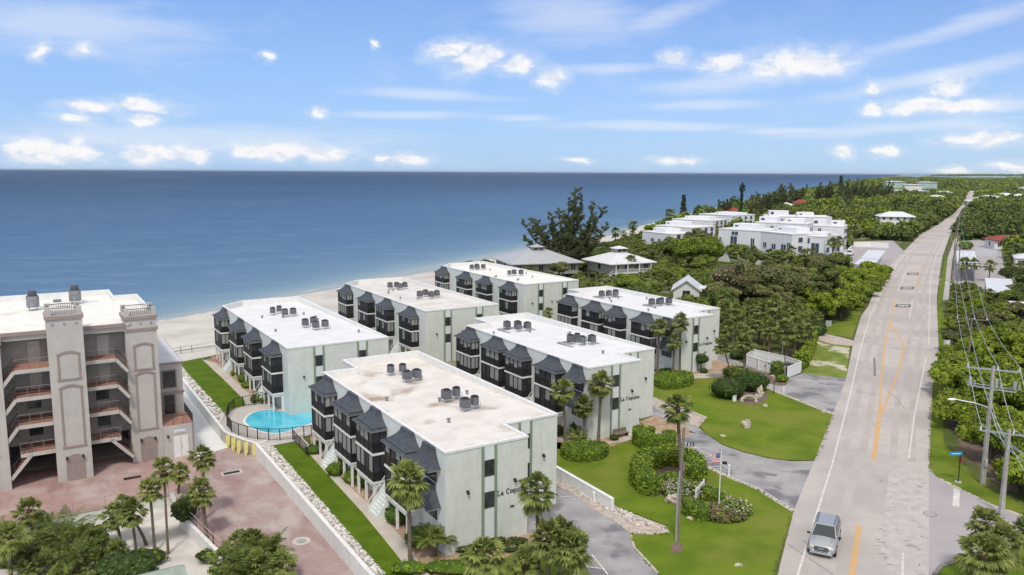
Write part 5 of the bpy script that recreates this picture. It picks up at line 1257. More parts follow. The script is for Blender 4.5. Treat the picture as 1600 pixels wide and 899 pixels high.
# garden planting along the nearest block
for (bx,by,r,sd,lm,lab) in [(523,742,(.8,.8,1.1),1,'hedge','round bright shrub left of the first stair'),(545,728,(.75,.75,1.4),2,'leafbright','tall round shrub right of the first stair'),(533,735,(.7,.8,1.2),3,'hedge','shrub between the stair shrubs'),(553,752,(.9,1.0,1.0),4,'hedge','shrub on the bed under the third bay'),(567,760,(.8,.9,.9),5,'hedgedark','dark shrub at the end of the bed under the third bay'),
    (622,818,(1.0,1.2,1.5),6,'hedgedark','dark shrub beside the second stair'),(650,850,(.9,1.4,1.2),7,'leafdark','reddish dark shrub under the corner hoods'),(504,700,(1.1,.8,.8),8,'hedgedark','low dark shrub behind the lawn fence'),(490,708,(.9,1.0,.7),9,'hedgedark','low spreading shrub at the pool end of the bed'),
    (367,587,(.7,.7,.8),10,'hedge','bright shrub on the upper bed near the beach'),(380,597,(.9,.9,1.0),11,'hedge','bright shrub on the upper bed behind the pool fence'),(389,606,(.9,.9,.9),12,'hedge','rightmost shrub on the upper bed behind the pool fence'),(407,628,(1.3,1.3,.9),13,'hedgedark','olive shrub inside the pool fence corner'),(745,880,(1.3,.8,.6),14,'hedge','low bright shrub at the bottom edge below the end wall'),
    (700,893,(2.2,1.0,.7),15,'leafbright','wide bright ground shrub at the bottom edge by the walk'),(640,895,(1.4,.8,.8),16,'leafbright','bright shrub at the end of the garden walk')]:
    shrub('shrub','small green shrub, '+lab,at(bx,by),r,sd,lm)
feather_clump('feather_shrub','leafy plumeria like shrub at the corner of the nearest block',at(676,872),16,1.5,3,M['leafmid'],1.6,stems=3,cat='shrub')
for k,(bx,by,lab) in enumerate([(716,862,'left'),(735,857,'second'),(775,850,'third'),(795,862,'fourth'),(810,850,'right')]):
    shrub('ground_shrub','yellow green low shrub at the foot of the lettered wall, '+lab+' of five',at(bx,by),(1.0,.5,.5),40+k,'leafoliv','core',leaf=.2,group=None)
for k,(bx,by,r) in enumerate([(905,680,(1.2,1.0,1.6)),(893,672,(1.0,.9,2.0)),(925,682,(.9,.9,1.4)),(872,680,(.9,1.0,1.0)),(950,664,(.6,.6,.9))]):
    shrub('shrub','dark garden shrub under the three tall palms, '+['centre one','rear one','right one','left one','small one by the wall'][k],at(bx,by),r,60+k,'hedgedark' if k!=1 else 'leafmid','core',leaf=.22)
feather_clump('arching_palm','low arching feather palm at the feet of the three tall palms',at(898,690),12,1.5,5,M['palm'],.4,stems=2)
for k,(bx,by,r,lm) in enumerate([(1040,585,(1.4,.8,.9),'leafmid'),(1070,580,(1.2,.7,.8),'hedgedark'),(1100,583,(.7,.6,.6),'hedgedark'),(960,688,(.6,.5,.6),'hedgedark'),(1010,570,(.8,.8,1.4),'leafmid')]):
    shrub('shrub','green shrub along the grove side block, '+['under its palms','at the wall','below the round tree','outside the middle block strip','behind the hedge'][k],at(bx,by),r,70+k,lm,'core',leaf=.2)
t_=shrub('small_tree','small round topiary tree at the corner of the grove side block',at(1095,581),(1.05,1.05,1.3),81,'hedgedark','core',leaf=.17,cat='tree')
for ch in t_.children:
    if ch.name.startswith('foliage'): ch.location.z=1.3
    else: ch.scale=(1.4,1.4,3.4)
# hedges of the lawns
def ring_hedge(px, name, label, h, w, **k):
    c = [at(*q) for q in px]; L=[];R=[]
    for i,p in enumerate(c):
        d=(c[min(i+1,len(c)-1)]-c[max(i-1,0)]).normalized(); n_=Vector((-d.y,d.x,0)); L.append(p+n_*w/2); R.append(p-n_*w/2)
    return hedge(name,label,L+R[::-1],h,**k)
hedge('hedge','low oval clipped hedge below the three tall palms on the flag lawn',P((874,711),(884,702),(935,702),(952,706),(945,719),(915,724),(884,721)),1.0)
ring_hedge([(1008,689),(1005,683),(1022,683)],'hedge','inner short arm of the square clipped hedge by the parking bays',1.1,.9)
ring_hedge([(999,684),(1000,698),(1022,703),(1044,703),(1046,692)],'hedge','u shaped clipped hedge beside the parking bays',1.5,1.5)
ring_hedge([(1028,774),(1010,768),(1000,757),(1001,742),(1012,731),(1034,724),(1058,724),(1078,732),(1088,744),(1086,757)],'hedge','large horseshoe hedge around the flower bed on the flag lawn',1.6,1.75,leaf=.17,dens=36,rnd_=.25)
hedge('hedge','dark clipped hedge block left of the lawn sign',P((1066,806),(1065,796),(1078,795),(1106,806),(1109,812),(1102,818),(1088,814)),1.15)
hedge('hedge','slim clipped hedge block right of the lawn sign',P((1093,780),(1096,773),(1112,776),(1131,782),(1132,789),(1120,790)),1.0)
shrub('ball_shrub','small clipped ball shrub inside the horseshoe hedge',at(1047,756),(.8,.8,1.15),91,'hedge','corel')
bed_plants('white_flower_bed','white flowering bushes in the middle of the horseshoe bed',at(1072,772),2.2,2.0,.8,'leafmid','flw',1300,1,flf=.3)
bed_plants('white_flower_bed','silvery plants at the left of the white flowering bushes',at(1052,766),1.0,1.3,.8,'leafoliv','flw',500,2,flf=.15)
bed_plants('white_flower_bed','white flowers at the right tip of the flag bed',at(1149,797),1.4,1.7,.7,'leafmid','flw',800,3,flf=.22)
bed_plants('purple_flower_bed','pink and purple flowers below the flagpole',at(1131,810),1.9,1.1,.6,'leafmid','flp',900,4,flf=.2)
bed_plants('pink_flower_bed','sparse pinkish plants around the flagpole base',at(1118,800),1.5,1.6,.45,'leafoliv','flp',700,5,flf=.12)
hedge('hedge','low rounded hedge below the three palms of the grove side block',P((1020,603),(1020,594),(1060,590),(1083,593),(1083,603),(1058,609),(1035,610)),1.1)
shrub('round_bush','left round dark bush with white blossoms on the rear lawn bed',at(1136,621),(2.6,2.2,2.4),92,'hedgedark','core',leaf=.24,lumps=6)
shrub('round_bush','large clipped dome bush right of the straight palm on the rear lawn',at(1172,610),(2.6,2.2,2.3),93,'hedgedark','core',leaf=.18,lumps=1)
shrub('round_bush','clipped dome bush behind the leaning palm on the rear lawn',at(1150,590),(2.3,1.9,1.5),94,'hedge','core',leaf=.17,lumps=1)
shrub('round_bush','dark round bush at the drive end left of the white enclosure',at(1153,561),(1.4,1.3,1.9),95,'hedgedark','core',leaf=.2)
hedge('hedge','small square hedge in front of the white enclosure',P((1204,588),(1204,581),(1226,584),(1227,592),(1215,594)),1.7,leafm='hedge',corem='core')
shrub('shrub','yellowish bushes at the corner of the white enclosure',at(1222,597),(1.1,.8,.9),96,'hedge','corel')
for k,(bx,by,s,lab) in enumerate([(1051,784,(.6,.45,.5),'pale rocks beside the horseshoe hedge'),(1166,668,(.55,.4,.65),'white upright rock on the rear lawn'),(1130,682,(.3,.25,.12),'flat white stone on the rear lawn near the drive'),(1196,637,(.3,.25,.3),'white stone in the centre of the rear lawn'),(1288,645,(.3,.25,.22),'white stone at the road corner of the rear lawn'),(1187,620,(.5,.45,.9),'tall tan rock in the rear lawn bed'),(1182,625,(.4,.35,.5),'tan rock leaning on the tall one in the rear lawn bed'),(1211,591,(.7,.5,.35),'orange rocks before the enclosure hedge'),(1229,597,(.35,.3,.5),'white rock at the enclosure corner'),(1078,811,(.3,.2,.15),'small white stone before the dark hedge block'),(1154,884,(.3,.2,.14),'small white utility lid on the flag lawn')]):
    rock('rock',lab,at(bx,by),s,k)
mb=MB()
c=at(1170,628)
for i in range(10):
    a=math.pi*i/9; mb.blob((c.x+.9*math.cos(a),c.y+.25*math.sin(a*1),.55*math.sin(a)+.1),(.22,.2,.2),7,5,.3,seed=i)
tag(mb.build('stone_arch',M['rock']),'little arch of tan stones in the rear lawn bed','rock garden')
# ---- jungle bed bottom left
for k,(bx,by) in enumerate([(20,880),(60,872),(95,862),(130,858),(160,868),(110,890),(70,905),(150,900),(185,885),(35,915),(95,925),(145,930),(5,860),(175,915)]):
    make_palm(.5+.5*random.random(), 1.25+.3*random.random(), (0,0), 900+k, 'low_fan_palm', lmk('low dark fan palm',bx,by), at(bx,by,GZ), 30, 3, .13, 'low fan palms in the jungle bed', False)
for k in range(12):
    px=random.uniform(-10,185); py=random.uniform(838,935)
    if px>150 and py<860: continue
    feather_clump('jungle_palm',lmk('arching feather palm',px,py),at(px,py,GZ),9,random.uniform(1.8,2.6),200+k,M['jungle'] if k%3 else M['leafdark'],random.uniform(.4,1.8),'feather palms in the jungle bed',stems=2)
for (bx,by,r,lm,lab) in [(195,915,(2.6,2.0,2.4),'hedgedark','large round bright bush at the bottom edge of the jungle bed'),(232,880,(1.8,1.2,1.0),'hedge','wide low shrub beside the round bush'),(25,880,(2.5,1.6,1.2),'leafbright','yellow green ground shrub at the left edge'),(140,848,(1.5,1.2,1.4),'leafdark','dark shrub behind the jungle palms'),(90,846,(2.0,1.2,1.5),'leafmid','mid green shrub below the garden wall')]:
    shrub('bush',lab,at(bx,by,GZ),r,int(bx),lm,'core',leaf=.24)
t_=shrub('small_tree','small dark leafy tree standing alone in the white sand',at(291,829,GZ),(1.3,1.3,2.0),301,'leafdark','core',leaf=.25,cat='tree')
for ch in t_.children:
    if ch.name.startswith('foliage'): ch.location.z=.9
    else: ch.scale=(1.5,1.5,2.2)
for k,(bx,by,L) in enumerate([(400,905,2.0),(425,893,1.9),(385,925,2.1)]):
    feather_clump('feather_palm','leafy feather palm in the clump on the brick drive, '+['centre','upper right','front'][k],at(bx,by,PZ if bx>345 else GZ),13,L,400+k,M['jungle'],1.6,stems=3)
for k,(bx,by,h_) in enumerate([(372,886,1.7),(395,892,2.2),(420,902,1.6),(352,902,1.2),(440,912,1.4),(405,922,1.9),(378,915,1.5)]):
    make_palm(h_, 1.35, (0,0), 950+k, 'fan_palm', 'fan palm in the clump on the brick drive, '+['upper left','tallest at the back','right of centre','left','far right','front','front left'][k], at(bx,by,PZ), 32, 3, .13, 'fan palms in the clump on the brick drive', False)
for k,(bx,by,r) in enumerate([(340,876,(1.6,1.0,1.0)),(365,905,(2.0,1.3,1.2)),(405,915,(1.7,1.4,1.4))]):
    shrub('bush','green bush at the kerb wall below the feather palms, '+['left','middle','right'][k],at(bx,by,GZ if k==0 else PZ),r,410+k,'leafmid','core',leaf=.24)
p=at(236,938,GZ); tt=thing('garden_shed','green gabled shed roof cut by the bottom edge','shed',(p.x,p.y,GZ),YAW)
mb=MB(); mb.box(-2.4,2.0,-1.8,1.2,0,1.5); mb.build('wall', M['soffit'], tt); mb=MB(); mb.idx([(-2.7,-2.1,1.4),(2.3,-2.1,1.4),(2.3,1.5,1.4),(-2.7,1.5,1.4),(-2.7,-.3,2.2),(2.3,-.3,2.2)],[(0,1,5,4),(2,3,4,5),(0,4,3),(1,2,5)]); mb.build('roof', M['greenroof'], tt)
# ------------------------------------------------------------------ vehicle on the road
def suv(loc, rz, label):
    t = thing('suv', label, 'car', loc, rz)
    # stations along +y (front): y, half width, z low, z shoulder
    st = [(-2.35,.82,.50,.98),(-2.25,.93,.36,1.05),(-1.4,.97,.32,1.08),(0,.98,.30,1.08),(1.1,.98,.32,1.06),(1.6,.97,.34,1.02),(2.15,.93,.36,.96),(2.36,.84,.45,.88),(2.42,.70,.50,.78)]
    def ring(y,w,z0,z1): return [(-w*.93,y,z0),(-w,y,z0+.12),(-w*1.01,y,(z0+z1)/2),(-w*.985,y,z1-.08),(-w*.90,y,z1),(-w*.45,y,z1+.035),(0,y,z1+.045),(w*.45,y,z1+.035),(w*.90,y,z1),(w*.985,y,z1-.08),(w*1.01,y,(z0+z1)/2),(w,y,z0+.12),(w*.93,y,z0)]
    mb = MB(); rings = [ring(*s) for s in st]; n = len(rings[0]); vs = [p for r in rings for p in r]; fs = []
    for i in range(len(rings)-1):
        for k in range(n): fs.append((i*n+k, (i+1)*n+k, (i+1)*n+(k+1)%n, i*n+(k+1)%n))
    fs.append(tuple(range(n))); fs.append(tuple(reversed(range((len(rings)-1)*n, len(rings)*n)))); mb.idx(vs, fs)
    body = mb.build('body', M['carpaint'], t, smooth=True)
    # greenhouse: pillars and roof in paint, glass between
    z0, z1 = 1.06, 1.66
    lo = [(-.88,-2.22),(-.90,0.2),(-.86,1.05),(.86,1.05),(.90,.2),(.88,-2.22)]; hi = [(-.70,-2.0),(-.72,-.1),(-.66,.22),(.66,.22),(.72,-.1),(.70,-2.0)]
    g = MB(); V = [(x,y,z0) for x,y in lo]+[(x,y,z1) for x,y in hi]; g.idx(V, [(i,(i+1)%6,6+(i+1)%6,6+i) for i in range(6)]); g.build('window_glass', M['carglass'], t)
    r = MB(); hh = [(x*1.02,y*1.01,z1) for x,y in hi]; hc = [(x*.86,y*.95-.02,z1+.07) for x,y in hi]; r.idx(hh+hc,[(i,(i+1)%6,6+(i+1)%6,6+i) for i in range(6)]+[tuple(range(6,12))]); r.build('roof', M['carpaint'], t)
    p = MB()
    for s in (-1,1):
        p.beam((s*.865,1.05,z0),(s*.67,.22,z1),.07); p.beam((s*.905,-.75,z0),(s*.725,-.72,z1),.06); p.beam((s*.89,-2.22,z0),(s*.71,-2.0,z1),.10); p.beam((s*.905,-1.65,z0),(s*.72,-1.6,z1),.07)
    p.build('pillar', M['carpaint'], t)
    for s in (-1,1):
        q = MB(); q.tube([(s*.6,.0,z1+.06),(s*.62,-.1,z1+.12),(s*.64,-1.8,z1+.12),(s*.63,-1.9,z1+.05)], .025, 6); q.build('roof_rail', M['black'], t)
        q = MB(); q.blob((s*1.1,.82,1.12),(.13,.09,.09),8,6,0); q.beam((s*.93,.85,1.08),(s*1.05,.83,1.1),.05); q.build('wing_mirror', M['black'], t)
        q = MB(); q.idx([(s*.48,2.405,.86),(s*.80,2.36,.88),(s*.93,2.12,.93),(s*.93,2.1,.82),(s*.80,2.37,.75),(s*.50,2.415,.76)],[(0,1,4,5),(1,2,3,4)]); q.idx([(s*.48,2.43,.86),(s*.80,2.385,.88),(s*.80,2.39,.75),(s*.50,2.43,.76)],[(0,1,2,3)]); q.build('headlight', M['lampglass'], t)
        q = MB(); q.box(s*.55-.1,s*.55+.1,2.40,2.44,.48,.56); q.build('fog_lamp', M['lampglass'], t)
        for y in (-1.45,1.5):
            w = MB(); w.tube([(s*.80,y,.37),(s*1.0,y,.37)], .37, 20); o = w.build('tyre', M['black'], t)
            w = MB(); w.tube([(s*.99,y,.37),(s*1.012,y,.37)], .24, 14); w.build('rim', M['galv'], o)
            w = MB(); w.tube([(s*.90,y,.40),(s*.995,y,.40)], .45, 18); w.build('wheel_arch', M['black'], t)
    q = MB(); q.box(-.50,.50,2.40,2.445,.56,.86); gr = q.build('grille', M['black'], t); q = MB()
    for z in (.63,.70,.79): q.box(-.47,.47,2.445,2.455,z,z+.015)
    q.box(-.17,.17,2.445,2.46,.71,.77); q.build('grille_bar', M['galv'], gr)
    q = MB(); q.box(-.78,.78,2.30,2.46,.32,.45); q.build('bumper', M['galv'], t)
    q = MB(); q.box(-.80,.80,1.0,1.06,1.045,1.075); q.build('wiper_cowl', M['black'], t)
    q = MB(); 
    for s in (-1,1): q.beam((s*.55,2.1,1.0),(s*.62,1.15,1.105),.02,.012)
    q.build('bonnet_crease', M['metal'], t)
    return t
M['carpaint'] = mat('silver_car_paint', (.38,.395,.41), None, rough=.3, metal=.25, coat=.4)
M['carglass'] = mat('car_glass', (.02,.03,.04), None, rough=.05, spec=.9)
M['lampglass'] = mat('headlight_glass', (.75,.76,.74), None, rough=.15, spec=.6)
ca, cb = at(1296,872,0), at(1302,835,0)
suv(Vector((23.9,57.1,.036)), math.pi-math.atan2(.458,.889)+math.radians(0), 'silver sport utility vehicle driving towards the camera in the left lane')
# ------------------------------------------------------------------ poles and wires
def dirv(a,b): d=(b-a); d.z=0; return d.normalized()
ROADV = Vector((.46,.888,0)); ROADN = Vector((.888,-.46,0))
def topz(b, cy):
    lo, hi = .5, 60
    for _ in range(40):
        m_=(lo+hi)/2; q=b+Vector((0,0,m_))-Vector((0,0,CAMH))
        if 449.5-FPX*q.dot(CU)/q.dot(CF) > cy: lo=m_
        else: hi=m_
    return lo
ARMS = {}
def pole(key, base, h, label, r=.2, mt='poleconc', arm=None, n=4, arms=((-.35,2.3),), name='utility_pole', ins=True, skew=0):
    t = thing(name, label, 'utility pole', base); mb = MB(); mb.tube([(0,0,-.2),(0,0,h)], [r,r*.6], n if n>4 else 4); mb.build('shaft', M[mt], t)
    a = ROADN.copy(); a.rotate(Matrix.Rotation(skew,3,'Z'))
    for dz, hl in arms:
        q = MB(); q.beam(a*-hl+Vector((0,0,h+dz)), a*hl+Vector((0,0,h+dz)), .12); o=q.build('crossarm', M['galv'] if mt=='poleconc' else M['wood'], t)
        if ins:
            for f in (-.95,.15,.95): q=MB(); q.tube([a*hl*f+Vector((0,0,h+dz+.05)),a*hl*f+Vector((0,0,h+dz+.42))],[.07,.05],6); q.build('insulator', M['signw'], o)
    ARMS[key] = [base+a*arms[0][1]*f+Vector((0,0,h+arms[0][0]+.45)) for f in (-.95,.15,.95)]
    return t, a
b1 = at(1535,757); h1 = topz(b1,572)
t1, a1 = pole('p1', b1, h1, 'tall square concrete pole carrying the street light and three cut-outs', .24, arms=((-.35,2.1),))
q = MB(); q.beam(a1*-1.9+Vector((0,0,h1-2.0)), a1*1.9+Vector((0,0,h1-2.2)), .1); q.beam(a1*-1.9+Vector((0,.3,h1-1.8)), a1*1.9+Vector((0,.3,h1-2.0)), .07); o=q.build('equipment_arm', M['galv'], t1)
for f in (-1.7,.35,1.75):
    q=MB(); q.tube([a1*f+Vector((0,0,h1-1.95)),a1*f+Vector((0,0,h1-1.2))],[.15,.13],8); q.tube([a1*(f+.35)+Vector((0,0,h1-1.95)),a1*(f+.35)+Vector((0,0,h1-1.5))],.09,6); q.build('cutout', M['galv'], o)
zl = h1-3.9; q = MB(); q.tube([Vector((0,0,zl)),ROADN*-1.2+Vector((0,-.2,zl+.35)),ROADN*-3.0+Vector((0,-.5,zl+.55))],[.06,.05,.045],7); o=q.build('lamp_arm', M['galv'], t1)
e = ROADN*-3.0+Vector((0,-.5,zl+.52)); q=MB(); q.blob(e+ROADN*-.25,(.42,.2,.11),10,6,0); q.build('lamp_head', M['signw'], o)
q=MB(); q.box(-.12,.12,-.33,-.2,1.8,2.5); q.tube([(0,-.22,0),(0,-.22,zl)],.03,5); q.build('cable_duct', M['poleconc'], t1)
b2 = at(1564,806); h2 = topz(b2,672)
pole('p2', b2, h2, 'nearer square concrete pole cut by the frame at the right beside the bushy palms', .24, arms=((-.35,2.1),))
b3 = at(1511,583); h3 = topz(b3,497)
pole('p3', b3, h3, 'dark wooden pole with one crossarm rising from the bright hedge', .17, 'wood', n=7, arms=((-.2,1.9),))
prev = None
fp = [(1493,470,385,'beside the grass strip of the right pavement'),(1487,441,363,'before the white carport on the right'),(1489,415,358,'just behind the carport corner'),(1496,372,338,'beyond the carport along the right kerb'),(1499,358,331,'second after the carport'),(1504,349,327,'at the road bend'),(1508,343,327,'last at the road bend'),(1528,322,297,'after the bend on the far road'),(1531,308,290,'farthest on the far road')]
for k,(x,y,c,lab) in enumerate(fp):
    b = at(x,y); pole('f%d'%k, b, topz(b,c), 'thin dark wooden roadside pole '+lab, .16, 'wood', n=6, arms=((-.2,1.4),), ins=False)
def wire(pts_, label, r=.022, sag=.4, m_='galv', grp='overhead wires along the road'):
    mb = MB(); path = []
    for a,b in zip(pts_,pts_[1:]):
        for i in range(9): f=i/8; path.append(a.lerp(b,f)-Vector((0,0,sag*4*f*(1-f))))
    mb.tube(path, r, 4, cap=False); o = mb.build('power_line', M[m_]); tag(o, label, 'power line', grp); return o
near = [at(1552,960,h2*.62),at(1572,960,h2*.6),at(1618,960,h2*.62)]
near = [ARMS['p2'][k]+(ARMS['p2'][k]-ARMS['p1'][k])*.0+Vector((-.2,-26,-1.0)) for k in range(3)]
for k,nm in enumerate(('left','middle','right')):
    wire([near[k],ARMS['p2'][k],ARMS['p1'][k],ARMS['p3'][k],ARMS['f0'][k],ARMS['f1'][k],ARMS['f3'][k],ARMS['f5'][k]], nm+' one of the three wires strung on the crossarms along the road', .028)
lowp = [b2+Vector((-.1,-26,h2-3.2)), b2+Vector((0,0,h2-1.6)), b1+Vector((.2,0,h1-4.2)), b3+Vector((0,0,h3-2.2)), at(1493,470)+Vector((0,0,6.5))]
wire(lowp, 'lowest thick cable strung below the crossarms along the road', .04)
wire([b2+Vector((-.6,-26,h2-2.2)), b2+Vector((-.2,0,h2-.9)), b1+Vector((0,0,h1-3.0))], 'second lower cable between the two concrete poles', .03)
wire([b1+Vector((0,0,h1-3.9)), b1+Vector((1.2,-7.5,.1))], 'guy wire slanting from the tall concrete pole to the ground', .02, 0)
# wooden pole on the flag lawn
b = at(1058,845); h = topz(b,668)
t = thing('utility_pole','weathered wooden utility pole in a gravel ring on the flag lawn','utility pole',b)
lean = .35; mb = MB(); mb.tube([(0,0,-.1),(.08,0,h*.5),(.2,0,h)],[.15,.13,.10],9); mb.build('shaft', M['wood'], t)
mb = MB(); mb.tube([(-.13,-.1,-.1),(-.1,-.1,h*.42),(-.0,-.1,h*.62)],.075,7); mb.build('cable_guard', M['galv'], t)
mb = MB(); mb.beam((.1,0,h-1.6),(.95,.1,h-1.35),.07); o=mb.build('bracket', M['galv'], t)
mb = MB()
for x in (.5,.75,.95): mb.tube([(x,.05,h-1.5),(x+.05,.05,h-1.15)],[.05,.04],5)
mb.tube([(.5,.05,h-1.65),(.55,.05,h-2.1)],.06,6); mb.build('insulator', M['black'], o)
mb = MB(); mb.tube([(.28,-.1,h-3.4),(.3,-.1,h-2.7)],.1,7); mb.build('terminal_box', M['wood'], t)
# flag pole
b = at(1123,794); h = topz(b,703)
t = thing('flagpole','white flagpole in the flower bed of the front lawn','flagpole',b)
mb = MB(); mb.tube([(0,0,0),(0,0,h)],[.05,.035],8); mb.build('pole', M['signw'], t); mb = MB(); mb.blob((0,0,h+.05),.09,8,6,0); mb.build('finial', M['galv'], t)
mb = MB(); mb.box(.15,.5,-.1,.1,h-1.25,h-1.05); mb.build('flag_light', M['black'], t)
M['flagred']=mat('flag_red',(.50,.05,.07),None,rough=.8); M['flagblue']=mat('flag_blue',(.03,.05,.22),None,rough=.8)
t = thing('flag','small stars and stripes flag flying to the left of the white flagpole','flag',b+Vector((0,0,h-1.1)))
Wf,Hf = .72,.80
def fpt(u,v): return (-.05-u*Wf, -.10*math.sin(u*7)*u-.05*u, v*Hf-.06*u)
for nm,mm in (('stripes',('signw','flagred')),):
    mb=MB()
    for s in range(13):
        for i in range(10):
            u0,u1=i/10,(i+1)/10
            if s>=6 and u1<=.52: continue
            mb.face([fpt(u0,s/13),fpt(u1,s/13),fpt(u1,(s+1)/13),fpt(u0,(s+1)/13)], 1 if s%2==0 else 0)
    mb.build('stripes',[M['signw'],M['flagred']],t)
mb=MB()
for i in range(5):
    u0,u1=i/10,(i+1)/10; mb.face([fpt(u0,6/13),fpt(u1,6/13),fpt(u1,1),fpt(u0,1)],0)
for i in range(5):
    for j in range(5):
        u,v=.05+i*.095,.50+j*.1; p_=Vector(fpt(u,v))+Vector((0,-.012,0)); mb.face([p_+Vector((-.018,0,0)),p_+Vector((0,0,-.018)),p_+Vector((.018,0,0)),p_+Vector((0,0,.018))],1)
mb.build('canton',[M['flagblue'],M['signw']],t)
# lawn sign (seen edge on, with white frame)
a=at(1087,786); b_=at(1099,772); t=thing('lawn_sign','white two sided wooden sign between the hedge blocks of the flag bed','sign',(a+b_)/2,math.atan2((b_-a).y,(b_-a).x)); L=(b_-a).length
mb=MB()
for s in (-1,1): mb.box(s*L/2-.06,s*L/2+.06,-.06,.06,0,1.35)
mb.build('post',M['white'],t); mb=MB(); mb.box(-L/2,L/2,-.04,.04,.4,1.25); mb.build('board',M['white'],t)
mb=MB(); mb.box(-L/2+.1,L/2-.1,-.05,-.04,.55,.6); mb.box(-L/2+.1,L/2-.1,-.05,-.04,.75,.95); mb.build('sign_lettering',M['soffit'],t)
def post_thing(name, label, cat, bx, by, h, parts, rz=0, z=0):
    t=thing(name,label,cat,at(bx,by,z),rz)
    for nm,mm,fn in parts: mb=MB(); fn(mb,h); mb.build(nm,M[mm],t)
    return t
post_thing('marker_post','short white marker post beside the parking bays','post',1138.5,744,1.0,[('post','white',lambda m_,h:m_.box(-.07,.07,-.07,.07,0,h)),('cap','white',lambda m_,h:m_.box(-.12,.12,-.1,.1,h,h+.08))])
post_thing('marker_post','short white post on the gravel strip by the low driveway wall','post',928,784,.8,[('post','white',lambda m_,h:m_.box(-.08,.08,-.08,.08,0,h)),('cap','white',lambda m_,h:m_.box(-.11,.11,-.11,.11,h,h+.06))])
post_thing('marker_post','short white post on the kerb of the service drive','post',1224,614,.8,[('post','white',lambda m_,h:m_.box(-.08,.08,-.08,.08,0,h)),('cap','white',lambda m_,h:m_.box(-.11,.11,-.11,.11,h,h+.06))])
post_thing('path_lamp','black curved path lamp at the kerb of the service drive','lamp',1209,615,1.5,[('pole','black',lambda m_,h:m_.tube([(0,0,0),(0,0,h),(.2,0,h+.15)],.05,6)),('hood','black',lambda m_,h:m_.blob((.35,0,h+.15),(.26,.16,.14),8,6,0))])
post_thing('utility_pedestal','pale green utility pedestal beside the rear lawn bushes','utility box',1147,627,.9,[('cabinet','wallw',lambda m_,h:m_.box(-.22,.22,-.18,.18,0,h)),('lid','soffit',lambda m_,h:m_.box(-.25,.25,-.2,.2,h,h+.08))])
t=post_thing('street_sign','black post with blue street name sign at the side street corner','street sign',1497,754,2.6,[('post','black',lambda m_,h:m_.tube([(0,0,0),(0,0,h+.1)],.05,8)),('base','conc',lambda m_,h:m_.tube([(0,0,0),(0,0,.08)],.3,12)),('blade','bluesign',lambda m_,h:m_.box(-1.0,.15,-.03,.03,h+.0,h+.32)),('rear_plate','redroof',lambda m_,h:m_.box(.0,.42,.12,.15,h-.75,h-.25))])
mb=MB(); mb.box(-.85,-.02,-.045,-.031,2.73,2.79); mb.build('blade_lettering',M['signw'],t)
post_thing('utility_cabinet','white utility cabinet at the kerb in front of the olive bush','utility box',1479,542,1.6,[('cabinet','signw',lambda m_,h:m_.box(-.35,.35,-.3,.3,0.1,h)),('plinth','conc',lambda m_,h:m_.box(-.5,.5,-.45,.45,0,.1)),('roof','soffit',lambda m_,h:m_.box(-.38,.38,-.33,.33,h,h+.05))])
post_thing('blue_sign','blue and white sign panel behind the white utility cabinet','sign',1491,540,2.0,[('post','galv',lambda m_,h:m_.tube([(0,0,0),(0,0,h)],.04,6)),('panel','bluesign',lambda m_,h:m_.box(-.6,.6,-.05,.05,h-.5,h-.15)),('band','signw',lambda m_,h:m_.box(-.6,.6,-.06,.06,h-.15,h))])
post_thing('info_sign','pale square sign on a short post beside the sandy path','sign',1294,518,1.8,[('post','white',lambda m_,h:m_.box(-.3,-.15,-.06,.06,0,h*.5)),('panel','galv',lambda m_,h:m_.box(-.55,.5,-.05,.05,h*.5,h+.15))])
post_thing('warning_sign','small grey pole sign standing in the palm grove','sign',1222,560,4.2,[('post','white',lambda m_,h:m_.tube([(0,0,0),(0,0,h)],.05,6)),('cap','galv',lambda m_,h:m_.blob((0,0,h),(.2,.2,.12),8,5,0))])
q=at(1494,472); 
t=thing('street_light','far grey street light arm over the right pavement','street light',at(1494,470)); h=topz(at(1494,470),443); mb=MB(); mb.tube([(0,0,0),(0,0,h-.2)],[.1,.07],7); mb.build('shaft',M['poleconc'],t); mb=MB(); mb.tube([(0,0,h-.3),(-1.5,-.3,h+.1),(-2.6,-.5,h+.15)],.05,6); mb.build('arm',M['galv'],t); mb=MB(); mb.blob((-2.8,-.5,h+.12),(.45,.2,.1),8,5,0); mb.build('lamp_head',M['signw'],t)
# bench and bike rack like frame by the middle block, truck things
t=thing('metal_bench','small dark metal bench against the middle front block wall','bench',at(970,683),YAW); mb=MB(); mb.box(-.9,.9,-.25,.25,.42,.47); mb.build('seat',M['wood'],t); mb=MB(); mb.box(-.9,.9,.22,.27,.5,.9); mb.build('backrest',M['wood'],t); mb=MB()
for x in (-.8,.8): mb.box(x-.04,x+.04,-.2,.25,0,.42)
mb.build('leg_frame',M['black'],t)
# white enclosure
t=thing('enclosure_fence','white panelled service enclosure with gates beside the service drive','enclosure'); pp=[at(1165,572),at(1210,586),at(1232,594),at(1252,584),at(1229,575),at(1180,563),at(1165,572)]
pp=[at(1165,572),at(1228,592.5),at(1252,583),at(1226,574),at(1176,562.5),at(1165,572)]
mb=MB(); ps=MB(); cp_=MB(); he=1.6
for a,b in zip(pp,pp[1:]):
    d=(b-a); L=d.length; d.normalize(); mb.beam(a+Vector((0,0,he/2+.05)),b+Vector((0,0,he/2+.05)),.07,he-.1); cp_.beam(a+Vector((0,0,he+.03)),b+Vector((0,0,he+.03)),.16,.08)
    n=max(1,int(L/2.4))
    for i in range(n+1): q=a+d*L*i/n; ps=MB(); ps.beam(q,q+Vector((0,0,he+.12)),.15); ps.build('post',M['signw'],t)
mb.build('panel',M['signw'],t); cp_.build('top_rail',M['signw'],t)
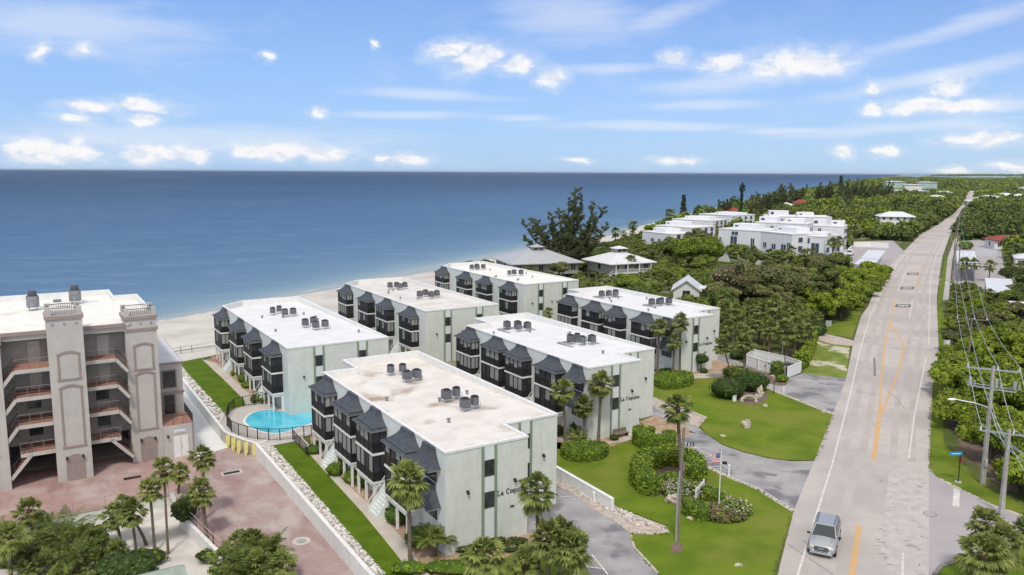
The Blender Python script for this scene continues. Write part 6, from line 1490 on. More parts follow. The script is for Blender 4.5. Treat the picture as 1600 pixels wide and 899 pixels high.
g=MB(); a,b=pp[0],pp[1]; d=(b-a).normalized(); nrm=Vector((d.y,-d.x,0))
for f in (.3,.52): q=a.lerp(b,f)+nrm*.06; g.beam(q+Vector((0,0,.1)),q+Vector((0,0,he)),.04)
q=a.lerp(b,.5)+nrm*.08; g.beam(q+Vector((0,0,.9)),q+Vector((0,0,1.1)),.14); g.build('gate_seam',M['metal'],t)
g=MB(); c1=a.lerp(b,.56)+nrm*.05; c2=a.lerp(b,.62)+nrm*.05; g.beam(c1+Vector((0,0,1.5)),c2+Vector((0,0,1.5)),.02,.25); g.build('notice_plate',M['bluesign'],t)
dm=thing('dumpster','dark waste bin with open lid inside the white enclosure','waste bin',at(1232,584),YAW+.6); mb=MB(); mb.idx([(-.9,-.6,0),(.9,-.6,0),(.9,.6,0),(-.9,.6,0),(-1,-.8,1.35),(1,-.8,1.35),(1,.7,1.55),(-1,.7,1.55)],[(0,1,5,4),(1,2,6,5),(2,3,7,6),(3,0,4,7)]); mb.build('body',M['metal'],dm); mb=MB(); mb.box(-1,0,-.8,.7,1.4,1.45); mb.build('lid',M['black'],dm)
wall_run('drive_end_wall',[at(1112,560),at(1141,556)],0,.35,.3,M['conc'],'low pale kerb wall closing the service drive beside the block','garden wall')

# ------------------------------------------------------------------ houses beyond
def foot(poly, mrg=1.5):
    c = sum(poly, Vector())/len(poly); FOOT.append([tuple((p+(p-c).normalized()*mrg).to_2d()) for p in poly])
def hip_house(name, label, loc, rz, wx, wy, hw, hr, roofm, wallm='signw', ridge=.0, ov=.9, stilts=0, cupola=False, windows=True, fm=1.0):
    t = thing(name, label, 'house', loc, rz); mb = MB(); mb.box(-wx/2,wx/2,-wy/2,wy/2,stilts,hw); mb.build('wall', M[wallm], t)
    a, b = wx/2+ov, wy/2+ov; r = MB(); rd = ridge/2
    r.idx([(-a,-b,hw-.05),(a,-b,hw-.05),(a,b,hw-.05),(-a,b,hw-.05),(-rd,0,hw+hr),(rd,0,hw+hr)], [(0,1,5,4),(1,2,5),(2,3,4,5),(3,0,4)] if rd > .01 else [(0,1,4),(1,2,4),(2,3,4),(3,0,4)])
    r.box(-a,a,-b,b,hw-.25,hw-.06); r.build('roof', M[roofm], t)
    if cupola:
        c = MB(); c.box(-1.5,1.5,-1.5,1.5,hw+hr-.9,hw+hr+.55); cu_=c.build('cupola', M[wallm], t); c = MB(); c.box(-1.3,-.15,-1.54,-1.5,hw+hr-.3,hw+hr+.35); c.box(.15,1.3,-1.54,-1.5,hw+hr-.3,hw+hr+.35); c.box(1.5,1.54,-1.2,1.2,hw+hr-.3,hw+hr+.35); c.build('window', M['glass'], cu_)
        c = MB(); c.idx([(-1.9,-1.9,hw+hr+.5),(1.9,-1.9,hw+hr+.5),(1.9,1.9,hw+hr+.5),(-1.9,1.9,hw+hr+.5),(0,0,hw+hr+1.2)],[(0,1,4),(1,2,4),(2,3,4),(3,0,4),(3,2,1,0)]); c.build('cupola_roof', M[roofm], cu_)
    if stilts:
        for x in np.linspace(-wx/2+.3,wx/2-.3,5):
            for y in np.linspace(-wy/2+.3,wy/2-.3,4): s = MB(); s.box(x-.15,x+.15,y-.15,y+.15,0,stilts); s.build('stilt', M[wallm], t)
    if windows:
        n = max(2, int(wx/3)); fl_ = [stilts+.9] if hw-stilts < 4.4 else [stilts+.9, stilts+3.8]
        for z in fl_:
            for i in range(n):
                x = -wx/2+wx*(i+.5)/n; g = MB(); g.box(x-.55,x+.55,-wy/2-.05,-wy/2,z,z+1.5); w=g.build('window', M['glass'], t); g=MB(); g.box(x-.6,x+.6,-wy/2-.07,-wy/2-.05,z-.07,z); g.box(x-.03,x+.03,-wy/2-.07,-wy/2-.05,z,z+1.5); g.build('window_frame', M['signw'], w)
            for s_ in (-1,):
                g = MB(); g.box(s_*(wx/2)-.05*(s_>0)-.05*(s_<0),s_*(wx/2)+.05,-.6,.6,z,z+1.5); g.build('window', M['glass'], t)
    c=[Vector(loc)+Matrix.Rotation(rz,3,'Z')@Vector((x,y,0)) for x,y in ((-a,-b),(a,-b),(a,b),(-a,b))]; foot(c,fm); return t
hA=hip_house('hip_roof_house','large grey hip roofed house with cupola beside the big casuarina, nearer the sea', at(838,432), YAW-.25, 18,16,4.6,3.0,'greyroof','soffit',4.0,1.2,1.5,True)
hB=hip_house('stilt_house','grey stilt house with pale metal hip roof, cupola and outside stair, right of the casuarina', at(966,436), YAW-.1, 12,12,5.0,2.7,'whiteroof','soffit',0,1.2,2.1,True)
mb=MB(); 
for i in range(10): mb.box(-9.2+i*.36,-8.84+i*.36,-6.4,-5.4,i*.26,i*.26+.1)
mb.beam((-9.2,-6.4,.9),(-5.6,-6.4,3.4),.08); mb.build('outside_stair', M['signw'], hB)
mb=MB(); mb.box(-5.5,5.5,-7.0,-5.5,2.3,2.5); mb.build('balcony', M['signw'], hB); mb=MB()
mb.beam((-5.5,-7,3.4),(5.5,-7,3.4),.09); 
for i in range(26): x=-5.5+11*i/25; mb.beam((x,-7,2.5),(x,-7,3.4),.05)
for x in (-5.4,-1.8,1.8,5.4): mb.box(x-.1,x+.1,-7.05,-6.9,0,5.6)
mb.build('balcony_railing', M['signw'], hB)
def gable_house(name,label,loc,rz,wx,wy,hw,hr,roofm,wallm):
    t=thing(name,label,'house',loc,rz); mb=MB(); mb.box(-wx/2,wx/2,-wy/2,wy/2,0,hw); mb.idx([(-wx/2,-wy/2,hw),(wx/2,-wy/2,hw),(0,-wy/2,hw+hr),(-wx/2,wy/2,hw),(wx/2,wy/2,hw),(0,wy/2,hw+hr)],[(0,1,2),(4,3,5)]); mb.build('wall',M[wallm],t)
    r=MB(); o=.5; k=hr/(wx/2)
    for s in (-1,1): r.idx([(s*(wx/2+o),-wy/2-o,hw-o*k),(0,-wy/2-o,hw+hr),(0,wy/2+o,hw+hr),(s*(wx/2+o),wy/2+o,hw-o*k)]+[(s*(wx/2+o),-wy/2-o,hw-o*k+.14),(0,-wy/2-o,hw+hr+.14),(0,wy/2+o,hw+hr+.14),(s*(wx/2+o),wy/2+o,hw-o*k+.14)],[(0,1,2,3),(7,6,5,4),(0,4,5,1),(1,5,6,2),(2,6,7,3),(3,7,4,0)])
    r.build('roof',M[roofm],t)
    g=MB(); g.box(-.8,.8,-wy/2-.04,-wy/2,1.2,2.6); w=g.build('window',M['glass'],t); g=MB(); g.box(-.9,.9,-wy/2-.07,-wy/2-.04,1.1,1.2); g.build('window_sill',M['signw'],w)
    c=[Vector(loc)+Matrix.Rotation(rz,3,'Z')@Vector((x,y,0)) for x,y in ((-wx/2,-wy/2),(wx/2,-wy/2),(wx/2,wy/2),(-wx/2,wy/2))]; foot(c,1.0); return t
gable_house('gable_house','small pale gabled house with white roof edges, in the trees behind the grove side block',at(1073,468),-.25,5.6,9,2.8,2.0,'whiteroof','wallw')
FOOT.append([tuple(at(*q).to_2d()) for q in [(905,436),(908,452),(962,454),(968,440)]]); FOOT.append([tuple(at(*q).to_2d()) for q in [(1040,460),(1040,482),(1098,486),(1110,466)]])
def canopy(name,label,loc,rz,wx,wy,h,roofm='signw',cat='carport',post='signw',th=.25,slope=0):
    t=thing(name,label,cat,loc,rz); mb=MB(); mb.idx([(-wx/2,-wy/2,h),(wx/2,-wy/2,h),(wx/2,wy/2,h+slope),(-wx/2,wy/2,h+slope),(-wx/2,-wy/2,h+th),(wx/2,-wy/2,h+th),(wx/2,wy/2,h+th+slope),(-wx/2,wy/2,h+th+slope)],[(0,3,2,1),(4,5,6,7),(0,1,5,4),(1,2,6,5),(2,3,7,6),(3,0,4,7)]); mb.build('roof',M[roofm],t)
    n=max(2,int(wy/4))
    for i in range(n+1):
        y=-wy/2+.3+(wy-.6)*i/n
        for x in (-wx/2+.25,wx/2-.25): mb=MB(); mb.box(x-.08,x+.08,y-.08,y+.08,0,h); mb.build('post',M[post],t)
    c=[Vector(loc)+Matrix.Rotation(rz,3,'Z')@Vector((x,y,0)) for x,y in ((-wx/2,-wy/2),(wx/2,-wy/2),(wx/2,wy/2),(-wx/2,wy/2))]; foot(c,1.0); return t
canopy('shade_canopy','small white canopy with dark underside right of the gabled house',at(1105,470),-.2,4,4,2.8,cat='canopy',post='black')
RZ=-math.atan2(.66,.75)
lot=P((1310,415),(1338,378),(1395,376),(1412,392),(1385,425),(1372,432),(1335,440)); sheet('car_park_left',lot,.02,M['side'],foot=True)
def canopy4(label, px, h, mrg=1.0, th=.22):
    c = [at(x,y,h) for x,y in px]; o0 = sum(c, Vector())/4; o0.z = 0; t = thing('carport', label, 'carport', o0); q = [p-Vector((o0.x,o0.y,0)) for p in c]
    mb = MB(); mb.idx([(p.x,p.y,h) for p in q]+[(p.x,p.y,h+th) for p in q], [(3,2,1,0),(4,5,6,7),(0,1,5,4),(1,2,6,5),(2,3,7,6),(3,0,4,7)]); mb.build('roof', M['whiteroof'], t)
    for a, b in ((q[0],q[3]),(q[1],q[2])):
        for k in range(4): p = a.lerp(b, .06+.29*k)*.96; mb = MB(); mb.box(p.x-.08,p.x+.08,p.y-.08,p.y+.08,0,h); mb.build('post', M['signw'], t)
    foot([Vector((p.x,p.y,0)) for p in c], mrg); return t
canopy4('farther white carport roof beside the left car park', [(1356.7,392),(1384,392.6),(1373,406.5),(1345,404.2)], 2.8)
canopy4('nearer white carport roof beside the left car park', [(1344.3,405),(1372.6,407.4),(1363,418),(1334.7,414)], 2.8)
FOOT.append([tuple(at(*q).to_2d()) for q in [(1330,415),(1328,428),(1362,432),(1372,420)]])
canopy('carport','low white roof glimpsed in the trees near the brown tree',at(1256,440),.1,7,3,2.4)
wall_run('boundary_wall',[at(1333,386),at(1360,386.5),at(1388,388)],0,2.0,.3,M['signw'],'long white boundary wall at the back of the left car park','wall')
wall_run('boundary_wall',[at(1310,412),at(1331,390)],0,1.5,.3,M['signw'],'short white boundary wall at the condo end of the car park','wall')
lot2=P((1488,436),(1496,378),(1530,375),(1563,384),(1575,452),(1545,470),(1500,455)); sheet('car_park_right',lot2,.02,M['side'],foot=True)
canopy4('long white carport roof right of the road beyond the wires', [(1494,393.4),(1523,393.4),(1530,423),(1496,420)], 2.9)
canopy4('white slatted carport roof at the right edge near the yellow shrub', [(1539,436),(1580.6,437.4),(1586,458),(1541.5,457)], 2.7)
FOOT.append([tuple(at(*q).to_2d()) for q in [(1541,462),(1544,474),(1592,474),(1588,462)]])
canopy('carport','small white roof low at the right edge in the thicket',at(1592,492),-.40,3.5,4,2.2)
FOOT.append([tuple(at(*q).to_2d()) for q in [(1360,352),(1425,352),(1420,367),(1370,367)]])
wall_run('boundary_wall',[at(1525,398),at(1558,402)],0,2.2,.3,M['signw'],'white boundary wall at the back of the right car park','wall')
hip_house('red_roof_house','house with red tiled roof right of the road behind the car park',at(1574,388),-.15,13,9,3.4,1.7,'redroof','signw',5,.8)
hip_house('white_house','white flat fronted house cut by the right edge',at(1612,436),-.5,9,10,6.0,1.0,'whiteroof','signw',3,.3)
hip_house('brown_roof_shed','dark brown roofed shed at the right edge below the white carport',at(1597,470),-.4,7,6,2.6,1.4,'bark','bark',2,.5,windows=False)
hip_house('white_house','large white house with white hip roof standing among trees left of the road',at(1398,354),-.25,17,12,5.6,2.4,'whiteroof','signw',7,.9)
hip_house('white_house','small wing of the white roadside house, on its left',at(1376,350),-.25,9,9,3.6,2.0,'whiteroof','signw',2,.7)
for (x,y,wx,wy,h,hr,rm,wm,lab) in [(1255,331,22,18,5,4,'redroof','soffit','far house with broad red roof among the seaside pines'),(1140,345,14,10,5,3,'redroof','soffit','small red roofed house behind the white terraces'),(1222,333,20,14,5,2.5,'whiteroof','soffit','low pale roofed house left of the far red roof'),(1530,321,22,15,4,2,'whiteroof','signw','far white roofed house right of the road bend'),(1568,313,26,18,5,3,'whiteroof','signw','far large white roof among palms'),(1596,315,26,18,5,3,'whiteroof','signw','far white roof at the right edge'),(1584,331,18,12,4,2,'whiteroof','signw','white roofed house on the right above the bushes'),(1420,308,40,20,298,1.5,'whiteroof','cream','long cream building among far trees left of the road'),(1446,302,26,22,285,1,'whiteroof','tealwall','far pale teal block nearest the road'),(1397,302,26,22,284,1,'whiteroof','tealwall','far pale teal block nearest the sea'),(1424,304,22,20,289,1,'whiteroof','cream','far cream block between the teal ones'),(1474,309,24,18,5,3,'whiteroof','signw','tiny white roof left of the far road'),(1462,318,22,16,5,3,'whiteroof','cream','tiny pale roof below the far bright trees'),(1545,318,24,16,5,3,'whiteroof','cream','pale roof behind the far power poles'),(1604,302,40,30,5,5,'greyroof','signw','grey roof far off at the right edge')]:
    hip_house('distant_house',lab,at(x,y),-.3,wx,wy,(topz(at(x,y),h) if h>100 else h),hr,rm,wm,wx*.3,1.0)
# white modern condominiums
def white_block(label, L, R_, z, depth, wins=(), setb=()):
    a=at(L[0],L[1],z); b=at(R_[0],R_[1],z); a.z=b.z=0; d=(b-a); Ln=d.length; rz=math.atan2(d.y,d.x)
    t=thing('white_condominium',label,'condominium',a,rz,'white stepped condominiums'); mb=MB(); mb.box(0,Ln,0,depth,0,z-.25); mb.build('wall',M['whitewall'],t)
    mb=MB(); mb.box(-.1,Ln+.1,-.1,.35,z-.25,z); mb.box(-.1,Ln+.1,depth-.35,depth+.1,z-.25,z+.15); mb.box(-.1,.3,.35,depth-.35,z-.25,z+.05); mb.box(Ln-.3,Ln+.1,.35,depth-.35,z-.25,z+.05); mb.build('parapet',M['white'],t)
    mb=MB(); mb.box(.3,Ln-.3,.35,depth-.35,z-.25,z-.15); mb.build('roof',M['membrane'],t)
    for (x0,x1,zz0,zz1) in wins:
        g=MB(); g.box(x0*Ln,x1*Ln,-.06,0,zz0,zz1); w=g.build('window',M['winblue'],t); g=MB(); g.box(x0*Ln-.08,x1*Ln+.08,-.1,-.06,zz0-.1,zz0); g.box((x0+x1)/2*Ln-.04,(x0+x1)/2*Ln+.04,-.1,-.06,zz0,zz1); g.build('window_frame',M['signw'],w)
    for (yy,zz0) in [(y_*depth,z_) for y_ in (.25,.55,.82) for z_ in (z*.22,z*.52,z*.76)]:
        g=MB(); g.box(Ln,Ln+.06,yy-.8,yy+.8,zz0,zz0+1.4); w=g.build('window',M['winblue'],t); g=MB(); g.box(Ln+.06,Ln+.1,yy-.9,yy+.9,zz0-.1,zz0); g.build('window_sill',M['signw'],w)
    for (x0,x1,y0,y1,hh) in setb:
        g=MB(); g.box(x0*Ln,x1*Ln,y0*depth,y1*depth,z-.2,z+hh); s_=g.build('roof_house',M['whitewall'],t); g=MB(); g.box(x0*Ln+.6,x0*Ln+1.8,y0*depth-.05,y0*depth,z+.6,z+hh-.5); g.build('window',M['winblue'],s_)
    foot([a,b,b+Vector((-d.y,d.x,0)).normalized()*depth,a+Vector((-d.y,d.x,0)).normalized()*depth],1.0); return t
M['whitewall']=mat('white_stucco',(.74,.76,.80),(.70,.72,.77),.6,.8); M['winblue']=mat('blue_window',(.04,.06,.10),(.08,.11,.17),2,.15,spec=.6)
Z3=10.5
white_block('nearest white stepped condominium with tall dark stair window',(1123,357),(1189,361),Z3,13,[(.30,.45,1,8.3),(.32,.47,8.7,9.8),(.03,.08,4,5.2),(.78,.86,2.5,8),(.03,.08,6.6,7.8)],[(.2,.75,.3,.7,1.6)])
white_block('middle part of the nearest white condominium with many small windows',(1189,361),(1238,366),Z3,13,[(.1,.2,5.6,7.2),(.1,.2,2,4),(.38,.5,5.4,7.0),(.38,.52,2.2,3.8),(.68,.82,5.4,7.2),(.68,.84,2.0,3.6),(.86,.96,4.2,7.8)],[(.1,.7,.4,.8,1.4)])
white_block('right part of the nearest white condominium with recessed balcony',(1240,367),(1288,370),Z3-.6,12,[(.05,.12,3,6),(.18,.32,4.6,6.4),(.36,.5,4.6,6.4),(.60,.85,3.4,7.8),(.40,.54,7.6,9.2),(.9,.97,2,3.2)],[(.4,.9,.3,.7,.9)])
white_block('second row white condominium behind the nearest one',(1180,347),(1262,350),Z3+1,10,[(.3,.36,9,10.4),(.6,.7,9,10.4)],[(.05,.4,.2,.7,1.8),(.55,.9,.3,.8,1.4)])
white_block('right white condominium with dark windows next to the car park',(1262,352),(1319,354),Z3,9,[(.3,.38,8,9.6),(.85,.93,5,8),(.55,.6,2,8)],[(.1,.5,.2,.6,2.0),(.6,.95,.5,.9,1.6)])
white_block('far white condominium with stepped roofs toward the sea',(1198,338),(1300,339.5),Z3,12,[(.2,.26,8,9.4),(.7,.78,8,9.6)],[(.05,.35,.2,.6,2.2),(.5,.75,.3,.7,1.6)])
white_block('left low white terrace building nearest the beach',(1004,361),(1050,366),7.0,12,[(.3,.4,3.6,4.8),(.55,.63,3.6,4.8),(.8,.9,3.6,4.8)],[(.1,.5,.3,.9,1.2)])
white_block('white terrace building left of the two tall pines',(1024,352),(1085,356),7.6,14,[(.28,.42,4.6,6.2),(.6,.66,4.6,5.8),(.78,.84,4.6,5.8)],[(.1,.5,.3,.8,1.5)])
white_block('white terrace building below the tall dark pine',(1050,342),(1115,345),8.2,14,[(.3,.36,5,6)],[(.2,.8,.3,.8,1.2)])
white_block('upper white terrace building behind the beach terraces',(1092,334),(1148,337),8.6,16,[(.4,.5,6,7)],[(.3,.9,.3,.8,1.0)])
# vehicles in the car park
def small_car(label,loc,rz,paint,truck=False):
    t=thing('parked_truck' if truck else 'parked_car',label,'truck' if truck else 'car',loc,rz); mb=MB()
    if truck: mb.box(-1,1,-2.6,2.6,.45,1.15); mb.box(-.98,.98,-.2,1.5,1.15,1.95); mb.box(-.98,.98,-2.6,-.3,1.15,1.5)
    else:
        mb.box(-.9,.9,-2.2,2.2,.35,.95); mb.idx([(-.85,-1.6,.95),(.85,-1.6,.95),(.85,1.0,.95),(-.85,1.0,.95),(-.68,-1.0,1.45),(.68,-1.0,1.45),(.68,.4,1.45),(-.68,.4,1.45)],[(4,5,6,7),(0,1,5,4),(1,2,6,5),(2,3,7,6),(3,0,4,7)])
    mb.build('body',paint,t,bevel=.08); mb=MB()
    for s in (-1,1):
        for y in (-1.5,1.5): mb.tube([(s*.75,y,.35),(s*.98,y,.35)],.35,12)
    mb.build('wheels',M['black'],t); mb=MB(); mb.box(-.8,.8,1.52 if truck else .72,1.6 if truck else .76,1.2 if truck else 1.0,1.75 if truck else 1.35); mb.build('windscreen',M['carglass'],t)
small_car('white pickup truck parked beside the right white condominium',at(1328,399),2.6,M['signw'],True)
small_car('dark grey car parked by the condo wall left of the white truck',at(1315,394),1.2,M['metal'])
small_car('dark car parked under the long right carport',at(1509,420),-.42,M['metal'])
HAZE = 1.4e-5
# ------------------------------------------------------------------ woods
def hide_protos():
    for t in PR.values():
        for ch in list(t.children): bpy.data.objects.remove(ch)
        bpy.data.objects.remove(t)
# air that fades the far coast
hz_m = bpy.data.materials.new('sea_haze'); hz_m.use_nodes = True; hz_m.node_tree.nodes.remove(hz_m.node_tree.nodes['Principled BSDF'])
pv = hz_m.node_tree.nodes.new('ShaderNodeVolumePrincipled'); pv.inputs['Color'].default_value = (.72,.82,.95,1); pv.inputs['Density'].default_value = HAZE; pv.inputs['Anisotropy'].default_value = .2
hz_m.node_tree.links.new(pv.outputs[0], hz_m.node_tree.nodes['Material Output'].inputs['Volume'])
mb = MB(); mb.box(-81000,71000,-20500,81000,-4.5,64); o = mb.build('haze', hz_m); o['kind'] = 'stuff'; o['label'] = 'thin pale haze over the sea and the far coast'
tree_proto('b0','broadleaf_tree','tree',3.2,4.2,1.4,17,190,.29,M['leafmid'],M['core'],1)
tree_proto('b1','broadleaf_tree','tree',3.6,3.6,1.2,19,180,.31,M['leafdark'],M['core'],2)
tree_proto('b2','broadleaf_tree','tree',2.8,3.4,1.0,15,180,.26,M['leafbright'],M['corel'],3)
tree_proto('b3','broadleaf_tree','tree',3.0,4.6,1.8,16,180,.28,M['leafoliv'],M['core'],4)
tree_proto('b4','broadleaf_tree','tree',3.4,3.0,.9,18,180,.29,M['leafmid'],M['core'],5)
tree_proto('g0','sea_grape_bush','bush',2.3,2.6,.2,16,210,.22,M['leafbright'],M['corel'],6)
tree_proto('g1','sea_grape_bush','bush',2.0,2.3,.2,14,210,.21,M['hedge'],M['corel'],7)
for k in range(4):
    t = make_palm(3.6+.35*k, 1.75, ((k-1.5)*.25, .15), 700+k, 'sabal_palm', 'x', (0,0,-500), 30, 3, .15)
    PR['p%d'%k] = t; KIDS[t.name] = list(t.children)
for t in PR.values():
    if t.name not in KIDS: KIDS[t.name] = list(t.children)
GRID = {}
def free(p, r, pad=.55):
    for dx, dy in ((0,0),(r*pad,0),(-r*pad,0),(0,r*pad),(0,-r*pad)):
        for f in FOOT:
            if inside((p[0]+dx, p[1]+dy), f): return False
    return True
FOOT.append([tuple(at(*q).to_2d()) for q in [(1470,735),(1478,690),(1506,690),(1545,745),(1560,775),(1500,770)]])
FB = [(min(q[0] for q in f), max(q[0] for q in f), min(q[1] for q in f), max(q[1] for q in f), f) for f in FOOT]
def free(p, r, pad=.55):
    m_ = r
    for (x0,x1,y0,y1,f) in FB:
        if x0-m_ < p[0] < x1+m_ and y0-m_ < p[1] < y1+m_:
            for dx, dy in ((0,0),(r*pad,0),(-r*pad,0),(0,r*pad),(0,-r*pad),(r*pad*.7,r*pad*.7),(-r*pad*.7,-r*pad*.7)):
                if inside((p[0]+dx, p[1]+dy), f): return False
    return True
def near_other(p, d):
    gx, gy = int(p[0]//8), int(p[1]//8)
    for i in (-1,0,1):
        for j in (-1,0,1):
            for q in GRID.get((gx+i,gy+j), ()):
                if (q[0]-p[0])**2+(q[1]-p[1])**2 < d*d: return True
    return False
def reserve(p): GRID.setdefault((int(p[0]//8), int(p[1]//8)), []).append((p[0], p[1]))
def scr(p):
    q = Vector((p[0],p[1],2-CAMH)); dep = q.dot(CF)
    return 800+FPX*q.dot(CR)/dep, 449.5-FPX*q.dot(CU)/dep
COUNT = {}
ADJ = {'b0':'broad green tree','b1':'dark green tree','b2':'bright green tree','b3':'olive green tree','b4':'low spreading tree','g0':'bright sea grape bush','g1':'fresh green bush','p0':'fan palm','p1':'leaning fan palm','p2':'fan palm','p3':'tall fan palm'}
def plant(key, p, label, group, s=None):
    r_ = random.uniform(.8, 1.2) if s is None else s
    sx, sy = scr(p); label = lmk(('small ' if r_ < .75 else ('large ' if r_ > 1.08 else ''))+ADJ[key], sx, sy)
    COUNT[key[0]] = COUNT.get(key[0], 0)+1; group = 'palms of the wooded land' if key[0] == 'p' else 'trees and bushes of the wooded land'
    return dup(PR[key], Vector((p[0],p[1],0)), random.uniform(0,6.28), label, group, (r_,r_,r_*random.uniform(.88,1.12)), (random.uniform(-.06,.06), random.uniform(-.06,.06)))
def region(px, spacing, keys, label, group, r=2.6, scale=(.85,1.2), tries=9, limit=400, pad=.55):
    poly = [at(*q) for q in px]; pl = [(q.x,q.y) for q in poly]; xs = [q[0] for q in pl]; ys = [q[1] for q in pl]; A_ = (max(xs)-min(xs))*(max(ys)-min(ys)); k = 0
    for _ in range(int(A_/spacing**2*tries)):
        p = (random.uniform(min(xs),max(xs)), random.uniform(min(ys),max(ys)))
        if not inside(p, pl) or near_other(p, spacing) or not free(p, r, pad): continue
        kd = random.choice(keys); reserve(p); lb = label[kd[0]] if isinstance(label, dict) else label; gg = group[kd[0]] if isinstance(group, dict) else group
        plant(kd, p, lb, gg, random.uniform(*scale)); k += 1
        if k >= limit: break
    return k
BR = ['b0','b1','b2','b3','b4']
# palm grove behind the enclosure
region([(1118,570),(1160,556),(1228,571),(1262,576),(1270,540),(1262,512),(1235,505),(1120,505)],3.0,['p0','p1','p2','p3'],'sabal palm in the dense grove behind the white enclosure','palms of the grove behind the white enclosure',1.7,(.85,1.15))
region([(1118,540),(1262,540),(1262,500),(1118,500)],4.2,['b4','b0','b3'],'green undergrowth tree between the palms behind the white enclosure','undergrowth of the palm grove',1.5,(.45,.6))
hedge('hedge','tall clipped hedge right of the white enclosure',[at(1236,574),at(1258,582),at(1272,553),at(1276,535),at(1268,532),at(1262,550),at(1250,570)],2.3,'hedge','corel',leaf=.28,dens=14)
for k,(x,y) in enumerate([(1270,530),(1279,524),(1262,540)]): shrub('bush','dark leafy bush above the patchy grass, '+['middle','right','left'][k],at(x,y),(1.5,1.5,2.4),500+k,'hedgedark','core',leaf=.3)
hpalm(1246,560,508,1.6,'palm with skirt of dry fans right in the grove edge',601,cx=1246,dead=9)
hpalm(1264,553,504,1.6,'rightmost palm of the grove above the hedge',602,cx=1270,dead=9)
hpalm(1275,520,495,1.5,'small palm beside the sandy path',603,cx=1276,dead=6)
# bright sea grape corner that overhangs the road on the left
region([(1283,508),(1318,502),(1336,480),(1352,455),(1365,440),(1378,430),(1330,425),(1300,450),(1275,480)],2.7,['g0','g1','b2'],'bright sea grape bush in the thicket leaning toward the road','sea grapes left of the road',1.8,(.95,1.35),pad=.3)
for (x,y) in [(1368,447),(1372,441),(1378,436),(1362,455),(1354,463),(1345,472)]:
    p=at(x,y); reserve(p); plant('g0',p,'bright sea grape bush in the thicket leaning toward the road','sea grapes left of the road',1.25)
# dark columnar tree and brown tree
region([(1120,505),(1262,500),(1290,470),(1300,450),(1340,425),(1300,420),(1240,432),(1150,440),(1115,450)],4.2,['b1','b3','b4','b0'],'dark rounded tree in the thicket between the grove and the car park','thicket between the grove and the car park',2.4,(.8,1.1))
def big_tree(label, p, R_, Hc, ht, nc, per, leaf, lm, seed, name='broadleaf_tree', core='core'):
    t = tree_proto('x%d'%seed, name, 'tree', R_, Hc, ht, nc, int(per*1.7), leaf*.75, M[lm], M[core], seed); t.location = p; t['label'] = label; del PR['x%d'%seed]; return t
big_tree('large half bare brown tree left of the dark green one',at(1150,478),5.6,7.6,1.2,34,110,.34,'leafbrown',801)
big_tree('large dark green tree merging with the brown tree',at(1192,482),5.4,7.6,1.2,34,110,.40,'leafoliv',802)
big_tree('second dark green tree behind the brown tree',at(1215,476),4.6,6.4,1.2,28,100,.40,'leafdark',803)
big_tree('tall narrow dark evergreen between the thicket and the road',at(1291,492),2.4,10.5,1.0,34,110,.36,'leafdark',804)
big_tree('narrow dark evergreen just left of the tall one',at(1277,500),1.9,7.5,.8,24,100,.34,'leafdark',805)
big_tree('bright yellow green rounded tree in front of the white condominium',at(1092,420),6.5,8.0,1.5,34,110,.5,'leafbright',806,core='corel')
big_tree('green tree left of the bright rounded one',at(1055,412),5.6,6.5,1.5,30,100,.5,'leafmid',807)
big_tree('bright tree at the left corner of the white condominium',at(1110,408),4.2,6.5,1.5,26,100,.45,'leafbright',808,core='corel')
big_tree('red tipped tree before the low white terraces',at(1088,398),4.5,6.5,2.5,26,90,.45,'leafoliv',809)
# right side thickets
region([(1458,600),(1476,600),(1478,640),(1500,700),(1530,738),(1570,770),(1610,790),(1640,760),(1640,575),(1560,568),(1470,570)],2.6,['g0','g1','b2'],'bright glossy bush of the thicket behind the concrete poles','bushes of the thicket behind the concrete poles',1.9,(.85,1.2),pad=.45)
region([(1470,575),(1478,545),(1482,500),(1530,490),(1560,500),(1640,500),(1640,580),(1560,572)],3.4,['b3','b0','b2','g0','p1'],'olive green tree in the thicket right of the road above the bright bushes','olive thicket right of the road',2.0,(.6,.9),pad=.4)
region([(1484,498),(1490,460),(1500,458),(1545,472),(1580,470),(1640,480),(1640,505),(1560,500),(1530,490)],3.6,['b0','b4','p0','p2','b1'],{'b':'green tree below the right car park','p':'small palm below the right car park'},{'b':'trees below the right car park','p':'palms below the right car park'},2.2,(.6,.85),pad=.4)
t_=shrub('yellow_shrub','bright yellow flowering shrub below the right edge carport',at(1556,474),(2.4,1.6,1.8),901,'leafbright','corel',leaf=.35)
shrub('yellow_shrub','yellow shrub at the back corner of the right car park',at(1508,390),(3.2,2.2,3.0),902,'leafbright','corel',leaf=.5)
for (x,y,c,lab) in [(1502,440,411,'left'),(1508,439,411,'middle'),(1520,440,412,'right')]: hpalm(x,y,c,1.9,lab+' one of the three palms in front of the long right carport',650+x,n=26,dead=1)
hpalm(1545,440,415,2.0,'dark palm beside the right car park lot',661,n=24,dead=1)
hpalm(1578,432,402,2.2,'palm in front of the white house at the right edge',662,n=24,dead=1)
hpalm(1590,445,418,2.2,'lower palm in front of the white house at the right edge',663,n=24,dead=1)
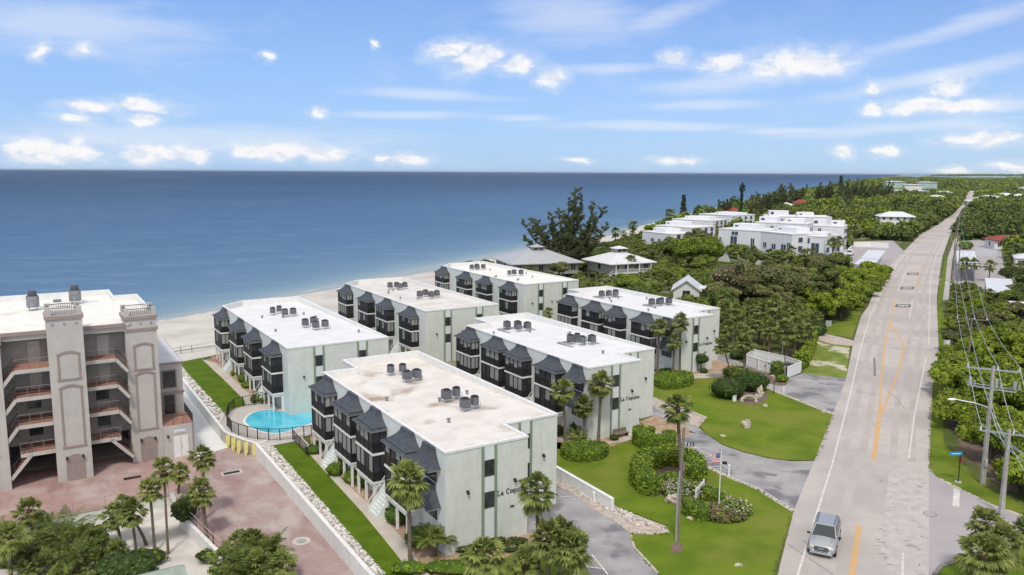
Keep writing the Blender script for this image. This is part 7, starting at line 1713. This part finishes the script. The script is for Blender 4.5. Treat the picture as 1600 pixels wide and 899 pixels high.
# palms and trees of the middle distance, left of the road
hpalm(961,400,363,2.2,'left one of the two beach palms behind the stilt house',670,n=26,dead=1)
hpalm(988,396,353,2.3,'right one of the two beach palms behind the stilt house',671,n=26,dead=1)
hpalm(974,398,366,1.6,'small beach palm between the two behind the stilt house',672,n=22,dead=1)
hpalm(1046,370,334,3.2,'spreading palm against the sea above the white terraces',673,n=26,dead=1)
hpalm(985,440,407,1.9,'palm leaning over the roof corner of the stilt house',674,n=26,dead=1)
for k,(x,y,c) in enumerate([(1290,420,374),(1299,424,380),(1309,420,378),(1254,438,398),(1235,428,392),(1266,432,396)]):
    hpalm(x,y,c,2.1,'tall slim palm in front of the white condominiums, number '+['one','two','three','four','five','six'][k]+' from the right group' if False else ['palm at the right corner of the nearest white condominium','palm between the white condominiums and the truck','palm beside the parked truck','leftmost palm below the recessed balcony','palm below the small windows of the nearest white condominium','palm under the recessed balcony'][k],680+k,n=24,dead=2)
LB = {'b':'broadleaf tree in the belt between the pale green blocks and the white condominiums','p':'sabal palm in the belt between the pale green blocks and the white condominiums'}
region([(892,470),(905,446),(935,452),(1010,442),(1035,418),(960,398),(975,385),(1040,375),(1120,395),(1125,450),(1118,500),(1110,560),(1122,500),(1121,478)],3.6,['b0','b4','b2','p0','p1','p2','p3','p1'],LB,{'b':'belt trees','p':'belt palms'},2.0,(.6,.9),pad=.5)
for k,(x,y,s_,lm) in enumerate([(1012,384,1.0,'leafmid'),(1035,388,1.15,'leafdark'),(1062,384,1.2,'leafbright'),(1082,372,1.1,'leafmid'),(1108,366,1.15,'leafdark'),(1122,398,1.1,'leafmid'),(1018,372,.9,'leafbright')]):
    big_tree(['rounded green','dark rounded','light green','mid green','dark wide','green corner','small bright'][k]+' tree hiding part of the low white terraces',at(x,y),3.6*s_,4.6*s_,1.6,24,90,.42,lm,820+k)
for k,(x,y,c) in enumerate([(1200,425,398),(1222,430,400),(1150,420,392),(1175,424,394)]): hpalm(x,y,c,2.2,['second','third','first','middle'][k]+' fan palm at the foot of the nearest white condominium',860+k,n=26,dead=2)
region([(690,432),(790,436),(900,455),(893,470),(880,452),(760,425)],3.2,['b4','b1','b0'],'low dark tree in front of the grey hip roofs','low trees in front of the grey hip roofs',2.2,(.55,.75),pad=.4)
region([(880,405),(1000,372),(1040,372),(1030,395),(960,402),(910,410)],3.6,['b4','b1'],'low beach shrub behind the stilt house','beach scrub behind the stilt house',1.5,(.4,.6),pad=.4)
# slots between the grove side block and belt
region([(1120,560),(1122,500),(1135,500),(1135,555)],2.8,['p0','p2','b3'],'tree squeezed beside the grove side block','trees beside the grove side block',1.6,(.7,.9),pad=.3)
# general woods, by world grid: near ones individual, far ones one mass
landpoly = [(p.x,p.y) for p in landpts]
edge = [W(v,u) for v,u in top_v[3:]]
cand = []
for gy in range(0, 900):
    y = 150+gy*4.6
    if y > 520: break
    for gx in range(0, 240):
        x = -60+gx*4.6
        p = (x+random.uniform(-1.6,1.6), y+random.uniform(-1.6,1.6)); sx, sy = scr(p)
        if sx < 860 or sx > 1680: continue
        if not inside(p, landpoly): continue
        v_, u_ = VU(Vector((p[0],p[1],0)))
        if v_ < 99 and u_ < 175: continue
        cand.append((p, sx, sy))
cand.sort(key=lambda c: c[0][0]**2+c[0][1]**2)
far_pts = []; nind = 0
for p, sx, sy in cand:
    dist = math.hypot(*p); sp_ = 4.2+dist*.004
    if near_other(p, sp_) or not free(p, 3.0, .8): continue
    # keep the clear beach edge
    v_, u_ = VU(Vector((p[0],p[1],0)))
    reserve(p)
    nz = mnoise.noise(Vector((p[0]*.02, p[1]*.02, 3)))
    kd = random.choice(['p0','p1','p2','p3']) if (nz > .12 and random.random() < .75) else random.choice(['b0','b1','b3','b4','b1','b0','b1','b0','b4','b2'])
    if COUNT.get('b',0) < 290 and kd[0] == 'b' or COUNT.get('p',0) < 250 and kd[0] == 'p':
        side_ = 'left of the road' if sx < 1395+(sy-300)*-.9 else 'right of the road'
        lb = ('broad green tree in the wooded land ' if kd[0]=='b' else 'fan palm in the wooded land ')+('between the condominiums and the far bend, ' if sy<360 else 'around the houses, ')+side_
        plant(kd, p, lb, lb.replace('broad green tree','trees').replace('fan palm','palms'), random.uniform(.75,1.1)*(1.2 if kd[0]=='p' else 1))
    else: far_pts.append((p[0],p[1],random.uniform(2.4,3.6)*1.05))
# far woodland as one mass
y = 300
while y < 5400:
    st_ = max(4.6, y*.0105); x = -100
    row = int(y)
    x = y*.05
    while x < y*.75:
        p = (x+random.uniform(-.4,.4)*st_, y+random.uniform(-.4,.4)*st_); sx, sy = scr(p)
        if (y > 500 or not any(True for _ in ())) and sx < 1680 and inside(p, landpoly) and free(p, st_*.6, .8) and not near_other(p, st_*.7):
            if y > 505: far_pts.append((p[0],p[1],st_*.72))
        x += st_
    y += st_*.9
mb = MB(); mats_far = [M['leafmid'], M['leafdark'], M['leafbright'], M['leafoliv'], M['core']]
groups_ = {0:[],1:[],2:[],3:[]}
for (x,y,r) in far_pts:
    nz = mnoise.noise(Vector((x*.012,y*.012,9)))+random.uniform(-.25,.25); k = 1 if nz < .04 else (0 if nz < .24 else (3 if nz < .32 else 2))
    d_ = math.hypot(x,y); n = 150 if d_ < 700 else (90 if d_ < 1500 else 46)
    hgt = random.uniform(4.5,8.0) if d_ < 1500 else random.uniform(6,12)
    if random.random() < .06: hgt *= 1.5
    rr_ = min(r, 14); d = sph(n); d[:,2] = np.abs(d[:,2])
    c = np.array([x,y,hgt*.35])+d*np.array([r,r,hgt*.62])*rng.uniform(.8,1.1,(n,1)); c[:,2]=np.minimum(c[:,2],hgt); groups_[k].append((c,d,min(r*.30,1.7 if d_<1500 else 2.8)))
    mb.blob((x,y,hgt*.3),(r*.85,r*.85,hgt*.6),7,4,.25,4 if d_<700 else k,seed=int(x))
for k,L in groups_.items():
    for c,d,s in L:
        V,F = leaf_arrays(c,d,s,1.3); mb.arrays(V,F,k)
o = mb.build('far_woodland', mats_far); o['kind']='stuff'; o['label']='distant wooded island fading along the coast on both sides of the road'
# far shore strips
mb = MB()
a=at(1500,275.6,.5); b=at(1680,276.8,.5)
for i in range(400):
    f=random.random(); p=a.lerp(b,f)+Vector((0,random.uniform(0,900),0)); mb.blob((p.x,p.y,0),(130,90,random.uniform(20,34)),6,4,.3,0,seed=i)
o=mb.build('far_shore',[M['leafdark']]); o['kind']='structure'
# ---- casuarinas and pines
def wispy(name, label, loc, h, spread, seed, limbs=9, lean=(0,0), dens=1.0, bias=None, wid=.2, lnk=.045, mm=34):
    t = thing(name, label, 'pine tree', loc); rnd = random.Random(seed); tk = MB(); C=[]; D=[]
    tips = []
    for i in range(limbs):
        a = i*2.4+rnd.uniform(-.4,.4); sp_ = spread*rnd.uniform(.35,1.0); hh = h*rnd.uniform(.55,1.0) if i else h
        if bias: 
            a_, s_, h_ = bias[i % len(bias)]; ex, ey, hh = a_*spread, rnd.uniform(-.4,.4)*spread, h_*h
        else: ex, ey = sp_*math.cos(a)+lean[0], sp_*math.sin(a)+lean[1]
        p0 = Vector((rnd.uniform(-.3,.3),rnd.uniform(-.3,.3),0)); p3 = Vector((ex,ey,hh)); p1 = Vector((ex*.25,ey*.25,hh*.3)); p2 = Vector((ex*.7,ey*.7,hh*.62)); path = [p0,p1,p2,p3]
        tk.tube(path,[.30*h/15,.2*h/15,.12*h/15,.03],6)
        for k in range(int(16*dens)):
            f = .38+.62*(k/(16*dens)); seg = f*3; j=min(int(seg),2); q = path[j].lerp(path[j+1],seg-j)
            aa = rnd.uniform(0,6.28); L = h*.13*(1.25-f*.7)*rnd.uniform(.6,1.2); dd = Vector((math.cos(aa),math.sin(aa),rnd.uniform(.1,.8))).normalized(); tip = q+dd*L
            tk.tube([q,tip],[.03,.01],3,cap=False)
            m_ = int(mm*dens); ff = rng.random(m_)
            base = np.array(q)[None]*(1-ff[:,None])+np.array(tip)[None]*ff[:,None]; base += rng.normal(0,L*(.10 if bias else .17),(m_,3))
            C.append(base); D.append(np.tile(np.array(dd),(m_,1)))
    C=np.concatenate(C); D=np.concatenate(D); n=len(C)
    T = D+rng.normal(0,.45,(n,3)); T[:,2]-=.1; T/=np.linalg.norm(T,axis=1)[:,None]; S=np.cross(T,rng.normal(0,1,(n,3))); S/=np.linalg.norm(S,axis=1)[:,None]
    ln = h*lnk*rng.uniform(.6,1.3,(n,1)); w=ln*wid
    V=np.stack([C-T*ln*.5-S*w,C-T*ln*.5+S*w,C+T*ln*.5+S*w*.3,C+T*ln*.5-S*w*.3],1).reshape(-1,3); mb=MB(); mb.arrays(V,np.arange(4*n).reshape(-1,4),0)
    mb.build('crown',M['casu'],t); tk.build('trunk',M['bark'],t); return t
b=at(884,426); hC=topz(b,295)
wispy('casuarina','huge windswept casuarina standing on the beach between the two grey houses',b,hC,12.6,31,27,dens=1.0,wid=.13,lnk=.032,mm=62,bias=[(.2,0,1.0),(.05,0,.92),(.62,0,.86),(.85,0,.80),(-.35,0,.72),(-.75,0,.62),(-1.0,0,.62),(.3,0,.78),(.6,0,.55),(-.85,0,.36),(-.5,0,.45),(.1,0,.6),(-.2,0,.8),(.75,0,.45),(.35,0,.95),(-.6,0,.55),(.5,0,.65),(-.15,0,.5),(-.95,0,.45),(.15,0,.86),(.65,0,.7),(-.7,0,.66),(.0,0,.7),(.45,0,.4),(-.4,0,.6),(.9,0,.6)])
wispy('casuarina','narrow lower casuarina just right of the huge windswept one',at(908,425),hC*.6,3.2,32,7,dens=.8,wid=.12,lnk=.035,mm=45)
def norfolk(label,bx,by,cy,w,seed,tuft=False):
    b=at(bx,by); h=topz(b,cy); t=thing('norfolk_pine',label,'pine tree',b); rnd=random.Random(seed); tk=MB(); tk.tube([(0,0,0),(rnd.uniform(-.4,.4),0,h)],[.35,.06],7); tk.build('trunk',M['bark'],t); C=[];D=[]
    for i in range(26):
        f=i/25; z=h*(.22+.78*f); r=w*(1-.62*f)*rnd.uniform(.5,1.25)*(1.0 if not tuft else (.45 if f<.72 else 1.5*math.sin((f-.72)/.28*3.0+.1)))
        m_=int(46); a=rng.uniform(0,6.28,m_); q=np.sqrt(rng.random(m_))*r; C.append(np.stack([q*np.cos(a),q*np.sin(a),z+rng.normal(0,h*.012,m_)+q*.12],1)); D.append(np.stack([np.cos(a),np.sin(a),np.full(m_,.6)],1))
    V,F=leaf_arrays(np.concatenate(C),np.concatenate(D),.55,1.8); mb=MB(); mb.arrays(V,F,0); mb.build('crown',M['norfolk'],t)
norfolk('dark narrow norfolk pine against the sea, left of the two',1067,352,306,2.4,41)
norfolk('tallest dark tufted norfolk pine against the sea, right of the two',1157,352,287,3.0,42,True)
norfolk('very dark column pine among the far casuarinas',1312,318,276,4.0,43)
for k,(x,y,c,sp_) in enumerate([(1134,345,309,6),(1180,345,301,7),(1195,342,299,7),(1213,335,290,9),(1228,332,285,9),(1243,330,287,9),(1285,322,282,12),(1300,322,283,12),(1330,316,278,13),(1345,318,281,13),(1360,322,284,12),(1375,318,281,13),(1322,330,292,9),(1385,315,284,13)]):
    b=at(x,y); wispy('casuarina','feathery casuarina on the far seaside ridge, '+['leftmost, alone by the red roof','left of the pair behind the terraces','right of the pair behind the terraces','left in the trio','middle of the trio','right in the trio','sparse one left of the dark column','sparse one at the dark column','right of the dark column','second right of the dark column','third right of the dark column','before the teal blocks','low one below the dark column','last before the teal blocks'][k],b,topz(b,c),sp_*.9,50+k,10,dens=.9,wid=.26,mm=34)
hide_protos()
if 0: print(COUNT)
print('COUNT', COUNT, 'far', len(far_pts))
